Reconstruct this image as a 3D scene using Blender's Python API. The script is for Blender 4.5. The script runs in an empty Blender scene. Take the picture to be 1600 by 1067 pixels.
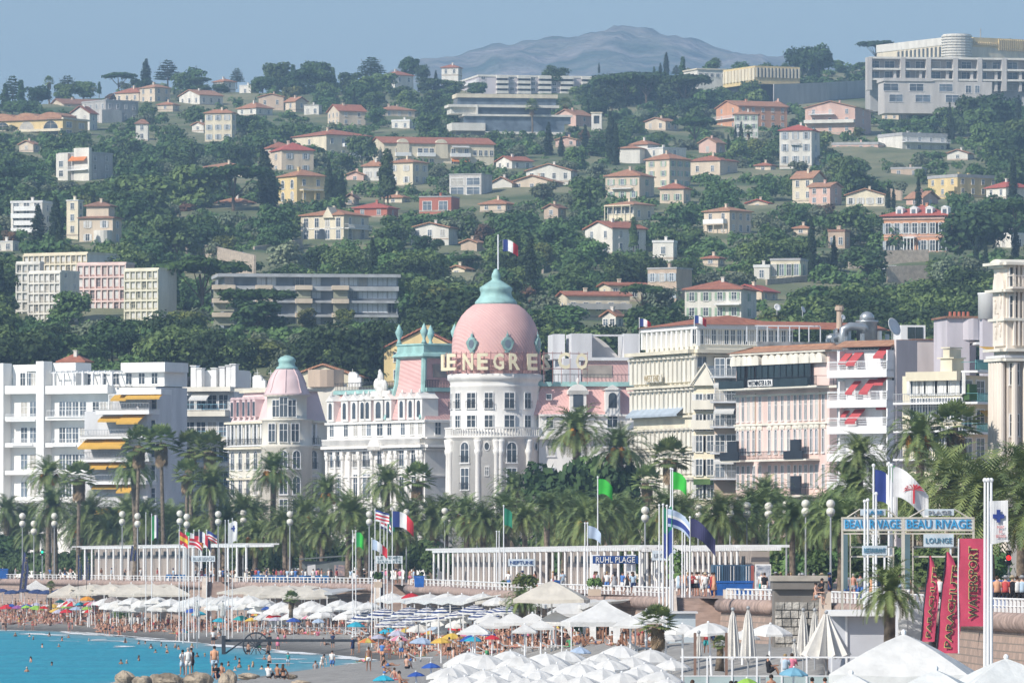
import bpy,math,random
import numpy as np
from mathutils import Vector,Matrix
rnd = random.Random(7)
R = math.radians
PI = math.pi
S = bpy.context.scene
COL = S.collection
# ---------------------------------------------------------------- camera, world, sun, exposure
F,HC,YH = 11000.0,9.6,880.0          # focal length in px of a 1600 px wide frame, eye height, horizon row
cam = bpy.data.cameras.new('camera')
cam.sensor_width = 36.0; cam.lens = F/1600*36.0
cam.shift_y = (YH - 533.5)/1600
cam.clip_start = 1.0; cam.clip_end = 60000
camo = bpy.data.objects.new('camera',cam); COL.objects.link(camo)
camo.location = (0,0,HC); camo.rotation_euler = (R(90),0,0)
S.camera = camo
SUN = Vector((-0.62,-0.52,0.59)).normalized()
elev = math.asin(SUN.z); azim = math.atan2(SUN.x,SUN.y)
W = bpy.data.worlds.new('World'); S.world = W; W.use_nodes = True
nt = W.node_tree; bg = nt.nodes['Background']
sky = nt.nodes.new('ShaderNodeTexSky'); sky.sky_type = 'NISHITA'; sky.sun_disc = False
sky.sun_elevation = elev; sky.sun_rotation = azim; sky.air_density = 1.0; sky.dust_density = 0.6; sky.ozone_density = 1.2
tint = nt.nodes.new('ShaderNodeMix'); tint.data_type = 'RGBA'; tint.blend_type = 'MULTIPLY'; tint.inputs[0].default_value = 1.0
nt.links.new(sky.outputs[0],tint.inputs[6]); tint.inputs[7].default_value = (0.90,0.93,0.97,1)
nt.links.new(tint.outputs[2],bg.inputs[0]); bg.inputs[1].default_value = 0.105
sl = bpy.data.lights.new('sun','SUN'); sl.energy = 4.5; sl.angle = R(0.5); sl.color = (1.0,0.93,0.83)
slo = bpy.data.objects.new('sun',sl); COL.objects.link(slo)
slo.rotation_euler = (-SUN).to_track_quat('-Z','Y').to_euler(); slo.location = (0,0,400)
S.view_settings.view_transform = 'Standard'; S.view_settings.look = 'None'
S.view_settings.exposure = 0.38; S.view_settings.gamma = 1.0
S.cycles.volume_bounces = 0; S.cycles.max_bounces = 5; S.cycles.transparent_max_bounces = 8
def P(px,py,D): return Vector(((px - 800)*D/F,D,HC +(YH - py)*D/F))
def X(px,D): return (px - 800)*D/F
def Z(py,D): return HC +(YH - py)*D/F
ZP = 7.2                                    # promenade level above the sea
def lerp(x,pts):
 if x <= pts[0][0]: return pts[0][1]
 for (a,b),(c,d) in zip(pts,pts[1:]):
  if x <= c: return b +(d - b)*(x - a)/(c - a)
 return pts[-1][1]
# ---------------------------------------------------------------- materials (all procedural)
_M = {}
def mat(name,col,rough=0.8,var=0.12,scale=0.6,spec=0.3,bump=0.0,metal=0.0,col2=None,s2=None,objrand=0.0,trans=0.0,stretch=None,emit=None):
 if name in _M: return _M[name]
 m = bpy.data.materials.new(name); m.use_nodes = True; t = m.node_tree; b = t.nodes['Principled BSDF']
 b.inputs['Roughness'].default_value = rough; b.inputs['Specular IOR Level'].default_value = spec; b.inputs['Metallic'].default_value = metal
 g = t.nodes.new('ShaderNodeNewGeometry'); n = t.nodes.new('ShaderNodeTexNoise'); n.inputs['Scale'].default_value = scale; n.inputs['Detail'].default_value = 4
 src = g.outputs['Position']
 if stretch:
  mp = t.nodes.new('ShaderNodeMapping'); mp.inputs['Scale'].default_value = stretch
  t.links.new(src,mp.inputs[0]); src = mp.outputs[0]
 t.links.new(src,n.inputs['Vector'])
 r = t.nodes.new('ShaderNodeValToRGB'); c = Vector(col[:3]); d = Vector(col2[:3]) if col2 else c*(1 - 2*var)
 r.color_ramp.elements[0].position = 0.35; r.color_ramp.elements[1].position = 0.65
 r.color_ramp.elements[0].color = (*d,1); r.color_ramp.elements[1].color = (*(c*(1 +(0 if col2 else var*.3))),1)
 t.links.new(n.outputs['Fac'],r.inputs[0]); out = r.outputs[0]
 if objrand:
  oi = t.nodes.new('ShaderNodeObjectInfo'); hs = t.nodes.new('ShaderNodeHueSaturation')
  mr = t.nodes.new('ShaderNodeMapRange'); mr.inputs[3].default_value = 1 - objrand; mr.inputs[4].default_value = 1 +objrand
  mh = t.nodes.new('ShaderNodeMapRange'); mh.inputs[3].default_value = 0.5 - objrand*.06; mh.inputs[4].default_value = 0.5 +objrand*.06
  w = t.nodes.new('ShaderNodeMath'); w.operation = 'FRACT'; w2 = t.nodes.new('ShaderNodeMath'); w2.operation = 'MULTIPLY'; w2.inputs[1].default_value = 7.31
  t.links.new(oi.outputs['Random'],mr.inputs[0]); t.links.new(oi.outputs['Random'],w2.inputs[0]); t.links.new(w2.outputs[0],w.inputs[0]); t.links.new(w.outputs[0],mh.inputs[0])
  t.links.new(mr.outputs[0],hs.inputs['Value']); t.links.new(mh.outputs[0],hs.inputs['Hue']); t.links.new(out,hs.inputs['Color']); out = hs.outputs[0]
 t.links.new(out,b.inputs['Base Color'])
 if bump:
  n2 = t.nodes.new('ShaderNodeTexNoise'); n2.inputs['Scale'].default_value = s2 or scale*3; n2.inputs['Detail'].default_value = 5
  bp = t.nodes.new('ShaderNodeBump'); bp.inputs['Strength'].default_value = 1.0; bp.inputs['Distance'].default_value = bump
  t.links.new(g.outputs['Position'],n2.inputs['Vector']); t.links.new(n2.outputs['Fac'],bp.inputs['Height']); t.links.new(bp.outputs[0],b.inputs['Normal'])
 if trans:
  tr = t.nodes.new('ShaderNodeBsdfTranslucent'); mx = t.nodes.new('ShaderNodeMixShader'); mx.inputs[0].default_value = trans
  t.links.new(out,tr.inputs[0]); t.links.new(b.outputs[0],mx.inputs[1]); t.links.new(tr.outputs[0],mx.inputs[2])
  t.links.new(mx.outputs[0],t.nodes['Material Output'].inputs[0])
 if emit:
  b.inputs['Emission Color'].default_value = (*emit,1); b.inputs['Emission Strength'].default_value = 1.5
 _M[name] = m; return m
def glass(name,col=(0.05,0.07,0.09),rough=0.12):
 return mat(name,col,rough=rough,var=.25,scale=.35,spec=.7)
def wallm(key,c): return mat('wall_' +key,c,var=.09,scale=.5,stretch=(1,1,.22))
WHITE = mat('white_paint',(.83,.83,.82),.6,.04,.4,stretch=(1,1,.3))
STUCCO = mat('white_stucco',(.85,.84,.81),.7,.05,.4,stretch=(1,1,.25))
GLASS = glass('window_glass',(.075,.095,.12))
GLASS2 = glass('pale_window_glass',(.16,.20,.25))
CURT = mat('pale_curtain_glass',(.50,.48,.44),.5,.1,1.5)
DARK = mat('dark_metal',(.03,.035,.045),.5,.1)
GREY = mat('grey_render',(.42,.43,.45),.8,.07)
WMET = mat('white_metal',(.82,.83,.84),.35,.03)
GMET = mat('grey_metal',(.38,.40,.42),.45,.06)
STONE = mat('pale_stone',(.52,.44,.36),.9,.14,1.2,bump=.03)
def roofm(key,c,c2):
 if 'roof_' +key in _M: return _M['roof_' +key]
 m = mat('roof_' +key,c,.85,col2=c2,scale=1.1); t = m.node_tree; b = t.nodes['Principled BSDF']
 g = t.nodes.new('ShaderNodeTexCoord'); w = t.nodes.new('ShaderNodeTexWave'); w.inputs['Scale'].default_value = 1.4; w.inputs['Distortion'].default_value = .4; w.bands_direction = 'DIAGONAL'
 bp = t.nodes.new('ShaderNodeBump'); bp.inputs['Strength'].default_value = .7; bp.inputs['Distance'].default_value = .08
 t.links.new(g.outputs['Object'],w.inputs[0]); t.links.new(w.outputs['Fac'],bp.inputs['Height']); t.links.new(bp.outputs[0],b.inputs['Normal'])
 return m
ROOF = dict(r=roofm('red',(.46,.19,.12),(.34,.13,.085)),o=roofm('orange',(.50,.26,.155),(.38,.18,.11)),p=roofm('pink',(.50,.29,.18),(.38,.19,.12)),
   b=roofm('brown',(.36,.20,.14),(.25,.14,.10)),g=mat('flat_roof',(.45,.45,.45),.9,.1),w=mat('white_roof',(.75,.75,.74),.8,.06),R=roofm('scarlet',(.50,.13,.10),(.40,.11,.085)))
WALL = dict(w=wallm('white',(.78,.75,.68)),c=wallm('cream',(.76,.68,.52)),b=wallm('beige',(.70,.59,.46)),p=wallm('pink',(.70,.48,.40)),y=wallm('yellow',(.74,.58,.30)),
   o=wallm('orange',(.68,.36,.22)),g=wallm('grey',(.46,.45,.44)),r=wallm('brick_red',(.48,.17,.12)),t=wallm('tan',(.56,.44,.34)),l=wallm('lilac',(.62,.58,.62)),s=wallm('concrete',(.60,.57,.54)))
SHUT = dict(g=mat('green_shutter',(.34,.46,.34)),b=mat('blue_grey_shutter',(.45,.50,.54)),r=mat('brown_shutter',(.22,.10,.07)),w=mat('white_shutter',(.7,.7,.68)))
# ---------------------------------------------------------------- mesh builder
class MB:
 def __init__(s): s.v = []; s.f = []; s.m = []
 def poly(s,pts,mi=0):
  k = len(s.v); s.v += [tuple(p) for p in pts]; s.f.append(tuple(range(k,k +len(pts)))); s.m.append(mi); return s
 def box(s,x0,x1,y0,y1,z0,z1,mi=0):
  k = len(s.v); s.v += [(x0,y0,z0),(x1,y0,z0),(x1,y1,z0),(x0,y1,z0),(x0,y0,z1),(x1,y0,z1),(x1,y1,z1),(x0,y1,z1)]
  for q in ((0,3,2,1),(4,5,6,7),(0,1,5,4),(1,2,6,5),(2,3,7,6),(3,0,4,7)): s.f.append(tuple(k +i for i in q)); s.m.append(mi)
  return s
 def loft(s,rings,mi=0,cap=True,closed=True):
  n = len(rings[0]); k = len(s.v)
  for r in rings: s.v += [tuple(p) for p in r]
  for i in range(len(rings) - 1):
   for j in range(n if closed else n - 1):
    a = k +i*n +j; b = k +i*n +(j +1) % n
    s.f.append((a,b,b +n,a +n)); s.m.append(mi)
  if cap and closed:
   s.f.append(tuple(k +j for j in reversed(range(n)))); s.m.append(mi)
   s.f.append(tuple(k +(len(rings) - 1)*n +j for j in range(n))); s.m.append(mi)
  return s
 def prism(s,poly,z0,z1,mi=0): return s.loft([[(x,y,z0) for x,y in poly],[(x,y,z1) for x,y in poly]],mi)
 def extr(s,poly,y0,y1,mi=0): return s.loft([[(x,y1,z) for x,z in poly],[(x,y0,z) for x,z in poly]],mi)
 def lathe(s,prof,n=24,cx=0,cy=0,mi=0,cap=True,a0=0,a1=2*PI):
  full = abs(a1 - a0 - 2*PI) < 1e-6; k = n if full else n +1
  return s.loft([[(cx +r*math.cos(a0 +(a1 - a0)*j/n),cy +r*math.sin(a0 +(a1 - a0)*j/n),z) for j in range(k)] for r,z in prof],mi,cap and full,full)
 def tube(s,pts,rad,n=6,mi=0):
  rings = []; pts = [Vector(p) for p in pts]; up = None
  for i,p in enumerate(pts):
   d = (pts[min(i +1,len(pts) - 1)] - pts[max(i - 1,0)]).normalized()
   ref = Vector((0,0,1)) if abs(d.z) < .9 else Vector((1,0,0))
   a = d.cross(ref).normalized(); b = d.cross(a)
   if up is not None and a.dot(up) < 0: a = -a; b = -b
   up = a; r = rad[i] if isinstance(rad,(list,tuple)) else rad
   rings.append([p +(a*math.cos(2*PI*j/n) +b*math.sin(2*PI*j/n))*r for j in range(n)])
  return s.loft(rings,mi)
 def ball(s,c,r,n=10,m=6,mi=0):
  r = r if isinstance(r,(tuple,list)) else (r,r,r)
  return s.loft([[(c[0] +r[0]*math.sin(PI*i/m)*math.cos(2*PI*j/n),c[1] +r[1]*math.sin(PI*i/m)*math.sin(2*PI*j/n),c[2] - r[2]*math.cos(PI*i/m)) for j in range(n)] for i in [.15] +list(range(1,m)) +[m - .15]],mi)
 def join(s,o,M4=None,mi=None):
  k = len(s.v)
  s.v += [tuple(M4 @ Vector(v)) for v in o.v] if M4 is not None else o.v
  s.f += [tuple(k +i for i in f) for f in o.f]; s.m += o.m if mi is None else [mi]*len(o.f); return s
 def mesh(s,name,mats,smooth=False):
  me = bpy.data.meshes.new(name); me.from_pydata(s.v,[],s.f)
  for m in (mats if isinstance(mats,(list,tuple)) else [mats]): me.materials.append(m)
  if any(s.m): me.polygons.foreach_set('material_index',s.m)
  if smooth: me.polygons.foreach_set('use_smooth',[True]*len(s.f))
  me.update(); return me
def arch_poly(w,z0,z1,n=8):
 r = w/2; return [(-r,z0),(r,z0)] +[(r*math.cos(PI*i/n),z1 - r +r*math.sin(PI*i/n)) for i in range(n +1)]
def ring_arch(mb,w,z0,z1,t,y0,y1,mi=0,n=8):
 a = arch_poly(w,z0,z1,n)[1:]; a.append((-w/2,z0)); b = [(x*(w +2*t)/w,z1 - w/2 +(z - z1 +w/2)*(w +2*t)/w if z > z1 - w/2 else z) for x,z in a]
 for i in range(len(a) - 1):
  q = [a[i],b[i],b[i +1],a[i +1]]; mb.extr(q[::-1],y0,y1,mi)
def ob(name,me,parent=None,loc=None,rz=0,scale=None,mw=None):
 o = bpy.data.objects.new(name,me); COL.objects.link(o)
 if parent is not None: o.parent = parent
 if mw is not None: o.matrix_basis = mw
 else:
  if loc is not None: o.location = loc
  if rz: o.rotation_euler = (0,0,rz)
  if scale is not None: o.scale = scale if isinstance(scale,(tuple,list,Vector)) else (scale,)*3
 return o
def tag(o,label=None,cat=None,group=None,kind=None):
 if label: o['label'] = label
 if cat: o['category'] = cat
 if group: o['group'] = group
 if kind: o['kind'] = kind
 return o
def thing(name,label,cat,loc,rz=0,group=None):
 o = ob(name,None,None,loc,rz); o.empty_display_size = .2; return tag(o,label,cat,group)
def clone(root,loc,rz=0,scale=None,label=None,group=None):
 r = root.copy(); COL.objects.link(r); r.location = loc; r.rotation_euler = (0,0,rz)
 if scale is not None: r.scale = scale if isinstance(scale,(tuple,list)) else (scale,)*3
 if label: r['label'] = label
 if group: r['group'] = group
 for ch in root.children:
  c = ch.copy(); COL.objects.link(c); c.parent = r
  for g in ch.children:
   d = g.copy(); COL.objects.link(d); d.parent = c
 return r
def setmat(o,m,i=0):
 s = o.material_slots[i]; s.link = 'OBJECT'; s.material = m
# labels written from what stands nearest: filled in at the end of the script
LM = []; PEND = []
def lm(px,py,phrase): LM.append((px,py,phrase))
def auto(o,look,px,py,cat=None,group=None):
 PEND.append((o,look,px,py)); tag(o,None,cat,group); return o
def finish_labels():
 rows = {}
 for o,look,px,py in PEND:
  best = min(LM,key=lambda l: math.hypot(l[0] - px,(l[1] - py)*1.3) +(0 if abs(l[0] - px) +abs(l[1] - py) > 2 else 999))
  dx,dy = px - best[0],py - best[1]
  rel = ('left of' if dx < 0 else 'right of') if abs(dx) >= abs(dy) else ('above' if dy < 0 else 'below')
  rows.setdefault((look,rel,best[2]),[]).append((math.hypot(dx,dy),o))
 ords = ['','second','third','fourth','fifth','sixth','seventh','eighth','ninth','tenth','eleventh','twelfth','thirteenth','fourteenth','fifteenth','sixteenth','seventeenth','eighteenth','nineteenth','twentieth']
 for (look,rel,ph),l in rows.items():
  l.sort(key=lambda a: a[0])
  for i,(d,o) in enumerate(l):
   o['label'] = (f'{look} {rel} {ph}' if len(l) == 1 else f'{look}, nearest {rel} {ph}' if i == 0 else f'{look}, {ords[min(i, 19)]} nearest {rel} {ph}')
def text_mesh(s,size,depth=.02,m=None,bold=0.0):
 c = bpy.data.curves.new('t','FONT'); c.body = s; c.size = size; c.extrude = depth; c.offset = bold; c.resolution_u = 2
 c.align_x = 'CENTER'; c.align_y = 'CENTER'; o = bpy.data.objects.new('t',c); COL.objects.link(o)
 me = bpy.data.meshes.new_from_object(o,depsgraph=bpy.context.evaluated_depsgraph_get()); bpy.data.objects.remove(o)
 me.materials.clear(); me.materials.append(m or DARK); return me
def text_fit(s,w,h,m,bold=.0,depth=.02):
 me = text_mesh(s,1.0,depth,m,bold); co = np.empty(len(me.vertices)*3); me.vertices.foreach_get('co',co); co = co.reshape(-1,3)
 lo,hi = co.min(0),co.max(0); co[:,0] = (co[:,0] - (lo[0] +hi[0])/2)*w/(hi[0] - lo[0]); co[:,1] = (co[:,1] - (lo[1] +hi[1])/2)*h/(hi[1] - lo[1])
 y = co[:,1].copy(); z = co[:,2].copy(); co[:,1] = -z; co[:,2] = y          # stand it up, facing -y
 me.vertices.foreach_set('co',co.ravel()); me.update(); return me
# ---------------------------------------------------------------- terrain: sea, beach, promenade, hill, far mountain
YD = [(60,3700),(90,3300),(140,3000),(200,2600),(300,2100),(400,1750),(500,1480),(560,1340),(600,1270)]
def DH(py): return lerp(py,YD)
RIDGE = [(-300,172),(0,170),(70,168),(130,150),(220,140),(330,138),(420,140),(600,140),(700,138),(800,140),(900,140),(1000,130),(1100,124),(1250,112),(1350,108),(1480,92),(1600,88),(1900,85)]
DY = sorted([(d,y) for y,d in YD])
def hill_z(px,D):
 yr = lerp(px,RIDGE); Dr = DH(yr)
 if D <= Dr: y = lerp(D,DY); z = Z(y,D)
 else: z = Z(yr,Dr) - (D - Dr)*.12
 return max(z,7.0)
def grid(name,us,vs,fn,mats,smooth=True):
 n,m = len(us),len(vs); v = [fn(u,w) for u in us for w in vs]
 f = [(i*m +j,(i +1)*m +j,(i +1)*m +j +1,i*m +j +1) for i in range(n - 1) for j in range(m - 1)]
 me = bpy.data.meshes.new(name); me.from_pydata(v,[],f)
 for k in (mats if isinstance(mats,list) else [mats]): me.materials.append(k)
 if smooth: me.polygons.foreach_set('use_smooth',[True]*len(f))
 me.update(); return me
def wob(x,y,s=1.0): return (math.sin(x*.031*s +1.3)*math.cos(y*.027*s) +.5*math.sin(x*.083*s +y*.051*s) +.25*math.sin(x*.21*s - y*.17*s))
HILLM = mat('hillside_soil',(.26,.25,.15),.95,col2=(.08,.12,.05),scale=.03,bump=.4,s2=.4)
me = grid('hill',[(-500 +30*i) for i in range(90)],[1255 +28*j for j in range(100)],lambda u,D: (X(u,D),D,hill_z(u,D) +wob(X(u,D),D)*1.2),HILLM)
tag(ob('hill',me),'wooded hillside rising behind the seafront town',kind='structure')
# sea-bed, beach and promenade
SHORE = [(-400,975),(0,984),(100,986),(200,995),(300,1003),(390,1011),(480,1020),(560,1027),(605,1034),(580,1041),(500,1050),(420,1057),(350,1066),(240,1085),(170,1120),(-200,1500)]
SH = [(X(x,HC*F/(y - YH)),HC*F/(y - YH)) for x,y in SHORE]
def shore_d(x,y):
 best = 1e9; sgn = 1
 for (ax,ay),(bx,by) in zip(SH,SH[1:]):
  dx,dy = bx - ax,by - ay; L = dx*dx +dy*dy; t = max(0,min(1,((x - ax)*dx +(y - ay)*dy)/L))
  cx,cy = ax +dx*t,ay +dy*t; d = math.hypot(x - cx,y - cy)
  if d < best - 1e-9: best = d; sgn = 1 if (dx*(y - ay) - dy*(x - ax)) > 0 else -1
 return best*sgn
def beach_z(x,y):
 d = shore_d(x,y)
 px = 800 +F*x/max(y,1); dw = wallD(px) - y; k = max(0,min(1,1.25 - dw/90.0))*max(0,min(1,(px - 620)/150.0))*(1 if px < 1290 else 0)
 return 1.55*k*k*(3 - 2*k) +3.1*(1 - math.exp(-.06*d)) +.05*wob(x*6,y*3)*min(1,d/8) if d > 0 else max(d*.12,-4)
WALLP = [(-400,1400),(0,1125),(100,1065),(200,995),(300,940),(345,920),(500,868),(600,820),(700,730),(770,640),(1050,500),(1200,463),(1400,400),(1550,350),(1700,320),(2200,250)]
def wallD(px): return lerp(px,WALLP)
def ground(px,D):
 """height of the walked ground under a picture column at distance D"""
 if D >= wallD(px) and D < 1260: return ZP
 if D >= 1260: return hill_z(px,D)
 return beach_z(X(px,D),D)
def hit(px,py,lo=240,hi=1250):
 D = lo
 while D < hi:
  if Z(py,D) <= ground(px,D): return D
  D += 1.5
 return hi
PEB = mat('grey_pebbles',(.40,.385,.36),.95,col2=(.27,.26,.245),scale=.9,bump=.12,s2=9,spec=.15)
t = PEB.node_tree; gm = t.nodes.new('ShaderNodeSeparateXYZ'); g = t.nodes.new('ShaderNodeNewGeometry'); t.links.new(g.outputs['Position'],gm.inputs[0])
mr = t.nodes.new('ShaderNodeMapRange'); mr.inputs[1].default_value = .25; mr.inputs[2].default_value = 1.1; mr.inputs[3].default_value = .42; mr.inputs[4].default_value = 1.0; t.links.new(gm.outputs[2],mr.inputs[0])
mx = t.nodes.new('ShaderNodeMix'); mx.data_type = 'RGBA'; mx.blend_type = 'MULTIPLY'; mx.inputs[0].default_value = 1; lk = t.nodes['Principled BSDF'].inputs['Base Color'].links[0].from_socket
t.links.new(lk,mx.inputs[6]); t.links.new(mr.outputs[0],mx.inputs[7]); t.links.new(mx.outputs[2],t.nodes['Principled BSDF'].inputs['Base Color'])
def bz(u,w):
 D = 225 +w*(wallD(u) +1.0 - 225); return (X(u,D),D,beach_z(X(u,D),D) - (0 if D < wallD(u) - 6 or wallD(u) > 1295 else .0))
tag(ob('beach',grid('beach',[(-330 +16*i) for i in range(150)],[(j/149) for j in range(150)],bz,PEB)),'grey pebble beach sloping to the sea',kind='structure')
SEAM = mat('sea_water',(.015,.33,.42),.45,col2=(.01,.24,.36),scale=.09,spec=.14,stretch=(.25,.8,1))
t = SEAM.node_tree; b = t.nodes['Principled BSDF']; tc = t.nodes.new('ShaderNodeNewGeometry'); mp = t.nodes.new('ShaderNodeMapping'); mp.inputs['Scale'].default_value = (.45,.12,1); t.links.new(tc.outputs['Position'],mp.inputs[0])
n = t.nodes.new('ShaderNodeTexNoise'); n.inputs['Scale'].default_value = 1.2; n.inputs['Detail'].default_value = 5; t.links.new(mp.outputs[0],n.inputs['Vector'])
bp = t.nodes.new('ShaderNodeBump'); bp.inputs['Distance'].default_value = .55; bp.inputs['Strength'].default_value = .8; t.links.new(n.outputs['Fac'],bp.inputs['Height']); t.links.new(bp.outputs[0],b.inputs['Normal'])
gx = sorted(set([-9000,-3000,-900,-400,-200,-130] +[-110 +2*i for i in range(60)] +[60,200,900])); gy = sorted(set([-3000,0,200,350] +[400 +5*i for i in range(160)] +[1300,1500,2500,5000,12000]))
seame = grid('sea',gx,gy,lambda x,y: (x,y,0),SEAM); at_ = seame.color_attributes.new('shallow','FLOAT_COLOR','POINT')
for i,v_ in enumerate(seame.vertices):
 d_ = -shore_d(v_.co.x,v_.co.y) if abs(v_.co.x) < 140 else 60; k_ = max(0,min(1,1 - (d_ +1)/13.0)); at_.data[i].color = (k_,k_,k_,1)
n_ = t.nodes.new('ShaderNodeVertexColor'); n_.layer_name = 'shallow'; mx = t.nodes.new('ShaderNodeMix'); mx.data_type = 'RGBA'; mx.inputs[7].default_value = (.22,.33,.36,1); lk = b.inputs['Base Color'].links[0].from_socket
t.links.new(n_.outputs[0],mx.inputs[0]); t.links.new(lk,mx.inputs[6]); t.links.new(mx.outputs[2],b.inputs['Base Color'])
tag(ob('sea',seame),'turquoise sea in the bay below the beach',kind='structure')
FOAM = mat('sea_foam',(.88,.90,.90),.7,.05,1.0)
def foam(d0,d1,u0,u1,zz,nm):
 """a broken strip of foam running along the shoreline between two distances from it"""
 mb = MB(); n = 90; pts = []
 seg = [(u0 +(u1 - u0)*i/n) for i in range(n +1)]
 for s_ in seg:
  i = min(int(s_),len(SH) - 2); f_ = s_ - i; ax,ay = SH[i]; bx,by = SH[i +1]; x = ax +(bx - ax)*f_; y = ay +(by - ay)*f_
  L = math.hypot(bx - ax,by - ay); nx,ny = (by - ay)/L,-(bx - ax)/L       # towards the water
  w1 = d0 +1.6*math.sin(s_*9.1) +1.0*math.sin(s_*23.0); w2 = d1*(.55 +.45*math.sin(s_*5.3 +1)) +.8*math.sin(s_*31)
  pts.append(((x +nx*w1,y +ny*w1),(x +nx*max(w1 +.1,w2),y +ny*max(w1 +.1,w2))))
 top = [(a[0][0],a[0][1],zz) for a in pts]; bot = [(a[1][0],a[1][1],zz) for a in pts]
 k = len(mb.v); mb.v += top +bot
 for i in range(n): mb.f.append((k +i,k +i +1,k +n +2 +i,k +n +1 +i)); mb.m.append(0)
 return mb
fm = MB()
for a in ((-.8,3.2,.9,9.3,.05),(7,9.5,2.1,4.4,.04),(13,14.6,3.2,5.0,.04),(-2.5,.8,2.2,3.6,.12),(8,10.5,6.6,8.4,.04)): fm.join(foam(*a[:4],a[4],''))
tag(ob('water_foam',fm.mesh('foam',FOAM)),'white foam of small breaking waves along the shore',kind='stuff')
PAVE = mat('promenade_paving',(.36,.27,.23),.9,.1,.8)
pts = [(X(u,wallD(u)),wallD(u),ZP) for u,_ in WALLP]
tag(ob('promenade',MB().poly([pts[i] for i in range(len(pts))] +[(400,300,ZP),(400,1900,ZP),(-400,1900,ZP)]).mesh('promenade',PAVE)),'reddish paved seaside promenade',kind='structure')
ROAD = mat('asphalt_road',(.055,.055,.06),.9,.15,.5)
rp = [(X(u,wallD(u)) +22 +.02*wallD(u),wallD(u) +8) for u,_ in WALLP]
tag(ob('road',MB().poly([(x,y,ZP +.004) for x,y in rp] +[(x +18,y +6,ZP +.004) for x,y in rp[::-1]]).mesh('road',ROAD)),'asphalt seafront road behind the palms',kind='structure')
# far mountain
MTN = mat('mountain_scrub',(.32,.29,.27),.95,col2=(.05,.09,.06),scale=.012,bump=30,s2=.02)
MP = [(100,190),(420,165),(560,135),(620,112),(650,95),(690,84),(740,80),(770,70),(800,66),(840,64),(880,61),(910,55),(940,47),(965,42),(990,48),(1030,52),(1070,58),(1110,70),(1180,80),(1250,90),(1340,97),(1420,115),(1600,140),(1900,170)]
def mz(u,w):
 D = 6800 +3600*w; yr = lerp(u,MP); zt = Z(yr,9000); k = math.sin(min(1,w/.62)*PI/2) if w < .62 else 1 - (w - .62)*.8
 x = X(u,D); return (x,D,zt*k*.985 +5*wob(x*.18,D*.18) +3.5*wob(x*.7,D*.6) +3*wob(x*2.1 +7,D*.3))
tag(ob('mountain',grid('mountain',[(0 +12*i) for i in range(150)],[j/40 for j in range(41)],mz,MTN)),'bare rounded mountain in the far haze',kind='structure')
# ---------------------------------------------------------------- buildings
_WC = {}
def win_parts(w,h,kind,fm=WHITE,gm=GLASS,sm=None):
 key = (round(w,2),round(h,2),kind,fm.name,gm.name,sm.name if sm else '')
 if key in _WC: return _WC[key]
 t = max(.07,min(.14,w*.09)); f = MB(); p = MB(); out = []
 if 'a' in kind:
  ring_arch(f,w,0,h,t,-.12,.02); p.extr([(x,z) for x,z in arch_poly(w,0,h)][::-1],-.03,.01)
 elif 'o' in kind:
  n = 14; a = [(w/2*math.cos(2*PI*i/n),h/2 +h/2*math.sin(2*PI*i/n)) for i in range(n)]; b = [(x*(1 +2.4*t/w),h/2 +(z - h/2)*(1 +2.4*t/h)) for x,z in a]
  for i in range(n): f.extr([a[i],b[i],b[(i +1) % n],a[(i +1) % n]][::-1],-.14,.02)
  p.extr(a[::-1],-.03,.01)
 else:
  f.box(-w/2 - t,-w/2,-.09,.02,-t,h +t).box(w/2,w/2 +t,-.09,.02,-t,h +t).box(-w/2,w/2,-.09,.02,h,h +t)
  p.box(-w/2,w/2,-.03,.01,0,h)
 if 'o' not in kind: f.box(-w/2 - t*1.6,w/2 +t*1.6,-.2,.02,-t - .08,-t if 'a' not in kind else 0)
 if 'm' in kind: f.box(-.04,.04,-.075,.0,0,h - (.2 if 'a' in kind else 0)); f.box(-w/2,w/2,-.072,.0,h*.62,h*.62 +.06)
 if 'p' in kind:      # pediment
  f.extr([(-w/2 - .3,h +t +.05),(w/2 +.3,h +t +.05),(0,h +t +.55)],-.28,.02)
 out.append(('window',f.mesh('window',fm),None)); out.append(('pane',p.mesh('pane',gm),0))
 if sm and 's' in kind:
  for sg in (-1,1):
   q = MB(); c = sg*(w*.78 +t); q.box(c - w*.25,c +w*.25,-.13,-.03,-.02,h); out.append(('shutter',q.mesh('shutter',sm),0))
 if sm and 'c' in kind:
  q = MB(); q.box(-w/2,w/2,-.1,-.04,0,h); out.append(('shutter',q.mesh('shutter',sm),0))
 if 'g' in kind:      # small iron guard
  q = MB(); q.box(-w/2 - .1,w/2 +.1,-.42,-.38,.95,1.02)
  for i in range(7): x = -w/2 - .08 +i*(w +.16)/6; q.box(x - .02,x +.02,-.41,-.39,0,.96)
  out.append(('guard_rail',q.mesh('guard_rail',DARK),0))
 _WC[key] = out; return out
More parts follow.
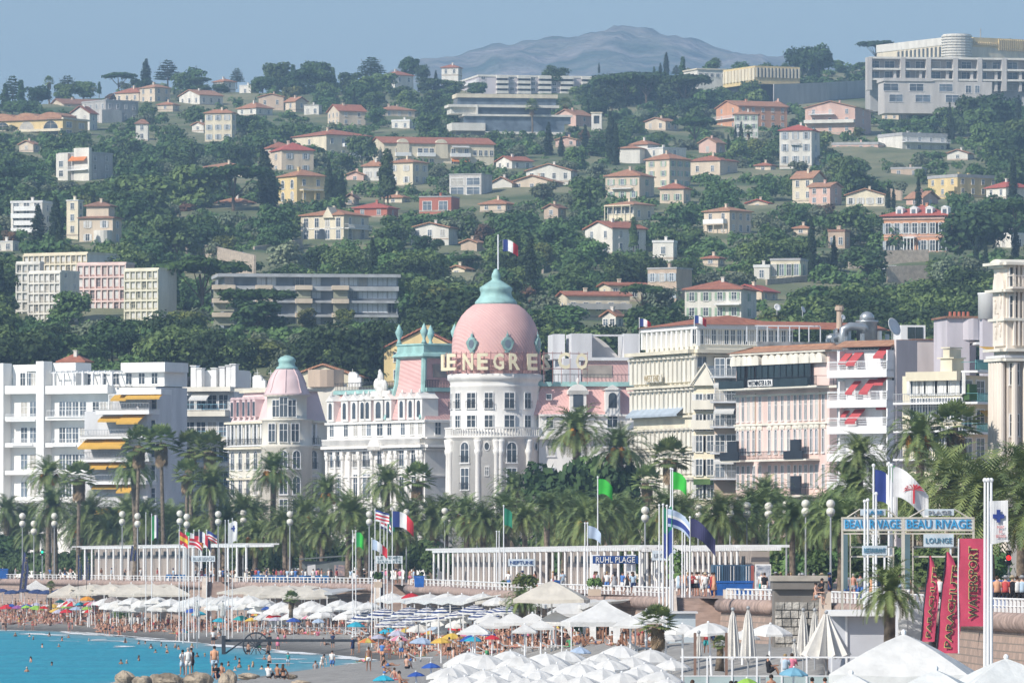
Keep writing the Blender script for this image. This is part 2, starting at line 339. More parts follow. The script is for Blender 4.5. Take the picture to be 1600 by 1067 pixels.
class V:
 def __init__(s,name,label,cat,x0,xc,x1,yb,D=None,a=None,group=None,zb=None,L1=None,L2=None,kind=None):
  D = D or DH(yb); s.D = D; w1,w2 = xc - x0,x1 - xc
  if a is None:
   a = 86 if w2 < 4 else 4 if w1 < 4 else max(14,min(76,math.degrees(math.atan2(w1,w2))))
  s.a = a = R(a); C = P(xc,yb,D); s.C = C; s.zb = zb if zb is not None else C.z
  s.r = (math.cos(a),math.sin(a)); s.l = (-math.sin(a),math.cos(a))
  def solve(dx,dy,px): k = (px - 800)/F; return (k*C.y - C.x)/(dx - k*dy)
  s.L1 = L1 or (solve(*s.l,x0) if w1 >= 4 else 0); s.L2 = L2 or (solve(*s.r,x1) if w2 >= 4 else 0)
  if not s.L1: s.L1 = s.L2*.75
  if not s.L2: s.L2 = s.L1*.75
  s.o = thing(name,label,cat,(C.x,C.y,s.zb),a,group)
  s.px = (x0,xc,x1,yb); s.s = D/F
 def fr(s,f):
  if f == 'R': return s.C.x,s.C.y,s.r[0],s.r[1],s.L2
  return s.C.x +s.l[0]*s.L1,s.C.y +s.l[1]*s.L1,-s.l[0],-s.l[1],s.L1
 def u(s,f,px): ox,oy,dx,dy,_ = s.fr(f); k = (px - 800)/F; return (k*oy - ox)/(dx - k*dy)
 def z(s,py,f='R',u=0.0): ox,oy,dx,dy,_ = s.fr(f); return HC +(YH - py)*(oy +dy*u)/F - s.zb
 def zc(s,py): return HC +(YH - py)*s.D/F - s.zb
 def part(s,name,mb,mats,smooth=False): return ob(name,mb.mesh(name,mats,smooth) if isinstance(mb,MB) else mb,s.o)
 def loc(s,f,u,v=0.0,z=0.0): return (u,v,z) if f == 'R' else (v,s.L1 - u,z)
 def fpart(s,f,name,mb,mats,u=0,v=0,z=0,parent=None,smooth=False):
  o = ob(name,mb.mesh(name,mats,smooth) if isinstance(mb,MB) else mb,s.o,s.loc(f,u,v,z),0 if f == 'R' else -PI/2); return o
 def win(s,f,u,z,w=1.0,h=1.6,kind='m',fm=WHITE,gm=GLASS,sm=None,v=0.0):
  root = None; gm = rnd.choice((gm,gm,gm,GLASS2,GLASS,CURT)) if gm in (GLASS,GLASS2) else gm
  for nm,me,par in win_parts(w,h,kind,fm,gm,sm):
   if par is None: root = s.fpart(f,nm,me,None,u,v,z)
   else: ob(nm,me,root)
  return root
 def rows(s,f,zs,n,w=1.0,h=1.6,kind='m',u0=None,u1=None,fm=WHITE,gm=GLASS,sm=None,skip=(),v=0.0):
  L = s.fr(f)[4]; u0 = 0 if u0 is None else u0; u1 = L if u1 is None else u1
  for j,z in enumerate(zs):
   for i in range(n):
    if (i,j) in skip: continue
    s.win(f,u0 +(u1 - u0)*(i +.5)/n,z,w,h,kind,fm,gm,sm,v)
 def balcony(s,f,u0,u1,z,d=1.2,rm=None,sm=WHITE,solid=False,hh=1.0,v=0.0,step=.35):
  b = MB().box(u0,u1,-d +v,.02 +v,z - .22,z); bo = s.fpart(f,'balcony',b,sm)
  q = MB()
  if solid: q.box(u0,u1,-d - .004 +v,-d +.12 +v,z,z +hh).box(u0,u0 +.12,-d +.12 +v,v,z,z +hh).box(u1 - .12,u1,-d +.12 +v,v,z,z +hh)
  else:
   q.box(u0,u1,-d +v,-d +.06 +v,z +hh - .07,z +hh).box(u0,u1,-d +.01 +v,-d +.05 +v,z +.12,z +.17).box(u0,u0 +.05,-d +.06 +v,v,z +hh - .06,z +hh - .005).box(u1 - .05,u1,-d +.06 +v,v,z +hh - .06,z +hh - .005)
   n = max(2,int((u1 - u0)/step))
   for i in range(n +1): x = u0 +(u1 - u0 - .05)*i/n; q.box(x,x +.045,-d +.01 +v,-d +.05 +v,z,z +hh - .07)
  ob('railing',q.mesh('railing',rm or (sm if solid else WMET)),bo); return bo
 def awning(s,f,u0,u1,z,d,m,drop=.8,v=0.0):
  b = MB(); n = max(2,int((u1 - u0)/.9)); b.loft([[(u0,v,z),(u1,v,z),(u1,v,z - .05),(u0,v,z - .05)],[(u0,v - d,z - drop),(u1,v - d,z - drop),(u1,v - d,z - drop - .05),(u0,v - d,z - drop - .05)]])
  b.box(u0,u1,v - d - .03,v - d,z - drop - .3,z - drop +.01)
  return s.fpart(f,'awning',b,m)
 def body(s,H,m,name='wall',sink=4.0,x=None):
  a,b,c,d = x or (0,s.L2,0,s.L1); return s.part(name,MB().box(a,b,c,d,-sink,H),m)
 def roof(s,H,h,kind,m,ov=.6,wm=None,chim=1,x=None):
  a,b,c,d = x or (0,s.L2,0,s.L1); A,B,Cc,Dd = a - ov,b +ov,c - ov,d +ov; mb = MB(); t = .22; z = H; wx,wy = B - A,Dd - Cc
  mx,my = (A +B)/2,(Cc +Dd)/2
  if kind == 'flat':
   mb.box(a - .15,b +.15,c - .15,d +.15,H,H +max(.25,h)); ro = s.part('roof',mb,m)
  elif kind == 'hip':
   mb.box(A,B,Cc,Dd,z,z +t); k = min(wx,wy)/2*.98
   r = [(A +k,my),(B - k,my)] if wx > wy else [(mx,Cc +k),(mx,Dd - k)]
   (p,q),(p2,q2) = r; T = z +t; R1,R2 = (p,q,T +h),(p2,q2,T +h); c1,c2,c3,c4 = (A,Cc,T),(B,Cc,T),(B,Dd,T),(A,Dd,T)
   if wx > wy: fs = [(c1,c2,R2,R1),(c2,c3,R2),(c3,c4,R1,R2),(c4,c1,R1)]
   else: fs = [(c1,c2,R1),(c2,c3,R2,R1),(c3,c4,R2),(c4,c1,R1,R2)]
   for f_ in fs: mb.poly(f_)
   ro = s.part('roof',mb,m)
  else:   # gables: gx = ridge along local x, gy = ridge along local y
   g = MB(); sx = kind == 'gx'
   if sx:
    mb.loft([[(A,Cc,z - .05),(A,my,z +h),(A,Dd,z - .05),(A,Dd,z +t),(A,my,z +h +t*1.3),(A,Cc,z +t)],[(B,Cc,z - .05),(B,my,z +h),(B,Dd,z - .05),(B,Dd,z +t),(B,my,z +h +t*1.3),(B,Cc,z +t)]])
    hh = h*(1 - 2*ov/wy); g.loft([[(a,c,z),(a,d,z),(a,my,z +hh - .02)],[(b,c,z),(b,d,z),(b,my,z +hh - .02)]])
   else:
    mb.loft([[(A,Cc,z - .05),(mx,Cc,z +h),(B,Cc,z - .05),(B,Cc,z +t),(mx,Cc,z +h +t*1.3),(A,Cc,z +t)],[(A,Dd,z - .05),(mx,Dd,z +h),(B,Dd,z - .05),(B,Dd,z +t),(mx,Dd,z +h +t*1.3),(A,Dd,z +t)]])
    hh = h*(1 - 2*ov/wx); g.loft([[(a,c,z),(b,c,z),(mx,c,z +hh - .02)],[(a,d,z),(b,d,z),(mx,d,z +hh - .02)]])
   ro = s.part('roof',mb,m); s.part('gable',g,wm or m)
  for i in range(chim):
   cx = a +(b - a)*(.35 +.37*i); cy = c +(d - c)*(.42 +.2*i); q = MB().box(cx - .35,cx +.35,cy - .3,cy +.3,H,H +(h*.9 if kind != 'flat' else h) +.9).box(cx - .45,cx +.45,cy - .4,cy +.4,H +h*.9 +.9,H +h*.9 +1.05)
   ob('chimney',q.mesh('chimney',wm or m),ro)
  return ro
TBOX = []
BOXES = []      # picture boxes of houses (x0, y0, x1, y1, D) that trees in front must leave open
def villa(x0,xc,x1,yb,ye,yr,wc,rc,label,kind='hip',sh=None,cols=None,floors=None,chim=1,ov=.55,wk='m',ww=1.0,wh=None,name='villa',cat='villa',D=None,mark=None,keep=.85):
 v = V(name,label,cat,x0,xc,x1,yb,D=D,group='houses on the wooded hillside'); H = v.zc(ye); wm = WALL[wc]
 v.H = H; v.body(H,wm); v.rf = v.roof(H,max(.2,(ye - yr)*v.s - .2),kind,ROOF[rc],ov if kind != 'flat' else 0,wm,chim)
 fl = floors or max(1,int(round(H/3.2))); fh = H/fl; sm = SHUT[sh] if sh else None; hh = wh or min(1.7,fh*.52)
 for fi,f in enumerate('LR'):
  L = v.fr(f)[4]; vis = (xc - x0,x1 - xc)[fi]
  if vis < 5: continue
  n = (cols[fi] if cols else max(1,int(L/3.6)))
  if n: v.rows(f,[fh*(j +.30) for j in range(fl)],n,ww,hh,wk +('s' if sm else ''),gm=GLASS if (x0 +int(H*10)) % 3 == 0 else GLASS2,sm=sm)
 v.fh = fh
 bd = MB().box(-.05,v.L2 +.05,-.05,v.L1 +.05,-.1,.35)
 v.part('plinth',bd,STONE)
 BOXES.append((x0,yr,x1,ye +(yb - ye)*keep,v.D))
 if mark: lm((x0 +x1)/2,(yr +yb)/2,mark)
 return v
def porch(v,f,u0,u1,z0,z1,n,m,d=2.2):
 b = MB().box(u0,u1,-d,-.01,z1 - .3,z1)
 for i in range(n): x = u0 +.15 +(u1 - u0 - .3)*i/(n - 1); b.lathe([(.16,z0),(.13,z1 - .3)],8,x,-d +.2)
 return v.fpart(f,'porch',b,m)
AWN = dict(y=mat('yellow_awning',(.80,.50,.10),.8,.05,trans=.25),o=mat('orange_awning',(.80,.30,.10),.8,.05,trans=.2),w=mat('white_awning',(.80,.80,.78),.8,.04,trans=.2),r=mat('red_awning',(.62,.12,.13),.8,.05,trans=.2))
# hillside houses, from the left and from the top of the slope
villa(180,217,240,160,145,135,'b','r','low beige house with red tiled roof, left of a square beige house on the ridge',mark='the low ridge house')
villa(218,242,266,161,137,130,'b','p','square beige two storey house with dusty brown roof on the left ridge',cols=(2,2),mark='the square beige ridge house')
villa(280,312,348,164,149,139,'w','p','low white gabled house under skyline trees on the left ridge','gx',mark='the white gabled ridge house')
villa(333,350,368,140,128,122,'w','o','tiny white house with orange roof topmost on the left ridge')
v = villa(374,392,402,150,134,132,'w','w','small white cubic house with flat roof on the left ridge','flat',mark='the white cubic ridge house')
villa(76,100,165,172,163,152,'b','b','long low house with brown roof behind the arcaded ochre building','gx')
v = villa(128,165,216,190,158,155,'g','g','shaded grey terraced block with flat roofs beside the arcaded building','flat',chim=2,mark='the shaded grey block')  # grey wall colour stands in for the shade over this block
v.part('terrace',MB().box(-3,6,-2.2,-.01,-3,v.H*.55),WALL['s'])
villa(110,140,152,205,178,165,'w','r','white gabled house wedged behind the arcaded building','gx')
v = V('arcaded_building','long ochre building with arched dark windows under a wavy tiled roof','building',-14,98,137,214,a=60); H = v.zc(186); v.body(H,WALL['y'])
rb = MB(); L = v.L1
for i in range(3):
 u0 = L*(i/3.0); rb.loft([[(u0 +L/3*t,y,H +(1.2 +1.4*math.sin(PI*t) if t < 2 else 0)) for t in [k/8 for k in range(9)]] +[(u0 +L/3,y,H - .1),(u0,y,H - .1)] for y in (-.8,9)])
v.fpart('L','roof',rb,ROOF['p'])
for i in range(3):
 u = L*(i +.5)/3; v.win('L',u,H*.42,L/3*.62,H*.5,'am',fm=WALL['c']); v.win('L',u,H*.06,L/3*.62,H*.26,'m',fm=WALL['c'])
v.balcony('L',0,L,H*.36,1.5,solid=True,sm=WALL['c'],hh=.7)
v.part('right_wing_roof',MB().box(-.8,v.L2 +.8,-.8,v.L1*.2,H - .1,H +.5),WALL['c'])
v.rows('R',[H*.1,H*.55],2,3.4,1.9,'m'); BOXES.append((-14,170,137,206,v.D)); lm(60,190,'the arcaded ochre building')
v = villa(212,231,231,220,194,186,'w','b','tiny whitewashed tower house with brown pyramid roof',cols=(1,0),chim=0,mark='the tiny tower house',name='tower_house',cat='house')
villa(320,362,369,222,177,170,'c','o','tall plain cream house with orange roof and few windows',cols=(3,1),sh='b',mark='the tall plain cream house')
villa(371,400,426,180,169,158,'w','o','white house with bright orange hipped roof at the end of the left ridge')
v = villa(92,139,176,283,240,236,'g','g','white concrete house with an orange awning and open balconies','flat',cols=(0,2),chim=0,mark='the house with the orange awning')
v.part('tower',MB().box(-.3,.9,-.3,6,0,v.H +1.8),WALL['w'])
L = v.L1
v.fpart('L','wall_panel',MB().box(-.1,L*.38,-1.2,-.02,-1,v.H +.3),WALL['w'])
for z in (.2,.55): v.win('L',L*.16,v.H*z,1.6,1.8,'m',v=-1.2)
v.awning('L',L*.42,L*.96,v.H*.92,1.6,AWN['o'],1.3); v.balcony('L',L*.4,L,v.H*.42,1.6,rm=WMET); v.rows('L',[v.H*.45],1,3.4,2,'m',u0=L*.4)
villa(310,378,402,280,262,252,'c','p','long cream bungalow with pale pink roof left of tall cypresses','hip',mark='the long cream bungalow')
villa(404,443,447,168,152,146,'t','o','tan house with two gables on the centre left ridge','gx',mark='the tan gabled house')
villa(446,462,480,172,159,151,'b','o','peach house with light orange roof behind trees','gy')
villa(475,498,503,182,165,163,'w','g','small white flat roofed house with two windows','flat',cols=(2,1))
villa(512,530,571,196,174,162,'b','r','grey beige house with bright red roof, upper centre left','gx',mark='the bright red gabled roof')
villa(578,600,648,184,172,163,'b','o','wide low house with pale orange roof and rooftop chimneys','hip',chim=2)
villa(595,617,646,145,118,109,'w','r','white square villa with triple windows and red hipped roof on the skyline',cols=(3,2),mark='the white villa on the skyline')
v = villa(457,510,580,248,211,199,'c','r','cream apartment villa with wide salmon roof and white balconies',cols=(1,4),mark='the wide salmon roof',keep=.6)
v.balcony('R',v.L2*.35,v.L2*.85,v.H*.55,1.5,solid=True); v.balcony('R',v.L2*.5,v.L2*.8,v.H*.12,1.5,solid=True)
v = villa(578,600,772,262,224,211,'c','r','very long cream apartment row under one salmon roof','gx',cols=(0,0),chim=0,mark='the long salmon roofed row',keep=.6)
v.rf.name = 'roof'; L = v.L2
for i,(a_,b_) in enumerate(((.10,.24),(.30,.46),(.60,.78))):
 v.balcony('R',L*a_,L*b_,v.H*.5,1.4,solid=True); v.rows('R',[v.H*.12,v.H*.55],3,1.3,2.0,'m',u0=L*a_,u1=L*b_)
v.awning('R',L*.61,L*.77,v.H*.40,1.3,AWN['o'],.8); v.awning('R',L*.61,L*.77,v.H*.94,1.3,AWN['w'],.4)
v.rows('R',[v.H*.55],4,1.0,1.6,'m',u0=L*.8,u1=L)
for a_ in (.17,.52): v.fpart('R','dormer',MB().extr(arch_poly(4.2,v.H*.4,v.H +1.6)[::-1],-.5,2,0),WALL['c'],u=L*a_)
v = villa(403,423,466,262,232,220,'b','r','taller rear wing of a beige villa, roof with chimney','hip',mark=None)
v = villa(423,440,490,272,235,221,'b','R','beige villa with bright red pyramid roof behind a tall cypress',sh='b',cols=(1,2),mark='the beige villa with red pyramid roof')
v = villa(435,464,508,317,275,263,'y','o','yellow villa with arched windows and shaded balcony under orange roof',cols=(0,2),mark='the yellow arched villa')
v.rows('L',[v.H*.12,v.H*.56],2,1.5,2.4,'am',fm=WHITE); v.balcony('R',v.L2*.1,v.L2*.95,v.H*.5,2,rm=GMET); porch(v,'R',v.L2*.1,v.L2*.95,0,v.H*.48,3,WALL['y'],2)
villa(567,598,605,284,260,250,'w','o','left wing of a cream twin villa beside a black cypress',sh='w',cols=(2,0))
villa(605,645,669,290,254,246,'c','o','cream villa with orange roof right of a black cypress',cols=(2,2),sh='w',mark='the cream villa by the black cypress')
villa(541,568,572,284,274,267,'p','p','small pinkish outbuilding left of the cream twin villa','gx',cols=(1,0))
v = villa(702,752,769,306,273,270,'s','g','modern pale concrete cube with two large window bands','flat',cols=(0,0),chim=0,mark='the modern concrete cube',keep=.95)
v.rows('L',[v.H*.08,v.H*.52],2,v.L1*.40,v.H*.33,'m',gm=GLASS2)
villa(767,800,806,300,287,276,'w','p','low white outbuilding with brownish roof by the concrete cube','gx',cols=(0,0))
villa(775,800,832,265,252,243,'w','r','small white gabled house with a white chimney, centre of slope','gx')
v = villa(655,705,718,330,308,305,'r','g','flat roofed red brick house with wide white windows','flat',cols=(0,0),chim=1,mark='the red brick flat roofed house')
v.rows('L',[v.H*.1],2,v.L1*.26,v.H*.6,'m',gm=GLASS2)
villa(750,790,806,330,319,309,'b','o','small house with orange roof right of the brick house',mark='the small orange roofed house')
villa(553,605,622,339,325,315,'r','R','single storey dark red villa with scarlet hipped roof',cols=(2,1),mark='the dark red villa')
villa(538,556,561,320,311,302,'t','b','tan barn with one sloped gable between trees','gx',cols=(1,0))
villa(822,892,902,284,267,255,'w','p','long white house with faded tan tiled roof','gx',cols=(4,1),mark='the long tan roofed house')
villa(800,862,880,300,284,273,'b','p','low house with dusty pink roof below the long tan roof','gx',cols=(3,1))
v = V('bell_gable','narrow white bell gable tower with one arched opening','tower',924,940,941,210,a=80,L2=1.6); H = v.zc(177)
v.body(H*.5,WALL['w']); mb = MB(); L = v.L1; w_ = L*.5
mb.box(0,L*.22,0,1.6,H*.5,H).box(L*.78,L,0,1.6,H*.5,H).box(L*.22,L*.78,0,1.6,H*.88,H); v.fpart('L','belfry',mb,WALL['w']); v.part('cap',MB().box(-.3,v.L2 +.3,-.3,L +.3,H,H +.35),WALL['c'])
v.fpart('L','opening',MB().extr(arch_poly(w_,H*.5,H*.87)[::-1],.8,.9),GLASS,u=L/2); BOXES.append((924,176,941,205,v.D)); lm(932,190,'the white bell gable')
villa(866,900,926,202,181,170,'p','p','dusty pink house left of the white bell gable','gx',cols=(1,1),mark='the dusty pink house')
villa(968,1000,1008,260,232,226,'w','o','white villa wing with open arches facing left',cols=(0,0),chim=0)
v = villa(985,1012,1030,258,226,217,'w','o','white villa with arched loggia and orange roof pieces',cols=(0,1),mark='the white arched villa'); v.rows('L',[v.H*.1],2,2.2,v.H*.6,'a')
villa(1008,1036,1072,260,232,229,'w','w','white cubic house with grey shaded side, upper centre right','flat',cols=(1,1))
villa(1009,1046,1079,294,249,237,'b','o','tall beige villa with orange pyramid roof and green shutters',cols=(2,3),sh='g',mark='the tall beige villa')
villa(1078,1125,1152,274,251,240,'b','r','beige villa with wide red eaves and parked terrace',cols=(2,1),mark='the beige villa with wide red eaves')
villa(1092,1119,1133,242,224,214,'p','p','small pink gabled house above the wide red eaves','gx',cols=(1,1))
v = villa(946,999,1022,314,275,262,'b','o','beige villa with tall pale green shutters and orange roof',cols=(3,1),sh='g',mark='the villa with pale green shutters'); v.balcony('L',v.L1*.2,v.L1*.8,v.H*.52,1.2,rm=GMET)
villa(1031,1068,1079,320,295,284,'b','r','beige annex with open green shutters under pink roof',cols=(2,1),sh='g')
v = villa(949,990,1022,346,320,312,'c','p','cream house with a columned porch and loggia',cols=(0,2),mark='the house with columned porch')
v.rows('L',[v.H*.5],3,2.6,v.H*.36,'m',gm=GLASS); porch(v,'L',0,v.L1,0,v.H,4,WALL['c'],1.6)
v = villa(1119,1154,1230,200,166,155,'o','o','wide orange pink apartment villa with balconies and tiled roof','gx',cols=(2,5),mark='the wide orange pink villa'); v.balcony('L',0,v.L1,v.H*.48,1.3,rm=WMET)
v = villa(1147,1184,1187,217,179,173,'w','p','white villa with pale green shutters in front of the orange pink villa',cols=(3,0),sh='g',mark='the white green shuttered villa')
villa(1198,1224,1232,185,166,156,'p','o','small pink house below a long retaining wall',cols=(2,0),wk='m')
v = villa(1258,1336,1361,208,168,157,'p','p','pinkish apartment house with a furnished white roof terrace','gx',cols=(3,1),mark='the pinkish apartment house'); v.balcony('L',0,v.L1,v.H*.42,2,solid=True,sm=WALL['w']); v.balcony('L',v.L1*.1,v.L1*.6,v.H*.75,2.2,rm=WMET)
v = villa(1218,1268,1281,260,204,193,'w','R','tall pale blue grey villa with scarlet pyramid roof',cols=(3,1),sh='b',floors=3,wh=2.2,mark='the tall villa with scarlet roof',keep=.95); v.balcony('L',v.L1*.35,v.L1*.65,v.H*.62,1,rm=DARK)
v = villa(1372,1410,1481,236,212,206,'w','g','pale terraced house with glass balconies, right slope','flat',cols=(0,4),chim=2,mark='the pale terraced house'); v.balcony('R',0,v.L2,v.H*.6,2,rm=WMET)
villa(1378,1404,1422,188,178,169,'b','o','low house with orange roof and twin chimneys, right slope',chim=2)
v = villa(1238,1270,1289,314,279,266,'c','p','pale yellow gabled house, topmost of a terraced cluster','gy',cols=(2,1),mark='the pale yellow gabled house')
villa(1264,1297,1315,320,292,284,'p','p','pink gabled house in front of the pale yellow one','gy',cols=(2,1),mark='the pink gabled house')
villa(1322,1382,1388,324,305,294,'c','p','long cream house with faded pink roof beside the pink house','gx',cols=(4,0),sh='w')
villa(1416,1442,1466,322,310,298,'p','p','small pink house with gable behind the orange mansion','gy',cols=(1,1))
v = villa(1450,1496,1560,306,277,271,'y','g','yellow flat roofed apartment house with pale balcony','flat',cols=(3,4),chim=2,mark='the yellow flat roofed house'); v.balcony('L',v.L1*.7,v.L1,v.H*.3,1.2,solid=True,sm=WALL['y'])
villa(1541,1572,1612,309,293,281,'w','R','white bungalow with bright scarlet roof at the right edge',mark='the scarlet bungalow roof')
v = villa(1381,1478,1509,399,337,318,'o','R','large orange mansion with four roof dormers and columned portico',cols=(0,3),floors=2,chim=2,ov=.9,D=1760,mark='the orange mansion',keep=1,name='mansion',cat='mansion')
L = v.L1
for j,z in enumerate((.12,.56)):
 for i in range(7):
  if j == 0 and i == 3: continue
  v.win('L',L*(i +.5)/7,v.H*z,1.25,2.6,'ms',sm=SHUT['w' if i % 2 else 'b'])
v.fpart('L','cornice',MB().box(-.2,L +.2,-.35,-.01,v.H - .8,v.H - .3),WALL['p']); v.fpart('L','string_course',MB().box(-.05,L +.05,-.14,-.01,v.H*.47,v.H*.50),WALL['p'])
porch(v,'L',L*.34,L*.52,0,v.H*.46,4,WHITE,2.0); v.balcony('L',L*.34,L*.52,v.H*.47,2.0,rm=WHITE); v.fpart('L','door',MB().box(-.8,.8,-.1,.02,0,3),mat('brown_door',(.14,.07,.05)),u=L*.43)
for i,t_ in enumerate((.24,.47,.72,.97)):
 b = MB().box(-.9,.9,-.4,2.4,0,1.7).extr([(-1.1,1.7),(1.1,1.7),(0,2.3)],-.5,2.4); d_ = v.fpart('L','dormer',b,WHITE,u=L*t_,v=.9,z=v.H +.3)
 ob('pane',MB().box(-.5,.5,-.44,-.38,.3,1.4).mesh('pane',GLASS2),d_)
villa(1294,1320,1328,390,362,357,'t','b','little tan tower house with corner chimneys below olive trees','flat',cols=(2,1),chim=2,mark='the little tan tower house',name='tower_house',cat='house')
v = villa(1204,1250,1262,440,407,402,'c','g','pale yellow flat roofed hall with shuttered windows','flat',cols=(4,1),sh='g',floors=1,wh=2.6,chim=0,mark='the pale yellow hall',keep=1)
villa(1556,1580,1606,392,366,362,'w','w','white flat roofed house right of the big dark tree','flat')
v = villa(17,66,82,368,317,312,'w','w','white apartment block with many small balconies on the left slope','flat',cols=(0,1),mark='the white balcony block')
for j in range(4): v.balcony('L',v.L1*(.05 +.1*(j % 2)),v.L1*.9,v.H*(.12 +.22*j),1.3,solid=True); v.rows('L',[v.H*(.13 +.22*j)],3,1.6,2,'m')
villa(104,122,130,368,314,311,'c','w','plain cream slab end of the white apartment block','flat',cols=(1,1))
v = villa(124,176,190,382,341,334,'b','b','beige villa with two stacked tiled roofs and round bay window',cols=(2,1),sh='w',chim=0,mark='the villa with stacked roofs')
a_ = (1.2,v.L2 - 1.2,1.5,v.L1 - 1.5); v.part('upper_storey',MB().box(*a_,v.H,v.zc(322)),WALL['b']); v.roof(v.zc(322),1.2,'hip',ROOF['b'],.7,WALL['b'],1,x=a_)
v.fpart('L','bay_window',MB().lathe([(2.4,0),(2.4,3.6)],16,0,-.3),WALL['w'],u=v.L1*.72)
villa(-10,20,29,394,378,375,'w','w','low white terraced house at the left edge','flat',cols=(2,1))
villa(336,388,402,327,317,307,'w','o','low white house with orange roof behind an umbrella pine',mark='the low orange roof by the pine')
v = villa(470,537,576,376,336,324,'c','o','large cream villa with central gable, arched door and corner loggias',cols=(0,2),D=1830,mark='the large cream villa',keep=1)
L = v.L1; v.rows('L',[v.H*.08,v.H*.55],4,1.2,2.3,'m',sm=SHUT['w']); v.fpart('L','gable',MB().extr([(-L*.13,v.H*.9),(L*.13,v.H*.9),(0,v.H +2.2)],-.7,3),WALL['c'],u=L*.66); v.fpart('L','portal',MB().extr(arch_poly(2.0,0,3.2)[::-1],-.25,-.02),GLASS,u=L*.5)
v.fpart('L','string_course',MB().box(-.05,L +.05,-.16,-.02,v.H*.47,v.H*.5),WHITE); v.rows('R',[v.H*.06],2,1.8,2.8,'a'); v.balcony('R',.3,v.L2 - .3,v.H*.5,1.4,rm=WHITE)
v = villa(642,701,715,390,356,347,'w','p','cream house with dark green windows behind two round bushes','gx',cols=(3,1),D=1800,mark='the cream house with green windows',keep=.75); v.fpart('L','string_course',MB().box(-.05,v.L1 +.05,-.12,-.02,v.H*.48,v.H*.52),WALL['t'])
villa(720,745,757,392,380,373,'t','p','low outbuilding with pink roof beside the green windowed house','gx',cols=(0,0))
v = villa(914,957,1009,396,357,344,'w','r','white and grey house with a big asymmetric gable','gx',cols=(2,2),D=1780,mark='the asymmetric gabled house')
villa(1020,1052,1058,404,379,374,'w','w','stepped white flat roofed house half hidden by trees','flat')
v = villa(1100,1140,1174,366,330,321,'b','p','pinkish beige villa with a white balcony on posts',cols=(2,3),mark='the pinkish villa with white balcony'); v.balcony('L',v.L1*.1,v.L1*.9,v.H*.5,1.6,solid=True); porch(v,'L',v.L1*.1,v.L1*.9,0,v.H*.47,3,WALL['b'],1.6)
v = villa(1012,1057,1081,474,420,416,'t','g','tall beige house, half flat and half red tiled','flat',cols=(3,0),sh='b',mark='the tall half flat beige house')
v = villa(872,886,984,495,462,454,'c','r','long ochre apartment house with a grey balcony band','gx',cols=(1,5),mark='the long ochre apartment house',keep=.75); v.balcony('R',0,v.L2,v.H*.4,1.8,solid=True,sm=WALL['g'])
v = villa(936,954,1014,470,446,440,'c','r','ochre terrace house with red roof above the grey balcony band','gx',cols=(1,4),mark=None)
villa(941,962,974,514,495,484,'w','o','small white house with orange gable roof low on the slope','gx',cols=(2,1),mark='the small white gabled house')
v = villa(1070,1158,1182,500,452,436,'w','r','big cream house with wide red roof, balcony and green shutters',cols=(4,1),sh='g',mark='the big cream red roofed house'); v.balcony('L',v.L1*.55,v.L1,v.H*.52,1.6,rm=WMET)
villa(1140,1190,1215,470,456,444,'b','R','low wing with scarlet roof behind the big cream house','gx')
villa(1166,1200,1208,324,318,311,'b','R','long low scarlet roof among trees, right of centre','gx')
villa(93,130,141,596,566,553,'w','r','dark walled house with red pyramid roof behind the white seafront flats',D=1262)
v = villa(600,718,722,600,545,512,'y','r','pale yellow gabled building with red roof behind the domed hotel','gx',cols=(3,0),D=1262,chim=1,mark='the pale yellow gabled building')
villa(450,560,585,610,590,568,'c','o','building with long orange roof behind the domed hotel wing','gx',D=1262,cols=(0,0))
v = V('modern_apartments','white modern terraced apartment house with dark glass bands','apartments',698,712,892,215,a=10,group='houses on the wooded hillside'); zt = v.zc
L = v.L2; v.body(zt(205),WALL['g']); mid = 8
def band(v,f,x0,x1,y0,y1,m,d=0.0,nm='slab',dep=8): u0,u1 = v.u(f,x0),v.u(f,x1); return v.fpart(f,nm,MB().box(u0,u1,-d,dep,v.zc(y1),v.zc(y0)),m)
band(v,'R',712,870,147,153,WALL['c'],2,'roof'); band(v,'R',714,868,153,164,GLASS2,1,'glazing'); band(v,'R',700,872,164,168,WALL['w'],2.4,'slab'); band(v,'R',704,742,168,178,WALL['w'],1.0,'wall'); band(v,'R',742,860,168,179,GLASS,1.4,'glazing')
band(v,'R',742,745,164,180,WALL['w'],2.6,'fin'); band(v,'R',722,892,179,182,WALL['w'],3,'slab'); band(v,'R',724,890,182,193,GLASS2,2,'glazing'); band(v,'R',704,756,193,205,WALL['w'],3.2,'wall'); band(v,'R',756,880,193,206,GLASS2,2.4,'glazing'); band(v,'R',756,880,206,210,WALL['w'],3,'slab')
BOXES.append((700,147,890,206,v.D)); lm(780,180,'the white modern apartments')
v = V('apartment_block','long white apartment block with striped balcony towers on the skyline','apartments',718,748,985,158,D=2950,a=12,group='houses on the wooded hillside'); v.body(v.zc(120),WALL['l']); v.part('roof',MB().box(-.3,v.L2,-.3,v.L1,v.zc(120),v.zc(117)),WALL['w'])
for x0,x1 in ((718,746),): v.balcony('L',0,v.L1,v.zc(128),1,solid=True)
for x0,x1 in ((775,793),(808,828),(841,860),(875,895),(908,980)):
 for k in range(4 if x0 < 900 else 3):
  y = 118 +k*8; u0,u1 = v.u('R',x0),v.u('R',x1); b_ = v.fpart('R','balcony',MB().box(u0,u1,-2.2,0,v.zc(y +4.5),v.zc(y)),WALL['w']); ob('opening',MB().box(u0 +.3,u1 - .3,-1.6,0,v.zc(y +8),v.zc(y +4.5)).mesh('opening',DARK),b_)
for x0 in (755,800,833,866): v.rows('R',[v.zc(150),v.zc(141),v.zc(132),v.zc(124)],1,1.6,1.2,'m',u0=v.u('R',x0 - 4),u1=v.u('R',x0 +4))
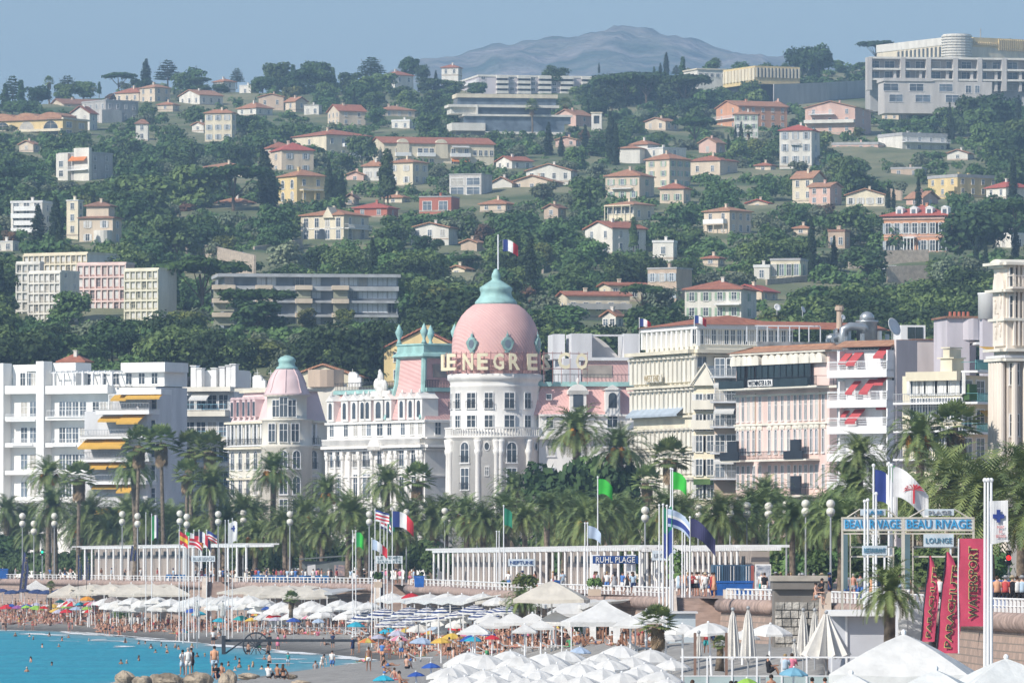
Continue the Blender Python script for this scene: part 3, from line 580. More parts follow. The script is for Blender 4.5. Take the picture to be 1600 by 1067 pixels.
BOXES.append((718,116,905,148,v.D)); lm(810,130,'the striped skyline apartments')
def slots(v,f,x0,x1,y0,y1,n,m,gm=GLASS,d=.5):
 """a band of upright fins with dark glass between"""
 u0,u1 = v.u(f,x0),v.u(f,x1); z0,z1 = v.zc(y1),v.zc(y0); v.fpart(f,'glazing',MB().box(u0,u1,-.05,.05,z0,z1),gm)
 b = MB()
 for i in range(n +1): x = u0 +(u1 - u0)*i/n; w = (u1 - u0)/n*.22; b.box(x - w,x +w,-d,-.06,z0,z1)
 return v.fpart(f,'fins',b,m)
v = V('ribbed_hall','cream hall with ribbed window band overhanging the slope','building',1130,1180,1250,135,D=2850,a=25,group='houses on the wooded hillside'); v.part('wall',MB().box(0,v.L2,0,v.L1,v.zc(131),v.zc(103)),WALL['y']); slots(v,'R',1182,1248,106,121,12,WALL['c']); slots(v,'L',1132,1179,106,125,9,WALL['c'],WALL['c'])
v.part('undercroft',MB().box(1.5,v.L2 - 1,1.5,v.L1 - 1,-4,v.zc(130)),DARK); BOXES.append((1130,102,1248,128,v.D)); lm(1190,115,'the cream ribbed hall')
v = V('pavilion','low white pavilion with rounded corners beside the ribbed hall','building',1068,1090,1135,128,D=2950,a=20,group='houses on the wooded hillside'); v.body(v.zc(109),WALL['w']); v.rows('R',[v.zc(120)],5,1.4,1.4,'m'); v.part('roof',MB().box(-.5,v.L2,-.5,v.L1,v.zc(109),v.zc(107)),WALL['c'])
BOXES.append((1075,107,1130,122,v.D))
v = V('institute','large white and cream institute with slotted windows topping the right ridge','building',1370,1482,1620,100,D=3100,a=30,group='houses on the wooded hillside'); v.body(v.zc(70),WALL['c']); v.fpart('L','upper_floor',MB().box(0,v.L1,-.3,14,v.zc(70),v.zc(58)),WALL['w'])
slots(v,'L',1402,1480,72,88,12,WALL['c']); v.fpart('R','upper_floor',MB().box(v.u('R',1520),v.L2,-.3,14,v.zc(72),v.zc(57)),WALL['y']); slots(v,'R',1522,1556,64,69,10,WALL['y'],d=.8); slots(v,'R',1560,1612,58,76,16,WALL['y'],d=.8)
q = MB()
for k in range(9): q.lathe([(6.8,v.zc(92 - k*4.3)),(6.8,v.zc(90 - k*4.3)),(6.2,v.zc(89.5 - k*4.3)),(6.2,v.zc(88 - k*4.3))],20,5,1)
v.part('stair_tower',q,WALL['w']); v.part('mast',MB().tube([(v.u('R',1538),3,v.zc(60)),(v.u('R',1538),3,v.zc(42))],.25,6),GMET)
BOXES.append((1400,52,1620,90,v.D)); lm(1490,72,'the ridge top institute')
v = V('terraced_apartments','pale terraced apartment block with stepped dividing walls','apartments',1352,1360,1630,158,D=2650,a=8,group='houses on the wooded hillside'); v.body(v.zc(92),WALL['g'])
for y in (90,107.5,123.5): v.fpart('R','slab',MB().box(-1,v.L2,-4,0,v.zc(y +3),v.zc(y)),WALL['w'])
for i,x in enumerate((1352,1394,1404,1434,1444,1476,1486,1514,1524,1552,1562,1590,1600)):
 u = v.u('R',x); v.fpart('R','divider',MB().box(u,u +(1.8 if i % 2 == 0 else 1.0),-4.2 +(i % 2)*1.2,-.01,v.zc(142),v.zc(91 if i % 2 == 0 else 107)),WALL['s'])
for y in (106,122,139):
 for x in range(1366,1600,24): v.win('R',v.u('R',x),v.zc(y),3.6,2.4,'m',gm=GLASS2 if x % 5 else GLASS)
w2 = V('x','','',1372,1382,1550,160,D=2600,a=8); w2.o.name = 'terraced_apartments'; tag(w2.o,'lower stepped wing of the pale terraced apartments','apartments','houses on the wooded hillside')
w2.body(w2.zc(127),WALL['s']); w2.part('roof',MB().box(-.5,w2.L2*.45,-.5,w2.L1,w2.zc(127),w2.zc(122)),WALL['s'])
for x,y,w in ((1384,130,5.5),(1424,130,5.2),(1470,130,5),(1505,132,2),(1519,132,1.6),(1392,147,5),(1434,147,5.6),(1480,147,5)): w2.win('R',w2.u('R',x +8),w2.zc(y +12),w,2.6,'m',gm=GLASS2)
BOXES.append((1352,90,1600,152,2600)); lm(1470,125,'the terraced apartments')
# pastel apartment complex, left
def slab_block(label,x0,xc,x1,yt,yb,wm,tm,D,a,n,m,cap=None):
 v = V('apartment_block',label,'apartments',x0,xc,x1,yb,D=D,a=a,group='houses on the wooded hillside'); H = v.zc(yt); v.body(H,wm,x=(0,v.L2,0,v.L1)); L = v.L1
 v.part('roof',MB().box(-.1,v.L2 +.1,-.1,v.L1 +.1,H,H +.5),tm)
 for j in range(m +1): v.fpart('L','slab',MB().box(-.1,L +.1,-.5,-.01,H*j/m - .25,H*j/m +.12),tm)
 v.fpart('L','fins',(lambda q: [q.box(L*i/n - .12,L*i/n +.12,-.45,-.02,0,H - .3) for i in range(n +1)] and q)(MB()),tm)
 for j in range(m):
  for i in range(n):
   v.win('L',L*(i +.5)/n,H*j/m +.5,L/n*.5,H/m*.68,'mc' if (i*7 +j*3) % 5 else 'm',sm=SHUT['w'],fm=tm)
 BOXES.append((x0,yt - 2,x1,yb - 8,D)); return v
v = slab_block('cream rear block topping the pastel apartment complex',38,137,188,397,470,WALL['w'],WALL['c'],1560,60,12,5)
v = slab_block('white block with shaded lilac side, left in the pastel complex',26,62,62,412,500,WALL['w'],WALL['w'],1500,80,4,6)
v = slab_block('white front block of the pastel complex with six window columns',46,95,124,426,505,WALL['w'],WALL['w'],1470,60,6,5); v.rows('R',[v.zc(433),v.zc(450),v.zc(468)],2,.8,.9,'m')
v = slab_block('pink middle block of the pastel apartment complex',122,197,210,413,508,WALL['p'],wallm('pale_pink',(.80,.62,.57)),1500,72,8,5)
v = slab_block('white block with yellow trims, right in the pastel complex',196,248,276,422,500,WALL['w'],wallm('pale_yellow_trim',(.80,.76,.60)),1470,62,6,5)
for (x,y) in ((82,455),(158,455),(222,455)): lm(x,y,{82: 'the white pastel block',158: 'the pink apartment block',222: 'the yellow trimmed block'}[x])
# curved concrete office building
v = V('office_building','long curved concrete office building with stacked ledges and pale blinds','office building',330,350,622,524,D=1450,a=7,group='houses on the wooded hillside'); v.body(v.zc(432),mat('blue_grey_concrete',(.30,.33,.37)))
GR1 = mat('slate_ledge',(.46,.48,.50),.8);
v.fpart('R','roof',MB().box(-1.5,v.L2 +.3,-2.4,14,v.zc(433),v.zc(428)),GR1)
BL = mat('pale_blinds',(.74,.77,.80),.7,.06)
for j,y in enumerate((447,469,491,513)):
 v.fpart('R','ledge',MB().box(0,v.L2,-1.6,0,v.zc(y +(7 if j == 0 else 4)),v.zc(y)),GR1)
 if j < 4:
  for i,x in enumerate((352,384,402,418,446,462,488,504,532,546,560,576,592,606)):
   if i not in (1,4,7): v.win('R',v.u('R',x +6),v.zc(y +(0 if j == 0 else -1)) +.3 if j else v.zc(446),1.75 if i < 9 else 1.9,2.1,'m',gm=BL if (i +j) % 5 else GLASS,fm=GR1,v=-.3)
for x0,x1 in ((330,366),(398,424),(460,486),(517,543)):
 for j,y in enumerate((446,467,489)):
  u0,u1 = v.u('R',x0),v.u('R',x1); v.fpart('R','bay',MB().box(u0,u1,-3.2,-1.61,v.zc(y +7),v.zc(y)),WALL['b']); v.fpart('R','blind',MB().box(u0 +.4,u1 - .2,-2.2,-1.0,v.zc(y +20),v.zc(y +7)),mat('olive_blind',(.36,.37,.28)))
BOXES.append((330,428,622,500,v.D)); lm(470,470,'the curved concrete office building')
for a_ in ((612,640,652,202,190,186,'w','w','white flat terrace house below the low pale roofs','flat'),(1392,1440,1448,278,264,260,'t','g','flat tan house with overhanging roof left of the yellow flats','flat'),(1178,1202,1206,440,418,412,'w','w','white annex just left of the pale yellow hall','flat'),(850,872,884,338,326,318,'t','b','low grey roofed stone cottage above the hillside lane','gx'),(1300,1372,1382,236,226,221,'p','g','long pinkish terrace house above the lamp lined hedge','flat'),(690,716,722,118,106,100,'w','r','small house half hidden by the skyline trees','hip'),
 (246,270,280,172,164,158,'b','o','small beige house under the square ridge house','hip'),(300,318,330,205,196,190,'w','p','little white house left of the tall plain cream one','gx'),(1008,1040,1060,204,190,183,'b','p','low beige house under the big umbrella pines','gx'),(868,900,908,228,219,213,'p','p','low pinkish cottage right of the modern apartments','gx'),(1180,1204,1212,268,259,253,'b','r','red roofed cottage left of the tall scarlet roofed villa','hip'),(30,52,62,236,226,219,'b','p','small beige house below the arcaded building','gx'),
 (600,628,640,318,309,302,'c','o','small cream house above the dark red villa','hip'),(1480,1512,1522,250,240,233,'w','p','low white house under the big right hand pine','gx'),(1240,1262,1270,366,357,351,'b','o','small orange roofed house left of the tan tower house','hip'),(700,726,738,432,421,414,'c','p','cream house in the oak wood left of the dome','gx'),(1098,1122,1132,414,404,398,'b','r','small house on the slope above the big cream house','hip'),(230,256,266,300,291,285,'w','o','little white house in the green trees, left slope','hip')): villa(*a_)
# retaining walls and the car park
def rwall(label,pts,h,m=STONE,name='retaining_wall'):
 mb = MB()
 for (a,ya),(b,yb) in zip(pts,pts[1:]):
  A,B = P(a,ya,DH(ya)),P(b,yb,DH(yb)); n = Vector((B.y - A.y,A.x - B.x,0)).normalized()*.5; q = []
  for p_ in (A,B): q.append([(p_.x,p_.y,p_.z - 5),(p_.x +n.x,p_.y +n.y,p_.z - 5),(p_.x +n.x,p_.y +n.y,p_.z +h),(p_.x,p_.y,p_.z +h)])
  mb.loft(q)
 o = ob(name,mb.mesh(name,m)); tag(o,label,'wall'); ys = [p_[1] for p_ in pts]; BOXES.append((pts[0][0],min(ys) - h*5,pts[-1][0],max(ys),DH(max(ys)))); return o
rwall('long grey retaining wall below the ribbed hall',[(1208,163),(1290,160),(1350,156)],8,WALL['g'])
rwall('beige stone wall holding up the hillside car park',[(293,410),(340,418),(400,432)],5)
rwall('stone terrace wall in front of the orange mansion',[(1325,418),(1450,416)],4)
rwall('curved pale wall below the yellow hall',[(1196,446),(1240,442),(1292,436)],1.4)
rwall('pale terrace wall left of the large cream villa',[(395,398),(440,392),(470,386)],2)
rwall('beige slanted garden wall behind the pink gabled house',[(1290,306),(1350,300),(1410,312)],2.5,WALL['t'])
rwall('low stone wall beside the descending hillside lane',[(846,425),(862,395)],1.2)
rwall('pale wall under the road bend near the mansion',[(1385,436),(1455,434)],3)
# ---------------------------------------------------------------- vegetation
rng = np.random.default_rng(11)
def leaves(lobes,n,size,flat=.5,up=.25,aspect=.75):
 """n leaf clumps as small quads over the surface and inside of the lobes; returns verts (4n,3)"""
 lob = np.array(lobes,float); wts = lob[:,3]*lob[:,4] +lob[:,4]*lob[:,5] +lob[:,3]*lob[:,5]; idx = rng.choice(len(lob),n,p=wts/wts.sum())
 d = rng.normal(size=(n,3)); d[:,2] = np.where(d[:,2] < -.35,-d[:,2],d[:,2]); d/= np.linalg.norm(d,axis=1)[:,None]
 r = 1 - .42*rng.random(n)**2 +.10*rng.normal(size=n)
 p = lob[idx,:3] +d*lob[idx,3:6]*r[:,None]
 nr = d/lob[idx,3:6]; nr/= np.linalg.norm(nr,axis=1)[:,None]; nr += flat*rng.normal(size=(n,3)) +[0,0,up]; nr/= np.linalg.norm(nr,axis=1)[:,None]
 t = np.cross(nr,rng.normal(size=(n,3))); t/= np.linalg.norm(t,axis=1)[:,None]; b = np.cross(nr,t)
 s = size*(.6 +.8*rng.random(n))[:,None]
 q = np.stack([p - t*s - b*s*aspect,p +t*s*.8 - b*s*aspect,p +t*s +b*s*aspect,p - t*s*.7 +b*s*aspect*.9],1)
 return q.reshape(-1,3)
def qmesh(name,v,m):
 """mesh of separate quads from a (4n,3) array"""
 n = len(v)//4; me = bpy.data.meshes.new(name); me.vertices.add(4*n); me.vertices.foreach_set('co',v.astype(np.float32).ravel())
 me.loops.add(4*n); me.loops.foreach_set('vertex_index',np.arange(4*n,dtype=np.int32)); me.polygons.add(n); me.polygons.foreach_set('loop_start',np.arange(0,4*n,4,dtype=np.int32))
 me.materials.append(m); me.update(calc_edges=True); return me
def leafm(name,c,c2,ro=.22,sc=.35): return mat(name,c,.75,col2=c2,scale=sc,spec=.2,objrand=ro,trans=.18)
LF = dict(dark=leafm('dark_foliage',(.085,.145,.050),(.036,.072,.030),.35),green=leafm('green_foliage',(.15,.23,.075),(.075,.135,.046),.35),olive=leafm('olive_foliage',(.26,.31,.19),(.15,.19,.12),.3),
  pine=leafm('pine_foliage',(.070,.125,.034),(.030,.066,.022)),cyp=leafm('cypress_foliage',(.036,.060,.026),(.018,.036,.018),.15),yel=leafm('yellow_green_foliage',(.19,.21,.06),(.10,.13,.04)),
  bush=leafm('bush_foliage',(.10,.135,.045),(.05,.08,.03)),red=leafm('reddish_foliage',(.20,.11,.07),(.10,.08,.045)))
BARK = mat('bark',(.16,.12,.09),.95,.2,2.0)
def lobes_round(k,r,h,seed):
 q = random.Random(seed); L = [(0,0,h*.50,r*.66,r*.66,h*.40)]
 for i in range(k):
  a = i*2.4 +q.random(); rr = r*(.35 +.35*q.random()); z = h*(.16 +.70*q.random()); s = r*(.28 +.24*q.random())
  L.append((rr*math.cos(a),rr*math.sin(a),z,s*1.15,s*1.15,s*.9))
 return L
def trunk_mesh(h,r,seed,limbs=4,spread=2.2,top=None):
 q = random.Random(seed); mb = MB(); top = top or h*.6
 mb.tube([(0,0,-1.5),(0,0,0),(q.uniform(-.3,.3),q.uniform(-.3,.3),top*.5),(q.uniform(-.5,.5),q.uniform(-.5,.5),top)],[r*1.3,r,r*.75,r*.4],7)
 for i in range(limbs): a = 2*PI*i/limbs +q.random(); mb.tube([(0,0,top*(.45 +.1*i/limbs)),(spread*.5*math.cos(a),spread*.5*math.sin(a),top*.8),(spread*math.cos(a),spread*math.sin(a),top*1.15)],[r*.45,r*.3,r*.12],5)
 return mb.mesh('trunk',BARK)
TP = {}
def proto(key,lobes,n,size,lm_,h,tr,look,cat='tree',limbs=4,spread=2.2,top=None,flat=.5):
 TP.setdefault(key,[]).append((qmesh('crown',leaves(lobes,n,size,flat),LF[lm_]),trunk_mesh(h,tr,len(TP),limbs,spread,top),h,look,cat))
for i in range(4):
 proto('dark',lobes_round(13 +i,5.0,10,i),2600,.34,'dark',10,.3,'dark rounded broadleaf tree'); proto('green',lobes_round(12 +i,4.6,9,20 +i),2400,.33,'green',9,.28,'mid green bushy tree')
 proto('olive',lobes_round(11 +i,3.4,6,40 +i),1700,.24,'olive',6,.22,'silvery olive tree'); proto('bush',lobes_round(8 +i,2.6,3.6,60 +i),900,.24,'bush',3.6,.12,'low leafy shrub','shrub')
for i in range(2):
 proto('yel',lobes_round(12,4.0,8,80 +i),2000,.3,'yel',8,.25,'yellowish green loose tree'); proto('redt',lobes_round(9,2.6,5,84 +i),1200,.25,'red',5,.2,'reddish brown tree')
 q = random.Random(100 +i); L = [(0,0,9.2,4,4,1.5)] +[((3.8 +q.random())*math.cos(a),(3.8 +q.random())*math.sin(a),8.4 +1.1*q.random(),2.3,2.3,1.2) for a in [k*.9 for k in range(7)]]
 proto('upine',L,2800,.3,'pine',10,.32,'umbrella pine with bare trunk',limbs=6,spread=3.8,top=8.0,flat=.4)
 L = []
 for k in range(9):
  z = 3.5 +k*1.05; rr = 5.4*(1 - (k/9.0)**1.6) +.8
  for a in range(5): t_ = a*1.26 +k*.8 +q.random(); L.append((rr*.6*math.cos(t_),rr*.6*math.sin(t_),z +.3*q.random(),rr*.45,rr*.45,.42))
 proto('cedar',L,2800,.28,'dark',12,.35,'layered cedar tree',limbs=6,spread=4,top=10,flat=.25)
 L = [(0,0,4.4 +k*1.1,1.9 - k*.10 +.3*q.random(),1.9 - k*.1,1.5) for k in range(9)] +[(1.2*math.cos(a),1.2*math.sin(a),4 +a*.8,1.2,1.2,1.3) for a in range(8)]
 proto('conif',L,2200,.26,'dark',14,.3,'tall shaggy conifer',limbs=3,spread=1.2,top=11)
for i in range(3):
 L = [(.12*math.sin(k*2.1 +i),.12*math.cos(k*1.7),.9 +k*1.15,(1.15 if k < 6 else 1.15 - (k - 5)*.19)*(1 +.05*i),(1.15 if k < 6 else 1.15 - (k - 5)*.19),1.25) for k in range(10)]
 proto('cyp',L,1500,.2,'cyp',12,.18,'narrow dark cypress',limbs=0,top=8)
TREEN = dict(dark='broadleaf_tree',green='broadleaf_tree',olive='olive_tree',bush='shrub',yel='broadleaf_tree',redt='broadleaf_tree',upine='umbrella_pine',cedar='cedar_tree',conif='conifer_tree',cyp='cypress_tree')
ntree = 0
def tree(kind,px,py,hpx,wk=1.0,D=None,group=None,var=None,zb=None,look=None):
 global ntree
 D = D or DH(py); c,t,h,lk,cat = TP[kind][(ntree if var is None else var) % len(TP[kind])]; ntree += 1
 s = hpx*D/F/h; z = zb if zb is not None else (Z(py,D) - .3)
 o = thing(TREEN[kind],'',cat,(X(px,D),D,z),rnd.random()*6.28,group or ('cypresses on the hillside' if kind == 'cyp' else 'shrubs on the hillside' if kind == 'bush' else 'trees on the hillside'))
 o.scale = (s*wk,s*wk,s); ob('crown',c,o); ob('trunk',t,o); auto(o,look or lk,px,py - hpx/2,cat); return o
# trees one can point at: (kind, px, base y, height px, width factor)
for k,x,y,h,w in (
 ('cyp',228,138,45,1.9),('cedar',262,135,40,1.1),('green',285,142,28,1.1),('cedar',20,168,48,.8),('conif',33,170,44,1.0),('cedar',105,155,36,1.1),('upine',186,148,33,1.3),('conif',155,152,24,1.0),('green',100,160,30,1.2),
 ('cedar',370,135,28,.9),('green',430,146,48,1.0),('conif',458,148,46,.9),('dark',488,146,52,.95),('conif',520,146,40,1.0),('cedar',580,128,38,1.3),('green',575,165,50,1.1),('dark',560,175,48,1),('dark',640,124,36,.9),('dark',660,132,34,.7),('cyp',681,128,18,1.5),('green',700,150,26,1.3),('upine',310,148,26,1.2),('dark',318,150,20,1.2),('green',745,150,24,1.3),('green',680,165,24,1.4),
 ('cyp',1041,118,36,1.3),('cyp',1032,118,20,1.4),('cyp',936,114,16,1.2),('cyp',880,116,12,1.4),('cedar',1057,120,18,.9),('conif',1022,120,16,1),('upine',975,180,62,1.25),('dark',955,182,48,1.2),('upine',1010,172,56,1.0),('upine',1072,180,60,1.1),('olive',1040,150,30,1.2),('green',1110,120,26,1.1),('green',905,160,24,1.4),
 ('dark',955,170,48,1.35),('green',1000,170,50,1.3),('dark',1070,174,48,1.4),('dark',928,166,36,1.2),('green',1032,168,34,1.3),('dark',60,168,34,1.3),('green',130,154,28,1.3),('dark',300,146,24,1.4),('dark',410,150,34,1.1),('dark',470,152,46,1.2),('green',505,150,40,1.2),('dark',545,148,36,1.2),('green',600,148,34,1.2),('dark',548,190,34,1.2),('green',625,160,26,1.3),('dark',672,150,30,1.4),('green',712,146,20,1.4),('dark',990,134,16,1.6),('green',1090,134,20,1.5),('dark',1315,118,16,1.5),('dark',345,150,22,1.3),('green',20,180,26,1.6),('dark',678,190,40,1.2),('green',590,200,30,1.2),('dark',1255,128,60,.85),('dark',1280,128,58,.8),('upine',1368,100,34,1.45),('green',1415,90,20,1.4),('green',1440,90,18,1.4),('green',1310,108,16,1.4),('dark',1345,112,16,1.4),('dark',1525,215,68,1.0),('dark',1550,215,74,.9),('green',1540,220,55,1.3),('cyp',1592,210,60,1.1),('green',1595,250,60,1),
 ('cyp',417,330,92,1.5),('cyp',425,328,60,1.7),('cyp',410,325,100,.8),('conif',606,330,95,.85),('conif',600,328,82,.8),('cyp',514,322,72,1.0),('cyp',534,325,58,1.1),('cyp',525,322,48,1.3),('dark',566,262,56,.8),('green',490,262,40,1.3),('dark',472,245,30,1.1),
 ('cyp',954,258,82,1.0),('cyp',962,262,70,.9),('cyp',857,250,58,1.3),('cyp',877,252,38,1.5),('cyp',914,250,54,1.2),('cedar',935,250,48,.9),('cyp',1149,226,30,1),('cyp',1158,228,38,1),('cyp',1138,240,30,1),
 ('cyp',1388,330,46,.9),('cyp',1396,330,38,.9),('cyp',1435,325,48,1.1),('cyp',1583,328,82,.9),('cyp',1484,218,58,.7),('cyp',1489,222,40,.8),('cyp',1268,432,92,.75),('cyp',1303,430,62,.9),('dark',1525,412,92,1.15),('cyp',1525,425,55,.9),('cyp',1540,428,50,.9),('cyp',1587,410,55,1.2),('olive',1250,280,30,1.1),('green',1440,290,30,.8),('green',1268,255,30,1.4),('yel',1340,215,16,1.3),
 ('cyp',60,392,72,1.5),('cyp',87,385,78,1.4),('green',225,350,80,1.3),('dark',200,340,60,1.2),('green',300,330,70,1.3),('upine',365,335,72,1.4),('dark',300,405,60,1.3),('dark',270,408,62,1.1),('redt',290,335,22,1.4),('olive',450,430,52,1.1),('dark',495,428,46,1.2),('dark',580,428,44,1),('conif',270,495,78,1),('upine',315,500,92,1.3),('upine',402,520,66,1.5),('dark',402,525,60,1.6),('green',110,505,50,1.3),('dark',195,560,66,1.4),('green',115,570,52,1.4),('yel',410,575,46,1.5),('dark',175,565,60,1.1),('yel',480,515,34,.9),('yel',540,515,34,1),
 ('dark',660,400,35,1.1),('dark',681,395,26,1),('olive',850,315,32,1.2),('olive',700,300,25,1.2),('green',1470,445,40,1.2),('redt',822,480,40,1.0),('dark',1355,435,50,1.5),('upine',730,430,30,1.2),('conif',990,400,60,.8),('olive',1030,490,44,1.3),('upine',1004,498,52,1.1),('green',880,520,46,1.6),('yel',850,420,40,1.0),('green',930,420,44,1.2)):
 tree(k,x,y,h,w); TBOX.append((x - h*w*.18,y - h,x +h*w*.18,y - h*.3,DH(y)))
for x,y,h in ((1118,118,26),(832,215,58),(883,200,48)): pass
def blocked(px,py,h,w,D):
 x0,x1,y0,y1 = px - w/2,px +w/2,py - h,py
 for a,b,c,d,dd in BOXES:
  if D < dd +6:
   ox = min(x1,c) - max(x0,a); oy = min(y1,d) - max(y0,b)
   if ox > 2 and oy > min(3,.12*(d - b)): return True
 return False
nsc = 0; tries = 0; placed = []
MIX = ['dark']*5 +['green']*7 +['olive']*6 +['yel']*2 +['conif'] +['upine'] +['cyp']*2 +['redt']*1
SIZE = dict(dark=(9,13,1.0),green=(7,11,1.0),olive=(5,7.5,1.15),yel=(6,9,1.0),conif=(9,13,.6),upine=(9,12,1.1),cyp=(8,13,.22),redt=(4,6,1),bush=(2.5,4,1.4))
while nsc < 190 and tries < 9000:
 tries += 1; px = rnd.uniform(-10,1610); yr = lerp(px,RIDGE); py = yr +(575 - yr)*rnd.random()**.9
 if 26 < px < 290 and 470 < py < 500: continue
 k = rnd.choice(MIX); D = DH(py); lo,hi,wf = SIZE[k]; hm = rnd.uniform(lo,hi); hp = hm*F/D; wp = hp*wf
 if py > 430: hp*= 1.15
 if blocked(px,py,hp,wp*.9,D) or any(abs(px - a) < (wp +c)*.36 and abs(py - b) < 12 for a,b,c in placed): continue
 placed.append((px,py,wp)); tree(k,px,py,hp,1.0 if k != 'upine' else 1.15); nsc += 1
# woodland and scrub nobody could count: one mass each
def mass(name,label,srcs,n,yfun,hrange,m,chk=True,wfac=1.0):
 out = []; k = 0; tr = 0
 while k < n and tr < n*12:
  tr += 1; px = rnd.uniform(-100,1710); yr = lerp(px,RIDGE); py = yfun(px,yr); D = DH(py); hm = rnd.uniform(*hrange); hp = hm*F/D
  if chk and (blocked(px,py,hp,hp*wfac,D) or any(D < d_ and px +hp*.4 > a and px - hp*.4 < c and py - hp < d - 2 and py > b for a,b,c,d,d_ in TBOX)): continue
  v,h = srcs[k % len(srcs)]; s = hm/h; a = rnd.random()*6.28; c,sn = math.cos(a),math.sin(a)
  w = v*s; w = np.stack([w[:,0]*c - w[:,1]*sn,w[:,0]*sn +w[:,1]*c,w[:,2]],1) +[X(px,D),D,Z(py,D) - .6]; out.append(w); k += 1
 tag(ob(name,qmesh(name,np.concatenate(out),m)),label,kind='stuff')
def srcs(k,r,h,n,s,cnt,seed): return [(leaves(lobes_round(k,r,h,seed +i),n,s),h) for i in range(cnt)]
UNI = lambda px,yr: yr +(590 - yr)*rnd.random()**.95
mass('woodland','dark mixed woodland between the hillside houses',srcs(11,4.8,9,900,.42,5,300),380,UNI,(6.5,10),LF['dark'])
mass('undergrowth','green scrub and bushes covering the slope',srcs(6,2.8,3.6,230,.34,4,320),2500,UNI,(2.4,4.6),LF['green'],wfac=1.2)
mass('olive_scrub','silvery olive scrub on the slope',srcs(8,3.4,5.5,700,.30,4,340),520,UNI,(4,6.5),LF['olive'])
mass('lower_woodland','dense oak wood at the foot of the slope',srcs(14,4.8,9,2300,.25,5,360),260,lambda px,yr: 455 +160*rnd.random(),(8,12),LF['dark'])
mass('green_oak_wood','lighter green oak wood at the foot of the slope',srcs(14,4.6,8.5,1800,.26,4,400),170,lambda px,yr: 430 +180*rnd.random(),(8,12),LF['green'])
mass('hillside_grove','mid green grove in the middle of the slope',srcs(11,4.8,9,1000,.38,4,380),330,lambda px,yr: yr +10 +(570 - yr)*rnd.random(),(7,10),LF['green'])
# ---------------------------------------------------------------- palms
def frond_verts(L,e0,droop,az,nl=15,lw=.055,ll=.55,twist=0.0):
 """one feather frond as quads: a rachis with leaflets on both sides"""
 q = []; pts = []; e = e0; p = Vector((0,0,0)); st = L/9
 for i in range(10): pts.append((p.copy(),e)); p += Vector((math.cos(e),0,math.sin(e)))*st; e -= droop*(.4 +i*.14)/9*2
 def at(t): i = min(int(t*9),8); f_ = t*9 - i; return pts[i][0].lerp(pts[i +1][0],f_),pts[i][1]
 for i in range(9): a,b = pts[i][0],pts[i +1][0]; w = .05*(1 - i/10); q += [a +Vector((0,-w,0)),a +Vector((0,w,0)),b +Vector((0,w*.9,0)),b +Vector((0,-w*.9,0))]
 for i in range(nl):
  t = .12 +.86*i/(nl - 1); c,e_ = at(t); l = ll*math.sin(PI*(.18 +.78*t))**.7; fw = Vector((math.cos(e_),0,math.sin(e_))); up = Vector((-math.sin(e_),0,math.cos(e_)))
  for sg in (-1,1):
   d = (fw*.75 +Vector((0,sg,0))*.8 +up*(.28 +rnd.uniform(-.15,.15)) - Vector((0,0,.22))).normalized()*l; q += [c - fw*lw,c +fw*lw,c +d +fw*lw*.3,c +d - fw*lw*.3]
 ca,sa = math.cos(az),math.sin(az); return [(v.x*ca - v.y*sa,v.x*sa +v.y*ca,v.z) for v in q]
PALM = mat('palm_frond',(.24,.30,.10),.6,col2=(.12,.175,.07),scale=.9,spec=.35,objrand=.2,trans=.22)
PALMY = mat('yellowing_frond',(.30,.27,.10),.7,col2=(.16,.17,.07),scale=.9,trans=.2)
DEAD = mat('dead_frond',(.36,.27,.17),.9,col2=(.20,.14,.09),scale=1.4,trans=.1)
DATES = mat('orange_date_clusters',(.62,.25,.05),.8,.15,3)
PTR = mat('palm_trunk',(.24,.19,.14),.95,.3,2.5,bump=.05,s2=7)
PP = {}
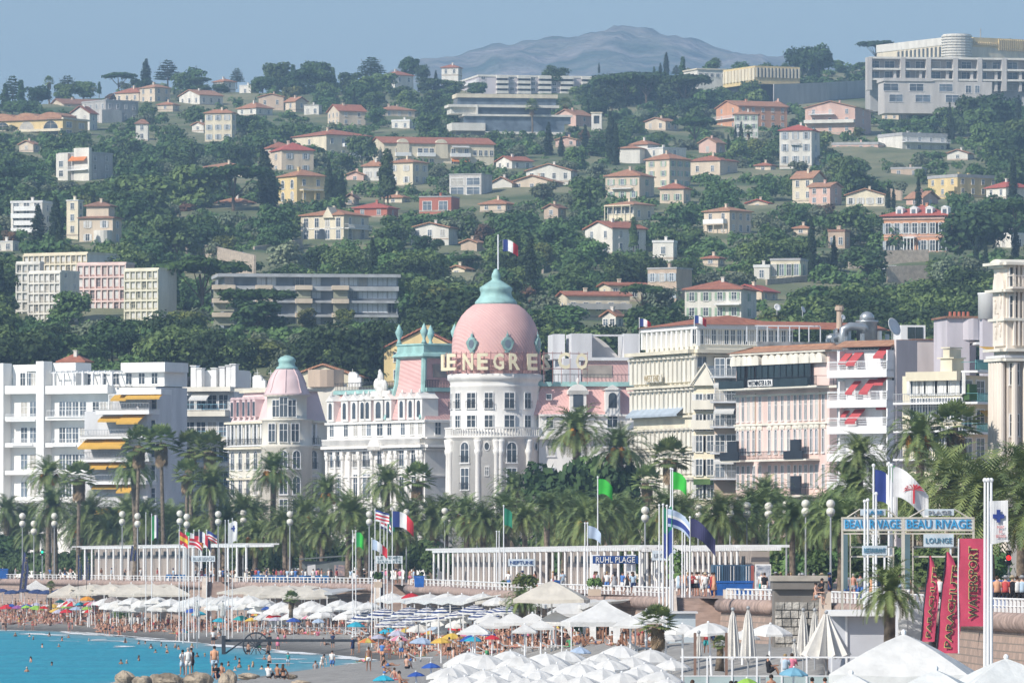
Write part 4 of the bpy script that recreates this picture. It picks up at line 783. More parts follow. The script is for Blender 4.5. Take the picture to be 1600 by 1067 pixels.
def palm_protos():
 for v in range(4):       # date palm, crown radius 3.6
  q = []; n = 74
  for i in range(n):
   t = i/n; e = R(86 - 108*t**.85 +rnd.uniform(-7,7)); q += frond_verts(3.9 - .5*abs(.4 - t) +rnd.uniform(-.3,.3),e,1.0 +rnd.uniform(-.2,.25) if t < .75 else .7,i*2.399 +rnd.uniform(-.2,.2),19,.075,.62)
  y = []
  for i in range(12): y += frond_verts(2.9,R(-18 - 26*rnd.random()),.8,rnd.random()*6.28,12)
  d = MB()
  for i in range(7): a = i*.9 +v; d.ball((.75*math.cos(a),.75*math.sin(a),-.25 - .2*(i % 3)),(.28,.28,.42),6,5)
  t_ = MB(); t_.tube([(0,0,-1),(0,0,0),(.04,0,.45),(0,0,.9),(0,0,1.0)],[.40,.36,.31,.33,.33],10)
  boss = MB().ball((0,0,-.35),(.55,.55,.6),10,6)
  PP.setdefault('d',[]).append(dict(crown=qmesh('fronds',np.array(q),PALM),yel=qmesh('yellow_fronds',np.array(y),PALMY),dates=d.mesh('date_clusters',DATES),boss=boss.mesh('crown_boss',PTR),trunk=t_.mesh('trunk',PTR,True)))
 for v in range(3):       # fan palm, crown radius 2
  q = []; dd = []
  def fan(c,dr,r,lst):
   dr = dr.normalized(); s_ = dr.cross(Vector((0,0,1))).normalized(); u_ = s_.cross(dr)
   for k in range(11):
    a = R(-100 +20*k); v1 = (dr*math.cos(a*.9) +s_*math.sin(a*.9))*r*(1 - .25*abs(k - 5)/5); v1 += Vector((0,0,-.18*r)); w_ = (u_*.2 +s_*math.cos(a) - dr*math.sin(a)).normalized()*.085*r/.8
    lst += [c,c +v1*.55 - w_,c +v1,c +v1*.55 +w_]
  for i in range(44):
   t = i/44; e = R(85 - 115*t); az = i*2.399; h_ = Vector((math.cos(e)*math.cos(az),math.cos(e)*math.sin(az),math.sin(e))); c = h_*(1.0 +.3*rnd.random()); q += [Vector((0,0,0)),h_.cross(Vector((0,0,1)))*.04,c,c*.98]; fan(c,h_,.95,q)
  for i in range(40):
   az = i*2.399; z = -.1 - 1.7*rnd.random(); c = Vector((.34*math.cos(az),.34*math.sin(az),z)); fan(c,Vector((math.cos(az)*.35,math.sin(az)*.35,-1)),.7,dd)
  t_ = MB().tube([(0,0,-1),(0,0,0),(.05,0,.4),(0,0,.8),(0,0,1)],[.34,.26,.2,.17,.16],8)
  PP.setdefault('w',[]).append(dict(crown=qmesh('fronds',np.array([tuple(a) for a in q]),PALM),dead=qmesh('dead_fronds',np.array([tuple(a) for a in dd]),DEAD),trunk=t_.mesh('trunk',PTR,True)))
palm_protos()
npalm = 0
def palm(kind,px,py,wpx,D,dates=False,label=None,zb=ZP,lean=0.0,yel=True):
 """palm whose crown centre shows at px, py and whose crown spans wpx"""
 global npalm
 p = PP[kind][npalm % len(PP[kind])]; npalm += 1; D = max(D,wallD(px) +14) if zb == ZP and D > 700 else D; s = wpx*D/F/(5.8 if kind == 'd' else 3.4); zc = Z(py,D); H = zc - zb
 o = thing('palm_tree','','palm tree',(X(px,D),D,zb),rnd.random()*6.28,'palm trees along the promenade'); k = max(.8,s)
 ob('trunk',p['trunk'],o,scale=(k*(1.05 if kind == 'd' else 1),k,H - .1)); c = ob('fronds',p['crown'],o,(0,0,H),rnd.random()*6,s)
 if kind == 'd':
  ob('crown_boss',p['boss'],o,(0,0,H),0,s)
  if yel: ob('yellow_fronds',p['yel'],o,(0,0,H),rnd.random()*6,s)
  if dates: ob('date_clusters',p['dates'],o,(0,0,H),0,s*1.2)
 else: ob('dead_fronds',p['dead'],o,(0,0,H),0,s)
 look = ('feathery date palm with orange dates' if dates else 'feathery date palm') if kind == 'd' else 'tall fan palm with brown skirt'
 if label: o['label'] = label
 else: auto(o,look,px,py,'palm tree')
 o.rotation_euler = (R(rnd.uniform(-2.2,2.2)),R(rnd.uniform(-2.2,2.2)),rnd.random()*6.28); c.scale = (s*rnd.uniform(.94,1.08),s*rnd.uniform(.94,1.08),s*rnd.uniform(.85,1.1))
 return o
PALMS = [('w',210,694,56,1000),('w',257,690,58,1000),('w',300,700,56,1000),('w',330,702,58,990),('w',290,740,50,980),('w',647,748,52,980),('w',1050,714,64,840),('w',1012,752,50,850),('w',1503,664,84,640),('w',122,745,56,1000),
 ('d',75,742,76,1010),('d',86,792,82,960),('d',427,738,78,1000),('d',515,772,74,990),('d',605,756,76,985),('d',905,672,104,930),('d',970,702,100,900),('d',800,764,72,960),('d',1343,712,96,640),('d',1442,684,112,640),('d',1190,775,80,760),('d',1215,790,70,740),('d',335,760,80,960),('d',215,735,70,1010),
 ('d',1545,790,190,470),('d',1490,760,150,520),('d',1595,740,130,480),('d',1425,790,130,540),('d',1380,770,110,600),('d',1620,800,150,430),('d',1330,760,100,640)]
for i,x in enumerate((5,38,128,145,176,205,232,268,300,345,372,398,440,470,500,540,566,598,640,672,700,728,760,790,825,852,880,915,950,975,1040,1068,1095,1125,1150,1180,1235,1262,1290,1318)):
 D = wallD(x) +42 +(0 if x < 640 else 130) +(i % 3)*26; PALMS.append(('d',x +rnd.uniform(-6,6),812 +(i*37 % 5)*5 - 10 - (6 if 640 < x < 1000 else 0),(70 +(i*13 % 4)*6)*(1 +max(0,x - 700)/1800),D))
for k,p_ in enumerate(PALMS): palm(p_[0],p_[1],p_[2],p_[3],p_[4],dates=(p_[0] == 'd' and k in (10,12,13,15,16,19,33,44,52,58,61)))
for i in range(24): x = 8 +i*56 +rnd.uniform(-14,14); palm('d',x,838 +rnd.uniform(-8,8),(72 +rnd.uniform(-8,10))*(1 +max(0,x - 700)/1800),wallD(x) +(55 if x < 640 else 240),dates=i % 5 == 2)
# palms up on the slope
for x,y,w,yb in ((1118,100,20,118),(832,166,22,215),(884,163,22,200),(1440,462,34,520),(77,128,18,160),(1170,205,16,240)):
 D = DH(yb); palm('w',x,y,w,D,zb=Z(yb,D))
# dark shrubs and small trees between the palms and the hotels
for k,x,y,h,w,D,lk in (('dark',872,812,92,.8,890,'dense dark garden tree'),('green',928,800,80,.9,905,'dense dark garden tree'),('dark',900,830,70,1.1,880,'dense dark garden tree'),('dark',15,903,70,1.2,1150,'dark round promenade tree'),('dark',960,800,80,.7,900,'dense dark garden tree'),('green',1230,915,75,1.1,690,'leafy garden tree'),('green',1285,925,70,1.0,640,'leafy garden tree'),
 ('dark',1015,905,60,1,800,'leafy garden tree'),('green',1160,915,70,.9,720,'leafy garden tree'),('dark',1360,930,90,1.0,560,'leafy garden tree'),('green',1455,930,80,1.2,520,'leafy garden tree'),('green',1110,905,55,1.1,790,'leafy garden tree')):
 tree(k,x,y,880 +26400/D - (y - h),w*(.8 if y < 850 else 1),D=D,zb=ZP,look=lk,group='garden trees by the promenade')
def hedge(label,pts,hh,m='dark',D=1000,d=2.0,n=26):
 v = []
 for (a,Da),(b,Db) in zip(pts,pts[1:]):
  A = Vector((X(a,Da),Da,ZP)); B = Vector((X(b,Db),Db,ZP)); L = (B - A).length; k = max(2,int(L/1.6)); lob = [tuple(A.lerp(B,(i +.5)/k)[:2]) +(ZP +hh*.45,1.3,d*.5,hh*.55) for i in range(k)]; v.append(leaves(lob,int(k*n*hh),.26))
 return tag(ob('hedge',qmesh('hedge',np.concatenate(v),LF[m])),label,'hedge')
hedge('dark green hedge under the palms on the left',[(-20,1165),(330,985)],4)
hedge('green hedge under the palms left of the domed hotel',[(335,1000),(680,905)],5.2,'green')
hedge('dark hedge behind the long white pergola',[(690,925),(1160,760)],4.2)
hedge('green hedge behind the lamp row on the right',[(1150,735),(1560,560)],3.6,'green')
# ---------------------------------------------------------------- the seafront row
PINK = mat('pink_roof_shingle',(.74,.46,.43),.85,col2=(.66,.40,.38),scale=.5); PALEPINK = mat('pale_pink_zinc',(.74,.57,.57),.75,.06,.5); TEAL = mat('verdigris_copper',(.35,.57,.54),.6,.12,.8)
t = PINK.node_tree; b = t.nodes['Principled BSDF']; tc = t.nodes.new('ShaderNodeTexCoord'); mp = t.nodes.new('ShaderNodeMapping'); mp.inputs['Rotation'].default_value = (.9,.3,.6); w = t.nodes.new('ShaderNodeTexWave'); w.inputs['Scale'].default_value = .75; w.inputs['Distortion'].default_value = .15
t.links.new(tc.outputs['Object'],mp.inputs[0]); t.links.new(mp.outputs[0],w.inputs[0]); bp = t.nodes.new('ShaderNodeBump'); bp.inputs['Distance'].default_value = .10; bp.inputs['Strength'].default_value = .45; t.links.new(w.outputs['Fac'],bp.inputs['Height']); t.links.new(bp.outputs[0],b.inputs['Normal'])
CREAM = wallm('stone_cream',(.76,.70,.56)); WCREAM = wallm('pale_cream',(.80,.76,.66)); HPINK = wallm('hotel_pink',(.84,.64,.58)); NGREY = wallm('grey_and_shade',(.72,.72,.73)); YCR = wallm('yellow_cream',(.78,.71,.54))
def sb(name,label,cat,x0,xc,x1,D,a,L1=None,L2=None): return V(name,label,cat,x0,xc,x1,905,D=D,a=a,zb=ZP,group='buildings of the seafront row',L1=L1,L2=L2)
def bx(v,f,x0,x1,y0,y1,d0=.0,d1=.3,m=WHITE,nm='wall',uref=None):
 """box on a face given by picture columns and rows; d0 = how far it stands out, d1 = how far it goes in"""
 u0,u1 = v.u(f,x0),v.u(f,x1); um = (u0 +u1)/2 if uref is None else uref; return v.fpart(f,nm,MB().box(u0,u1,-d0,d1,v.z(y1,f,um),v.z(y0,f,um)),m)
# 1 white art deco flats
v = sb('apartment_building','white art deco apartment building with tall piers and a roof pergola, far left','apartments',-60,243,290,1190,58)
u_ = lambda x: v.u('L',x); z_ = lambda y,x=150: v.z(y,'L',u_(x)); L = v.L1
v.part('wall',MB().box(0,v.L2,0,L,-1,z_(612)).box(0,v.L2,0,L*.3,z_(612) +.004,z_(606)),STUCCO); v.fpart('R','end_wall',MB().box(-.2,v.L2 +.1,-.25,-.003,-1,z_(606)),NGREY)  # shade on the end wall is put into its greyer colour
for x0,x1,yt in ((8,17,568),(68,80,565),(-50,-42,570)): v.fpart('L','pier',MB().box(u_(x0),u_(x1),-2.2,.3,-1,z_(yt,x0)),STUCCO)
for x0,x1,yt in ((17.3,55,570),(80.3,116,567)): v.fpart('L','roof_block',MB().box(u_(x0),u_(x1),.4,5,z_(617,x0),z_(yt,x0)),STUCCO)
for x0,x1 in ((17.3,67.6),(80.3,178)):
 for y0,y1 in ((603,616),(651,657),(692,699),(735,742),(778,785)): v.fpart('L','balcony',MB().box(u_(x0),u_(x1),-1.9,.1,z_(y1,x0),z_(y0,x0)),STUCCO)
for x0,x1,y,n in ((20,66,646,5),(84,160,640,1),(30,62,684,4),(92,130,685,1)): v.balcony('L',u_(x0),u_(x1),z_(y +11,x0),2.1,rm=WMET,hh=1.05,step=.22 if n > 1 else .6)
for j,(y,hh) in enumerate(((650,2.4),(691,2.5),(733,2.5),(776,2.5),(818,2.4))):
 for x in (38,52,98,108,118,130,150,162): v.win('L',u_(x),z_(y,x),1.3,hh,'m',gm=GLASS if (x +j) % 3 == 0 else GLASS2)
 for x in (-20,-5,3): v.win('L',u_(x),z_(y - 8,x),1.1,2.0,'m',v=-.05)
pg = MB()
for i in range(12): x = u_(86 +i*8.5); pg.box(x,x +.14,-1.6,3,z_(581),z_(579))
pg.box(u_(86),u_(182),-1.4,-1.2,z_(582.5),z_(581)).box(u_(86),u_(182),2.6,2.8,z_(582.5),z_(581))
for i in range(7): x = u_(90 +i*15); pg.box(x,x +.35,-1.45,-1.1,z_(603),z_(582.6))
v.fpart('L','pergola',pg,WHITE)
v.fpart('L','penthouse',MB().box(u_(90),u_(240),3.2,10,z_(604),z_(582)).box(u_(178),u_(247),2,9,z_(582),z_(567)),STUCCO); v.rows('L',[z_(600)],7,1.2,1.8,'m',u0=u_(95),u1=u_(235),v=3.2)
for x in (36,45,53,60): v.win('L',u_(x),z_(603,x),1.0,2.2,'m',v=-.02)
v.fpart('L','roof_frame',MB().box(u_(17.4),u_(67),-.02,.2,z_(612,40),z_(604,40)).box(u_(42),u_(67),-.3,.3,z_(580,50),z_(578,50)).box(u_(42),u_(43),-.2,.2,z_(604,50),z_(580,50)),STUCCO)
lm(60,700,'the white art deco flats')
# 2 awning wing
v = sb('apartment_building','stepped balcony block with yellow awnings beside a blank shaded wall','apartments',132,243,246,1172,66,L2=9)
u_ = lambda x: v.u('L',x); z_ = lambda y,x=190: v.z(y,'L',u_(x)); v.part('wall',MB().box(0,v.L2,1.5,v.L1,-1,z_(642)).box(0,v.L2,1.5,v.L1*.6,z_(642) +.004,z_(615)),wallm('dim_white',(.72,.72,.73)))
for y0,y1,x0,x1 in ((609,617,192,262),(640,648,160,243),(681,686,135,243),(716,722,133,243),(751,757,139,238),(787,792,136,238),(822,828,136,238)):
 v.fpart('L','balcony',MB().box(u_(x0),u_(x1),-2.4,1.5,z_(y1,x0),z_(y0,x0)),WHITE)
 if y0 > 620: v.balcony('L',u_(x0),u_(x1),z_(y0,x0),2.4,rm=GMET,step=.5,hh=1.0)
for y in (679,714,749,785,820,639): v.rows('L',[z_(y)],5,1.9,2.4,'m',u0=u_(165 if y < 660 else 140),u1=u_(238),gm=GLASS,v=1.5)
for x0,x1,y,d in ((207,262,613,2),(182,206,617,1.6),(162,208,650,1.6),(196,230,648,2.8),(136,172,687,2.8),(168,204,686,2.9),(140,176,723,1.8),(178,206,722,1.4),(194,216,757,2.4),(150,190,757,1.0),(140,176,794,1.6),(178,222,793,1.4),(208,222,795,2.6)): v.awning('L',u_(x0),u_(x1),z_(y,x0),d,AWN['y'],d*.48,v=-.6 if x1 < 240 else -1)
lm(190,690,'the yellow awnings')
# 3 white balcony block, set back
v = sb('apartment_building','white block with pale blue balcony rails and rooftop chimneys','apartments',278,366,370,1215,72,L2=10)
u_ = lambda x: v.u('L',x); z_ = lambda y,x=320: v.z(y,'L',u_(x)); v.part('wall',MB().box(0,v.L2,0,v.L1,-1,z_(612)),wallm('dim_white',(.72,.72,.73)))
BRL = mat('blue_railing',(.25,.50,.66),.5,.05)
for y0,y1,x0,x1 in ((605,612,291,366),(641,651,281,358),(683,690,281,360),(722,729,281,358),(760,768,278,358),(800,806,278,358)):
 v.fpart('L','balcony',MB().box(u_(x0),u_(x1),-2,.1,z_(y1,x0),z_(y0,x0)),WCREAM)
 if y0 > 610: v.balcony('L',u_(x0),u_(x1),z_(y0,x0),2,rm=BRL,step=1.2); v.rows('L',[z_(y0 - 2)],4,1.6,2.4,'m',u0=u_(288),u1=u_(358))
v.awning('L',u_(303),u_(331),z_(612),2.6,AWN['w'],1.3)
q = MB().box(u_(296),u_(366),2,8,z_(605),z_(578))
for x,t_ in ((301,572),(346,574),(356,572),(363,570),(310,576),(333,576)): q.box(u_(x - 4),u_(x +4),.3,1.9,z_(605),z_(t_)).box(u_(x - 5),u_(x +5),.1,2.1,z_(t_),z_(t_ - 1.5))
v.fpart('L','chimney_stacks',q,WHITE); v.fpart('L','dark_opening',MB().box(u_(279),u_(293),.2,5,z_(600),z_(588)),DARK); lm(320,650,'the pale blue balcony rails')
v = sb('roof_house','cluttered white rooftop with chimneys and aerials behind the pink cupola','building',358,560,590,1245,72); v.part('wall',MB().box(0,v.L2,0,v.L1,-1,v.zc(604)),WCREAM)
q = MB()
for i in range(26): x = 1 +i*v.L1/27; y = 1 +(i*37 % 5); h_ = .6 +(i*13 % 7)*.35; q.box(x,x +.5 +(i % 4)*.4,y,y +.8,v.zc(604),v.zc(604) +h_)
for i in range(9): x = 2 +i*v.L1/9.5; q.box(x,x +.06,2,2.06,v.zc(604),v.zc(604) +3.2).box(x - .5,x +.5,2,2.05,v.zc(604) +2.6,v.zc(604) +2.66)
v.fpart('L','chimneys',q,WHITE); v.part('brick_stair_block',MB().lathe([(3.2,v.zc(604)),(3.2,v.zc(577))],16,v.L2*.2,v.L1*.28),WALL['t'])
# 4 cream corner building with pink cupola
v = sb('apartment_building','cream corner building with a pale pink bell cupola and arcaded balconies','apartments',358,446,512,1130,31)
zR = lambda y,x=470: v.z(y,'R',v.u('R',x)); H = zR(657); v.part('wall',MB().box(0,v.L2,0,v.L1,-1,H),WCREAM)
for f in 'LR':
 Lf = v.fr(f)[4]
 for y,d in ((657,.8),(697,.9),(745,.35),(787,.35)): v.fpart(f,'cornice',MB().box(-.3,Lf +.3,-d,-.01,zR(y) - .35,zR(y)),CREAM)
v.part('mansard_roof',MB().loft([[(.2,.2,H),(v.L2 - .2,.2,H),(v.L2 - .2,v.L1 - .2,H),(.2,v.L1 - .2,H)],[(1.8,1.8,zR(611)),(v.L2 - .9,1.8,zR(611)),(v.L2 - .9,v.L1 - 1.8,zR(611)),(1.8,v.L1 - 1.8,zR(611))]]),PALEPINK)
v.part('roof_edge',MB().box(1.2,v.L2 - .4,1.2,v.L1 - 1.2,zR(611),zR(607)),CREAM)
tz = zR; turret = MB().lathe([(4.1,-1),(4.1,tz(700)),(4.4,tz(697)),(4.0,tz(694)),(4.0,tz(658)),(4.4,tz(656)),(3.2,tz(654)),(3.2,tz(620)),(3.9,tz(618))],28,.6,.6); v.part('turret',turret,WCREAM,True)
v.part('cupola',MB().lathe([(3.9,tz(618)),(3.5,tz(614)),(3.1,tz(605)),(2.85,tz(596)),(2.5,tz(588)),(2.0,tz(581)),(1.6,tz(576))],28,.6,.6),PALEPINK,True)
cp = MB().lathe([(1.75,tz(577)),(1.75,tz(574.5)),(1.35,tz(572)),(1.3,tz(567)),(1.45,tz(565)),(1.4,tz(562)),(1.1,tz(558.5)),(.5,tz(556)),(.06,tz(555))],20,.6,.6); v.part('cupola_cap',cp,TEAL,True)
for k in range(8): a_ = k*PI/4 +.2; cp2 = MB().tube([(.6 +r_*math.cos(a_),.6 +r_*math.sin(a_),tz(y)) for r_,y in ((3.55,614),(3.15,605),(2.9,596),(2.55,588),(2.05,581),(1.7,577))],.09,5); v.part('cupola_rib',cp2,PALEPINK)
def drum_win(v,cx,cy,r,ang,z,w,h,kind='m',gm=GLASS,sm=None):
 """window on a round wall; ang is measured from the viewer's direction in the local frame"""
 root = None
 for nm,me,par in win_parts(w,h,kind,WHITE,gm,sm):
  if par is None: root = ob(nm,me,v.o,(cx +(r +.02)*math.sin(ang),cy - (r +.02)*math.cos(ang),z),ang)
  else: ob(nm,me,root)
aw = v.a
for dpx,y,h_,k in ((-16,651,2.6,'m'),(-4,651,3.0,'m'),(9,651,2.6,'m'),(-22,690,2.8,'m'),(-4,690,2.8,'m'),(14,690,2.8,'m'),(-4,732,2.8,'am'),(16,732,2.8,'am'),(-4,772,2.8,'am'),(16,772,2.8,'am'),(-4,806,2.6,'m'),(16,806,2.6,'m')):
 rr = 3.22 if y < 655 else 4.1; drum_win(v,.6,.6,rr,-aw +math.asin(max(-.95,min(.95,dpx*v.s/rr))),tz(y),1.25,h_,k)
for f,xs in (('L',(364,376,388,400,411)),('R',(490,))):
 for x in xs:
  for y,h_,k in ((691,2.9,'m'),(732,2.9,'am'),(772,2.9,'m'),(806,2.6,'m')): v.win(f,v.u(f,x),tz(y),1.1,h_,k +'g')
 for i in range(len(xs)*2): x = xs[0] - 5 +i*(xs[-1] - xs[0] +12)/(len(xs)*2); q = MB().lathe([(.2,tz(694)),(.17,tz(662))],8,v.u(f,x),-.5); v.fpart(f,'column',q,WHITE)
 v.balcony(f,v.u(f,xs[0] - 6),v.u(f,xs[-1] +6),tz(694),1.0,rm=DARK)
for x in (365,374,383,391,399): d_ = v.fpart('L','dormer',MB().box(-.5,.5,-.3,2.4,tz(650),tz(622)).extr([(-.65,tz(622)),(.65,tz(622)),(0,tz(618))],-.4,2.4),PALEPINK,u=v.u('L',x)); ob('pane',MB().box(-.36,.36,-.34,-.3,tz(648),tz(626)).mesh('pane',GLASS),d_)
for y0,y1 in ((700,740),(745,788),(792,840)):
 for x in (459,467,506): v.fpart('R','column',MB().lathe([(.34,tz(y1)),(.28,tz(y0 +5)),(.42,tz(y0))],10,v.u('R',x),-.45),WCREAM)
lm(446,620,'the pale pink cupola')
# 5 the domed hotel
NW = wallm('hotel_white',(.86,.84,.80))
v = sb('domed_hotel','white belle epoque hotel with a big pink dome and mansard wings','hotel',511,664,712,1075,34)
uL = lambda x: v.u('L',x); z_ = lambda y,x=664: v.z(y,'L',uL(x)); L = v.L1; H = z_(655)
v.part('wall',MB().box(0,v.L2,0,L,-1,H),NW)
v.part('mansard_roof',MB().loft([[(.1,.1,H),(v.L2 +2,.1,H),(v.L2 +2,L,H),(.1,L,H)],[(1.5,1.5,z_(611)),(v.L2 +2,1.5,z_(611)),(v.L2 +2,L - .5,z_(611)),(1.5,L - .5,z_(611))]]),PINK)
v.part('copper_edge',MB().box(1.0,v.L2 +2,1.0,L - .2,z_(611),z_(605)),TEAL); v.part('roof_deck',MB().box(1.3,v.L2 +2,1.3,L,z_(605),z_(604)),GREY)
rl = MB(); n = 60
for i in range(n): y = 1.1 +(L - 1.5)*i/n; rl.box(1.1,1.16,y,y +.06,z_(605),z_(605) +1.1)
rl.box(1.09,1.17,1.1,L - .4,z_(605) +1.1,z_(605) +1.18).box(1.17,v.L2 +1,1.02,1.1,z_(605) +1.1,z_(605) +1.18)
for i in range(20): x = 1.2 +(v.L2)*i/20; rl.box(x,x +.06,1.03,1.09,z_(605),z_(605) +1.1)
v.part('roof_railing',rl,DARK)
for f in 'LR':
 Lf = v.fr(f)[4] +(.4 if f == 'L' else 0)
 for y,d,t_ in ((656,.35,.35),(694,1.1,.45),(683,.9,.2),(700,.5,.3),(742,.25,.2),(790,.25,.2)): v.fpart(f,'cornice',MB().box(-.2,Lf,-d,-.01,z_(y) - t_,z_(y)),NW)
bal = MB(); n = 90
for i in range(n): u = L*i/n; bal.box(u,u +.14,-.95,-.8,z_(692) - .1,z_(684))
v.fpart('L','balustrade',bal,NW)
DXS = (519,541,556,569,577,594,609,630,644,657)
for i,x in enumerate(DXS):
 big = x == 594; w_ = 1.9 if big else 1.25
 q = MB().box(-w_/2 - .35,w_/2 +.35,-.35,2.6,z_(655),z_(622)); q.extr([(-w_/2 - .6,z_(622)),(w_/2 +.6,z_(622)),(w_*.28,z_(616.5)),(0,z_(612)),(-w_*.28,z_(616.5))],-.55,2.6)
 if big: q.ball((0,.2,z_(608)),(1.0,.6,1.3),8,6); q.extr(arch_poly(3.4,z_(622),z_(603))[::-1],.3,2.6)
 q.ball((0,-.1,z_(611)),(.18,.18,.4),6,5)
 d_ = v.fpart('L','dormer',q,NW,u=uL(x)); ob('pane',MB().extr(arch_poly(w_*.72,z_(651),z_(625))[::-1],-.40,-.36).mesh('pane',GLASS),d_)
 v.win('L',uL(x),z_(678),1.1 if not big else 1.6,1.9,'m',gm=GLASS2 if i % 3 else GLASS)
for i,x in enumerate((520,531,556,571,577,594,628,647)):
 v.win('L',uL(x),z_(727),1.25,2.9,'amg'); v.win('L',uL(x),z_(776),1.2,3.6,'mg'); v.win('L',uL(x),z_(818),1.2,2.6,'m')
for x in (513,526,537,548,563,583,602,613,621,638,655,661): v.fpart('L','pilaster',MB().box(-.28,.28,-.4,-.01,z_(800),z_(703)).box(-.42,.42,-.52,-.01,z_(708),z_(702)).ball((0,-.35,z_(712)),(.42,.3,.5),6,5),NW,u=uL(x))
v.fpart('L','frontispiece',MB().box(-1.9,1.9,-1.0,-.01,z_(700),z_(696)).lathe([(1.5,-.6),(1.5,.1)],12,0,z_(694)).extr(arch_poly(3.6,z_(696),z_(683))[::-1],-1.2,-.6),NW,u=uL(594))
for x in (684,):
 v.win('R',v.u('R',x),z_(678),1.0,1.8,'m')
# pavilion with copper crown and urns
pc = (3.6,L*(1 - (uL(632)/L))); hw = 3.45
def sq(h,z): return [(pc[0] - h +1.2,pc[1] - h,z),(pc[0] +h - 1.2 +1,pc[1] - h,z),(pc[0] +h,pc[1] +h,z),(pc[0] - h +1.2,pc[1] +h,z)]
zt = lambda y: v.z(y,'L',uL(632))
v.part('pavilion_roof',MB().loft([sq(5.0,zt(655)),sq(4.3,zt(630)),sq(3.75,zt(600)),sq(3.5,zt(560))]),PINK)
v.part('copper_crown',MB().loft([sq(3.7,zt(560)),sq(4.3,zt(557)),sq(4.1,zt(553)),sq(3.75,zt(551)),sq(3.7,zt(541)),sq(3.9,zt(539)),sq(3.8,zt(537))]),TEAL)
for i in range(4):
 p0,p1 = sq(5.0,zt(655))[i],sq(3.5,zt(560))[i]; v.part('copper_hip',MB().tube([p0,sq(4.3,zt(630))[i],sq(3.75,zt(600))[i],p1],.42,6),TEAL)
 c = sq(3.5,zt(537))[i]; v.part('urn',MB().lathe([(.45,c[2]),(.3,c[2] +.4),(.2,c[2] +.7),(.5,c[2] +1.4),(.62,c[2] +1.9),(.35,c[2] +2.4),(.3,c[2] +2.6),(.12,c[2] +2.9),(.03,c[2] +3.1)],10,c[0],c[1]),TEAL,True)
v.part('pavilion_opening',MB().box(pc[0] - .8,pc[0] +2.2,pc[1] - 3.75,pc[1] - 3.0,zt(590),zt(569)),mat('taupe_panel',(.40,.34,.30)))
v.fpart('L','gable_sculpture',MB().ball((0,0,z_(588)),(.6,.5,1.0),8,6).ball((-1.0,0,z_(598)),(.7,.5,1.0),8,6).ball((.9,.1,z_(600)),(.6,.5,.9),8,6).ball((.1,0,z_(597)),(.9,.5,.8),8,6).box(-2.6,2.4,-.2,.7,z_(617),z_(608)).ball((-.2,0,z_(579)),(.3,.3,.5),8,5),NW,u=uL(594),v=.1)
# drum and dome
dc = P(775,880,1062); M4 = v.o.matrix_basis if False else Matrix.Translation((v.C.x,v.C.y,ZP)) @ Matrix.Rotation(v.a,4,'Z'); lc = M4.inverted() @ Vector((dc.x,dc.y,ZP)); dx,dy = lc.x,lc.y; s_ = 1062/F
zd = lambda y: HC +(YH - y)*1055/F - ZP; px_ = lambda n: n*s_
v.part('drum',MB().lathe([(px_(76),-1),(px_(76),zd(686)),(px_(80),zd(684)),(px_(82),zd(681)),(px_(76),zd(680)),(px_(71.5),zd(679)),(px_(71.5),zd(604)),(px_(73),zd(602)),(px_(71),zd(600)),(px_(73),zd(594)),(px_(76),zd(592)),(px_(76),zd(584)),(px_(74),zd(583)),(px_(30),zd(582.5))],56,dx,dy),NW,True)
dm = [(68,583),(69,560),(69,540),(68,527),(65.5,515),(61,503),(54,491),(46,482),(37,475),(30,471.5)]
v.part('dome',MB().lathe([(px_(r),zd(y)) for r,y in dm],64,dx,dy),PINK,True)
v.part('copper_lantern',MB().lathe([(px_(r),zd(y)) for r,y in ((33,473),(33,470),(31,467),(27,463),(24.5,459),(24,454),(25.5,451),(25.5,447),(23,445),(17,441),(9,436),(6.5,434),(7,430),(6.5,425),(4.5,422),(3.5,419),(1.5,417))],32,dx,dy),TEAL,True)
v.part('flagpole',MB().tube([(dx +px_(4),dy,zd(418)),(dx +px_(4),dy,zd(363))],.11,6),WMET)
def ang(px): return -v.a +math.asin(max(-.97,min(.97,(px - 775)/71.5)))
for x,w_ in ((705,.9),(716,1.2),(737,1.45),(764,1.2),(796,1.5),(824,1.2),(842,1)):
 drum_win(v,dx,dy,px_(71.5),ang(x),zd(637),w_,2.25,'mg',GLASS); drum_win(v,dx,dy,px_(71.5),ang(x),zd(667),w_,1.75,'m',GLASS)
for x,k in ((730,'amg'),(798,'amg'),(762,'o'),(833,'o')):
 if k == 'o': drum_win(v,dx,dy,px_(76),ang(x),zd(703),.75,1.15,'o'); drum_win(v,dx,dy,px_(76),ang(x),zd(742),.5,1.2,'m')
 else: drum_win(v,dx,dy,px_(76),ang(x),zd(722),1.5,3.0,k); drum_win(v,dx,dy,px_(76),ang(x),zd(764),1.45,3.1,'mg'); drum_win(v,dx,dy,px_(76),ang(x),zd(805),1.4,2.6,'m')
for x in (703.5,709,749,776,782,822,843):
 a_ = ang(x); cx,cy = dx +px_(77)*math.sin(a_),dy - px_(77)*math.cos(a_); v.part('column',MB().lathe([(.42,zd(845)),(.44,zd(800)),(.36,zd(711)),(.52,zd(708)),(.55,zd(703)),(.42,zd(701)),(.62,zd(690)),(.62,zd(686))],12,cx,cy),NW,True)
rb = MB()
for k in range(46):
 a_ = ang(775) - 1.35 +k*.06; cx,cy = dx +px_(80)*math.sin(a_),dy - px_(80)*math.cos(a_); rb.box(cx - .09,cx +.09,cy - .09,cy +.09,zd(681),zd(670))
rb.lathe([(px_(79),zd(669)),(px_(81),zd(669)),(px_(81),zd(667)),(px_(79),zd(667))],48,dx,dy,cap=False); v.part('drum_balustrade',rb,NW)
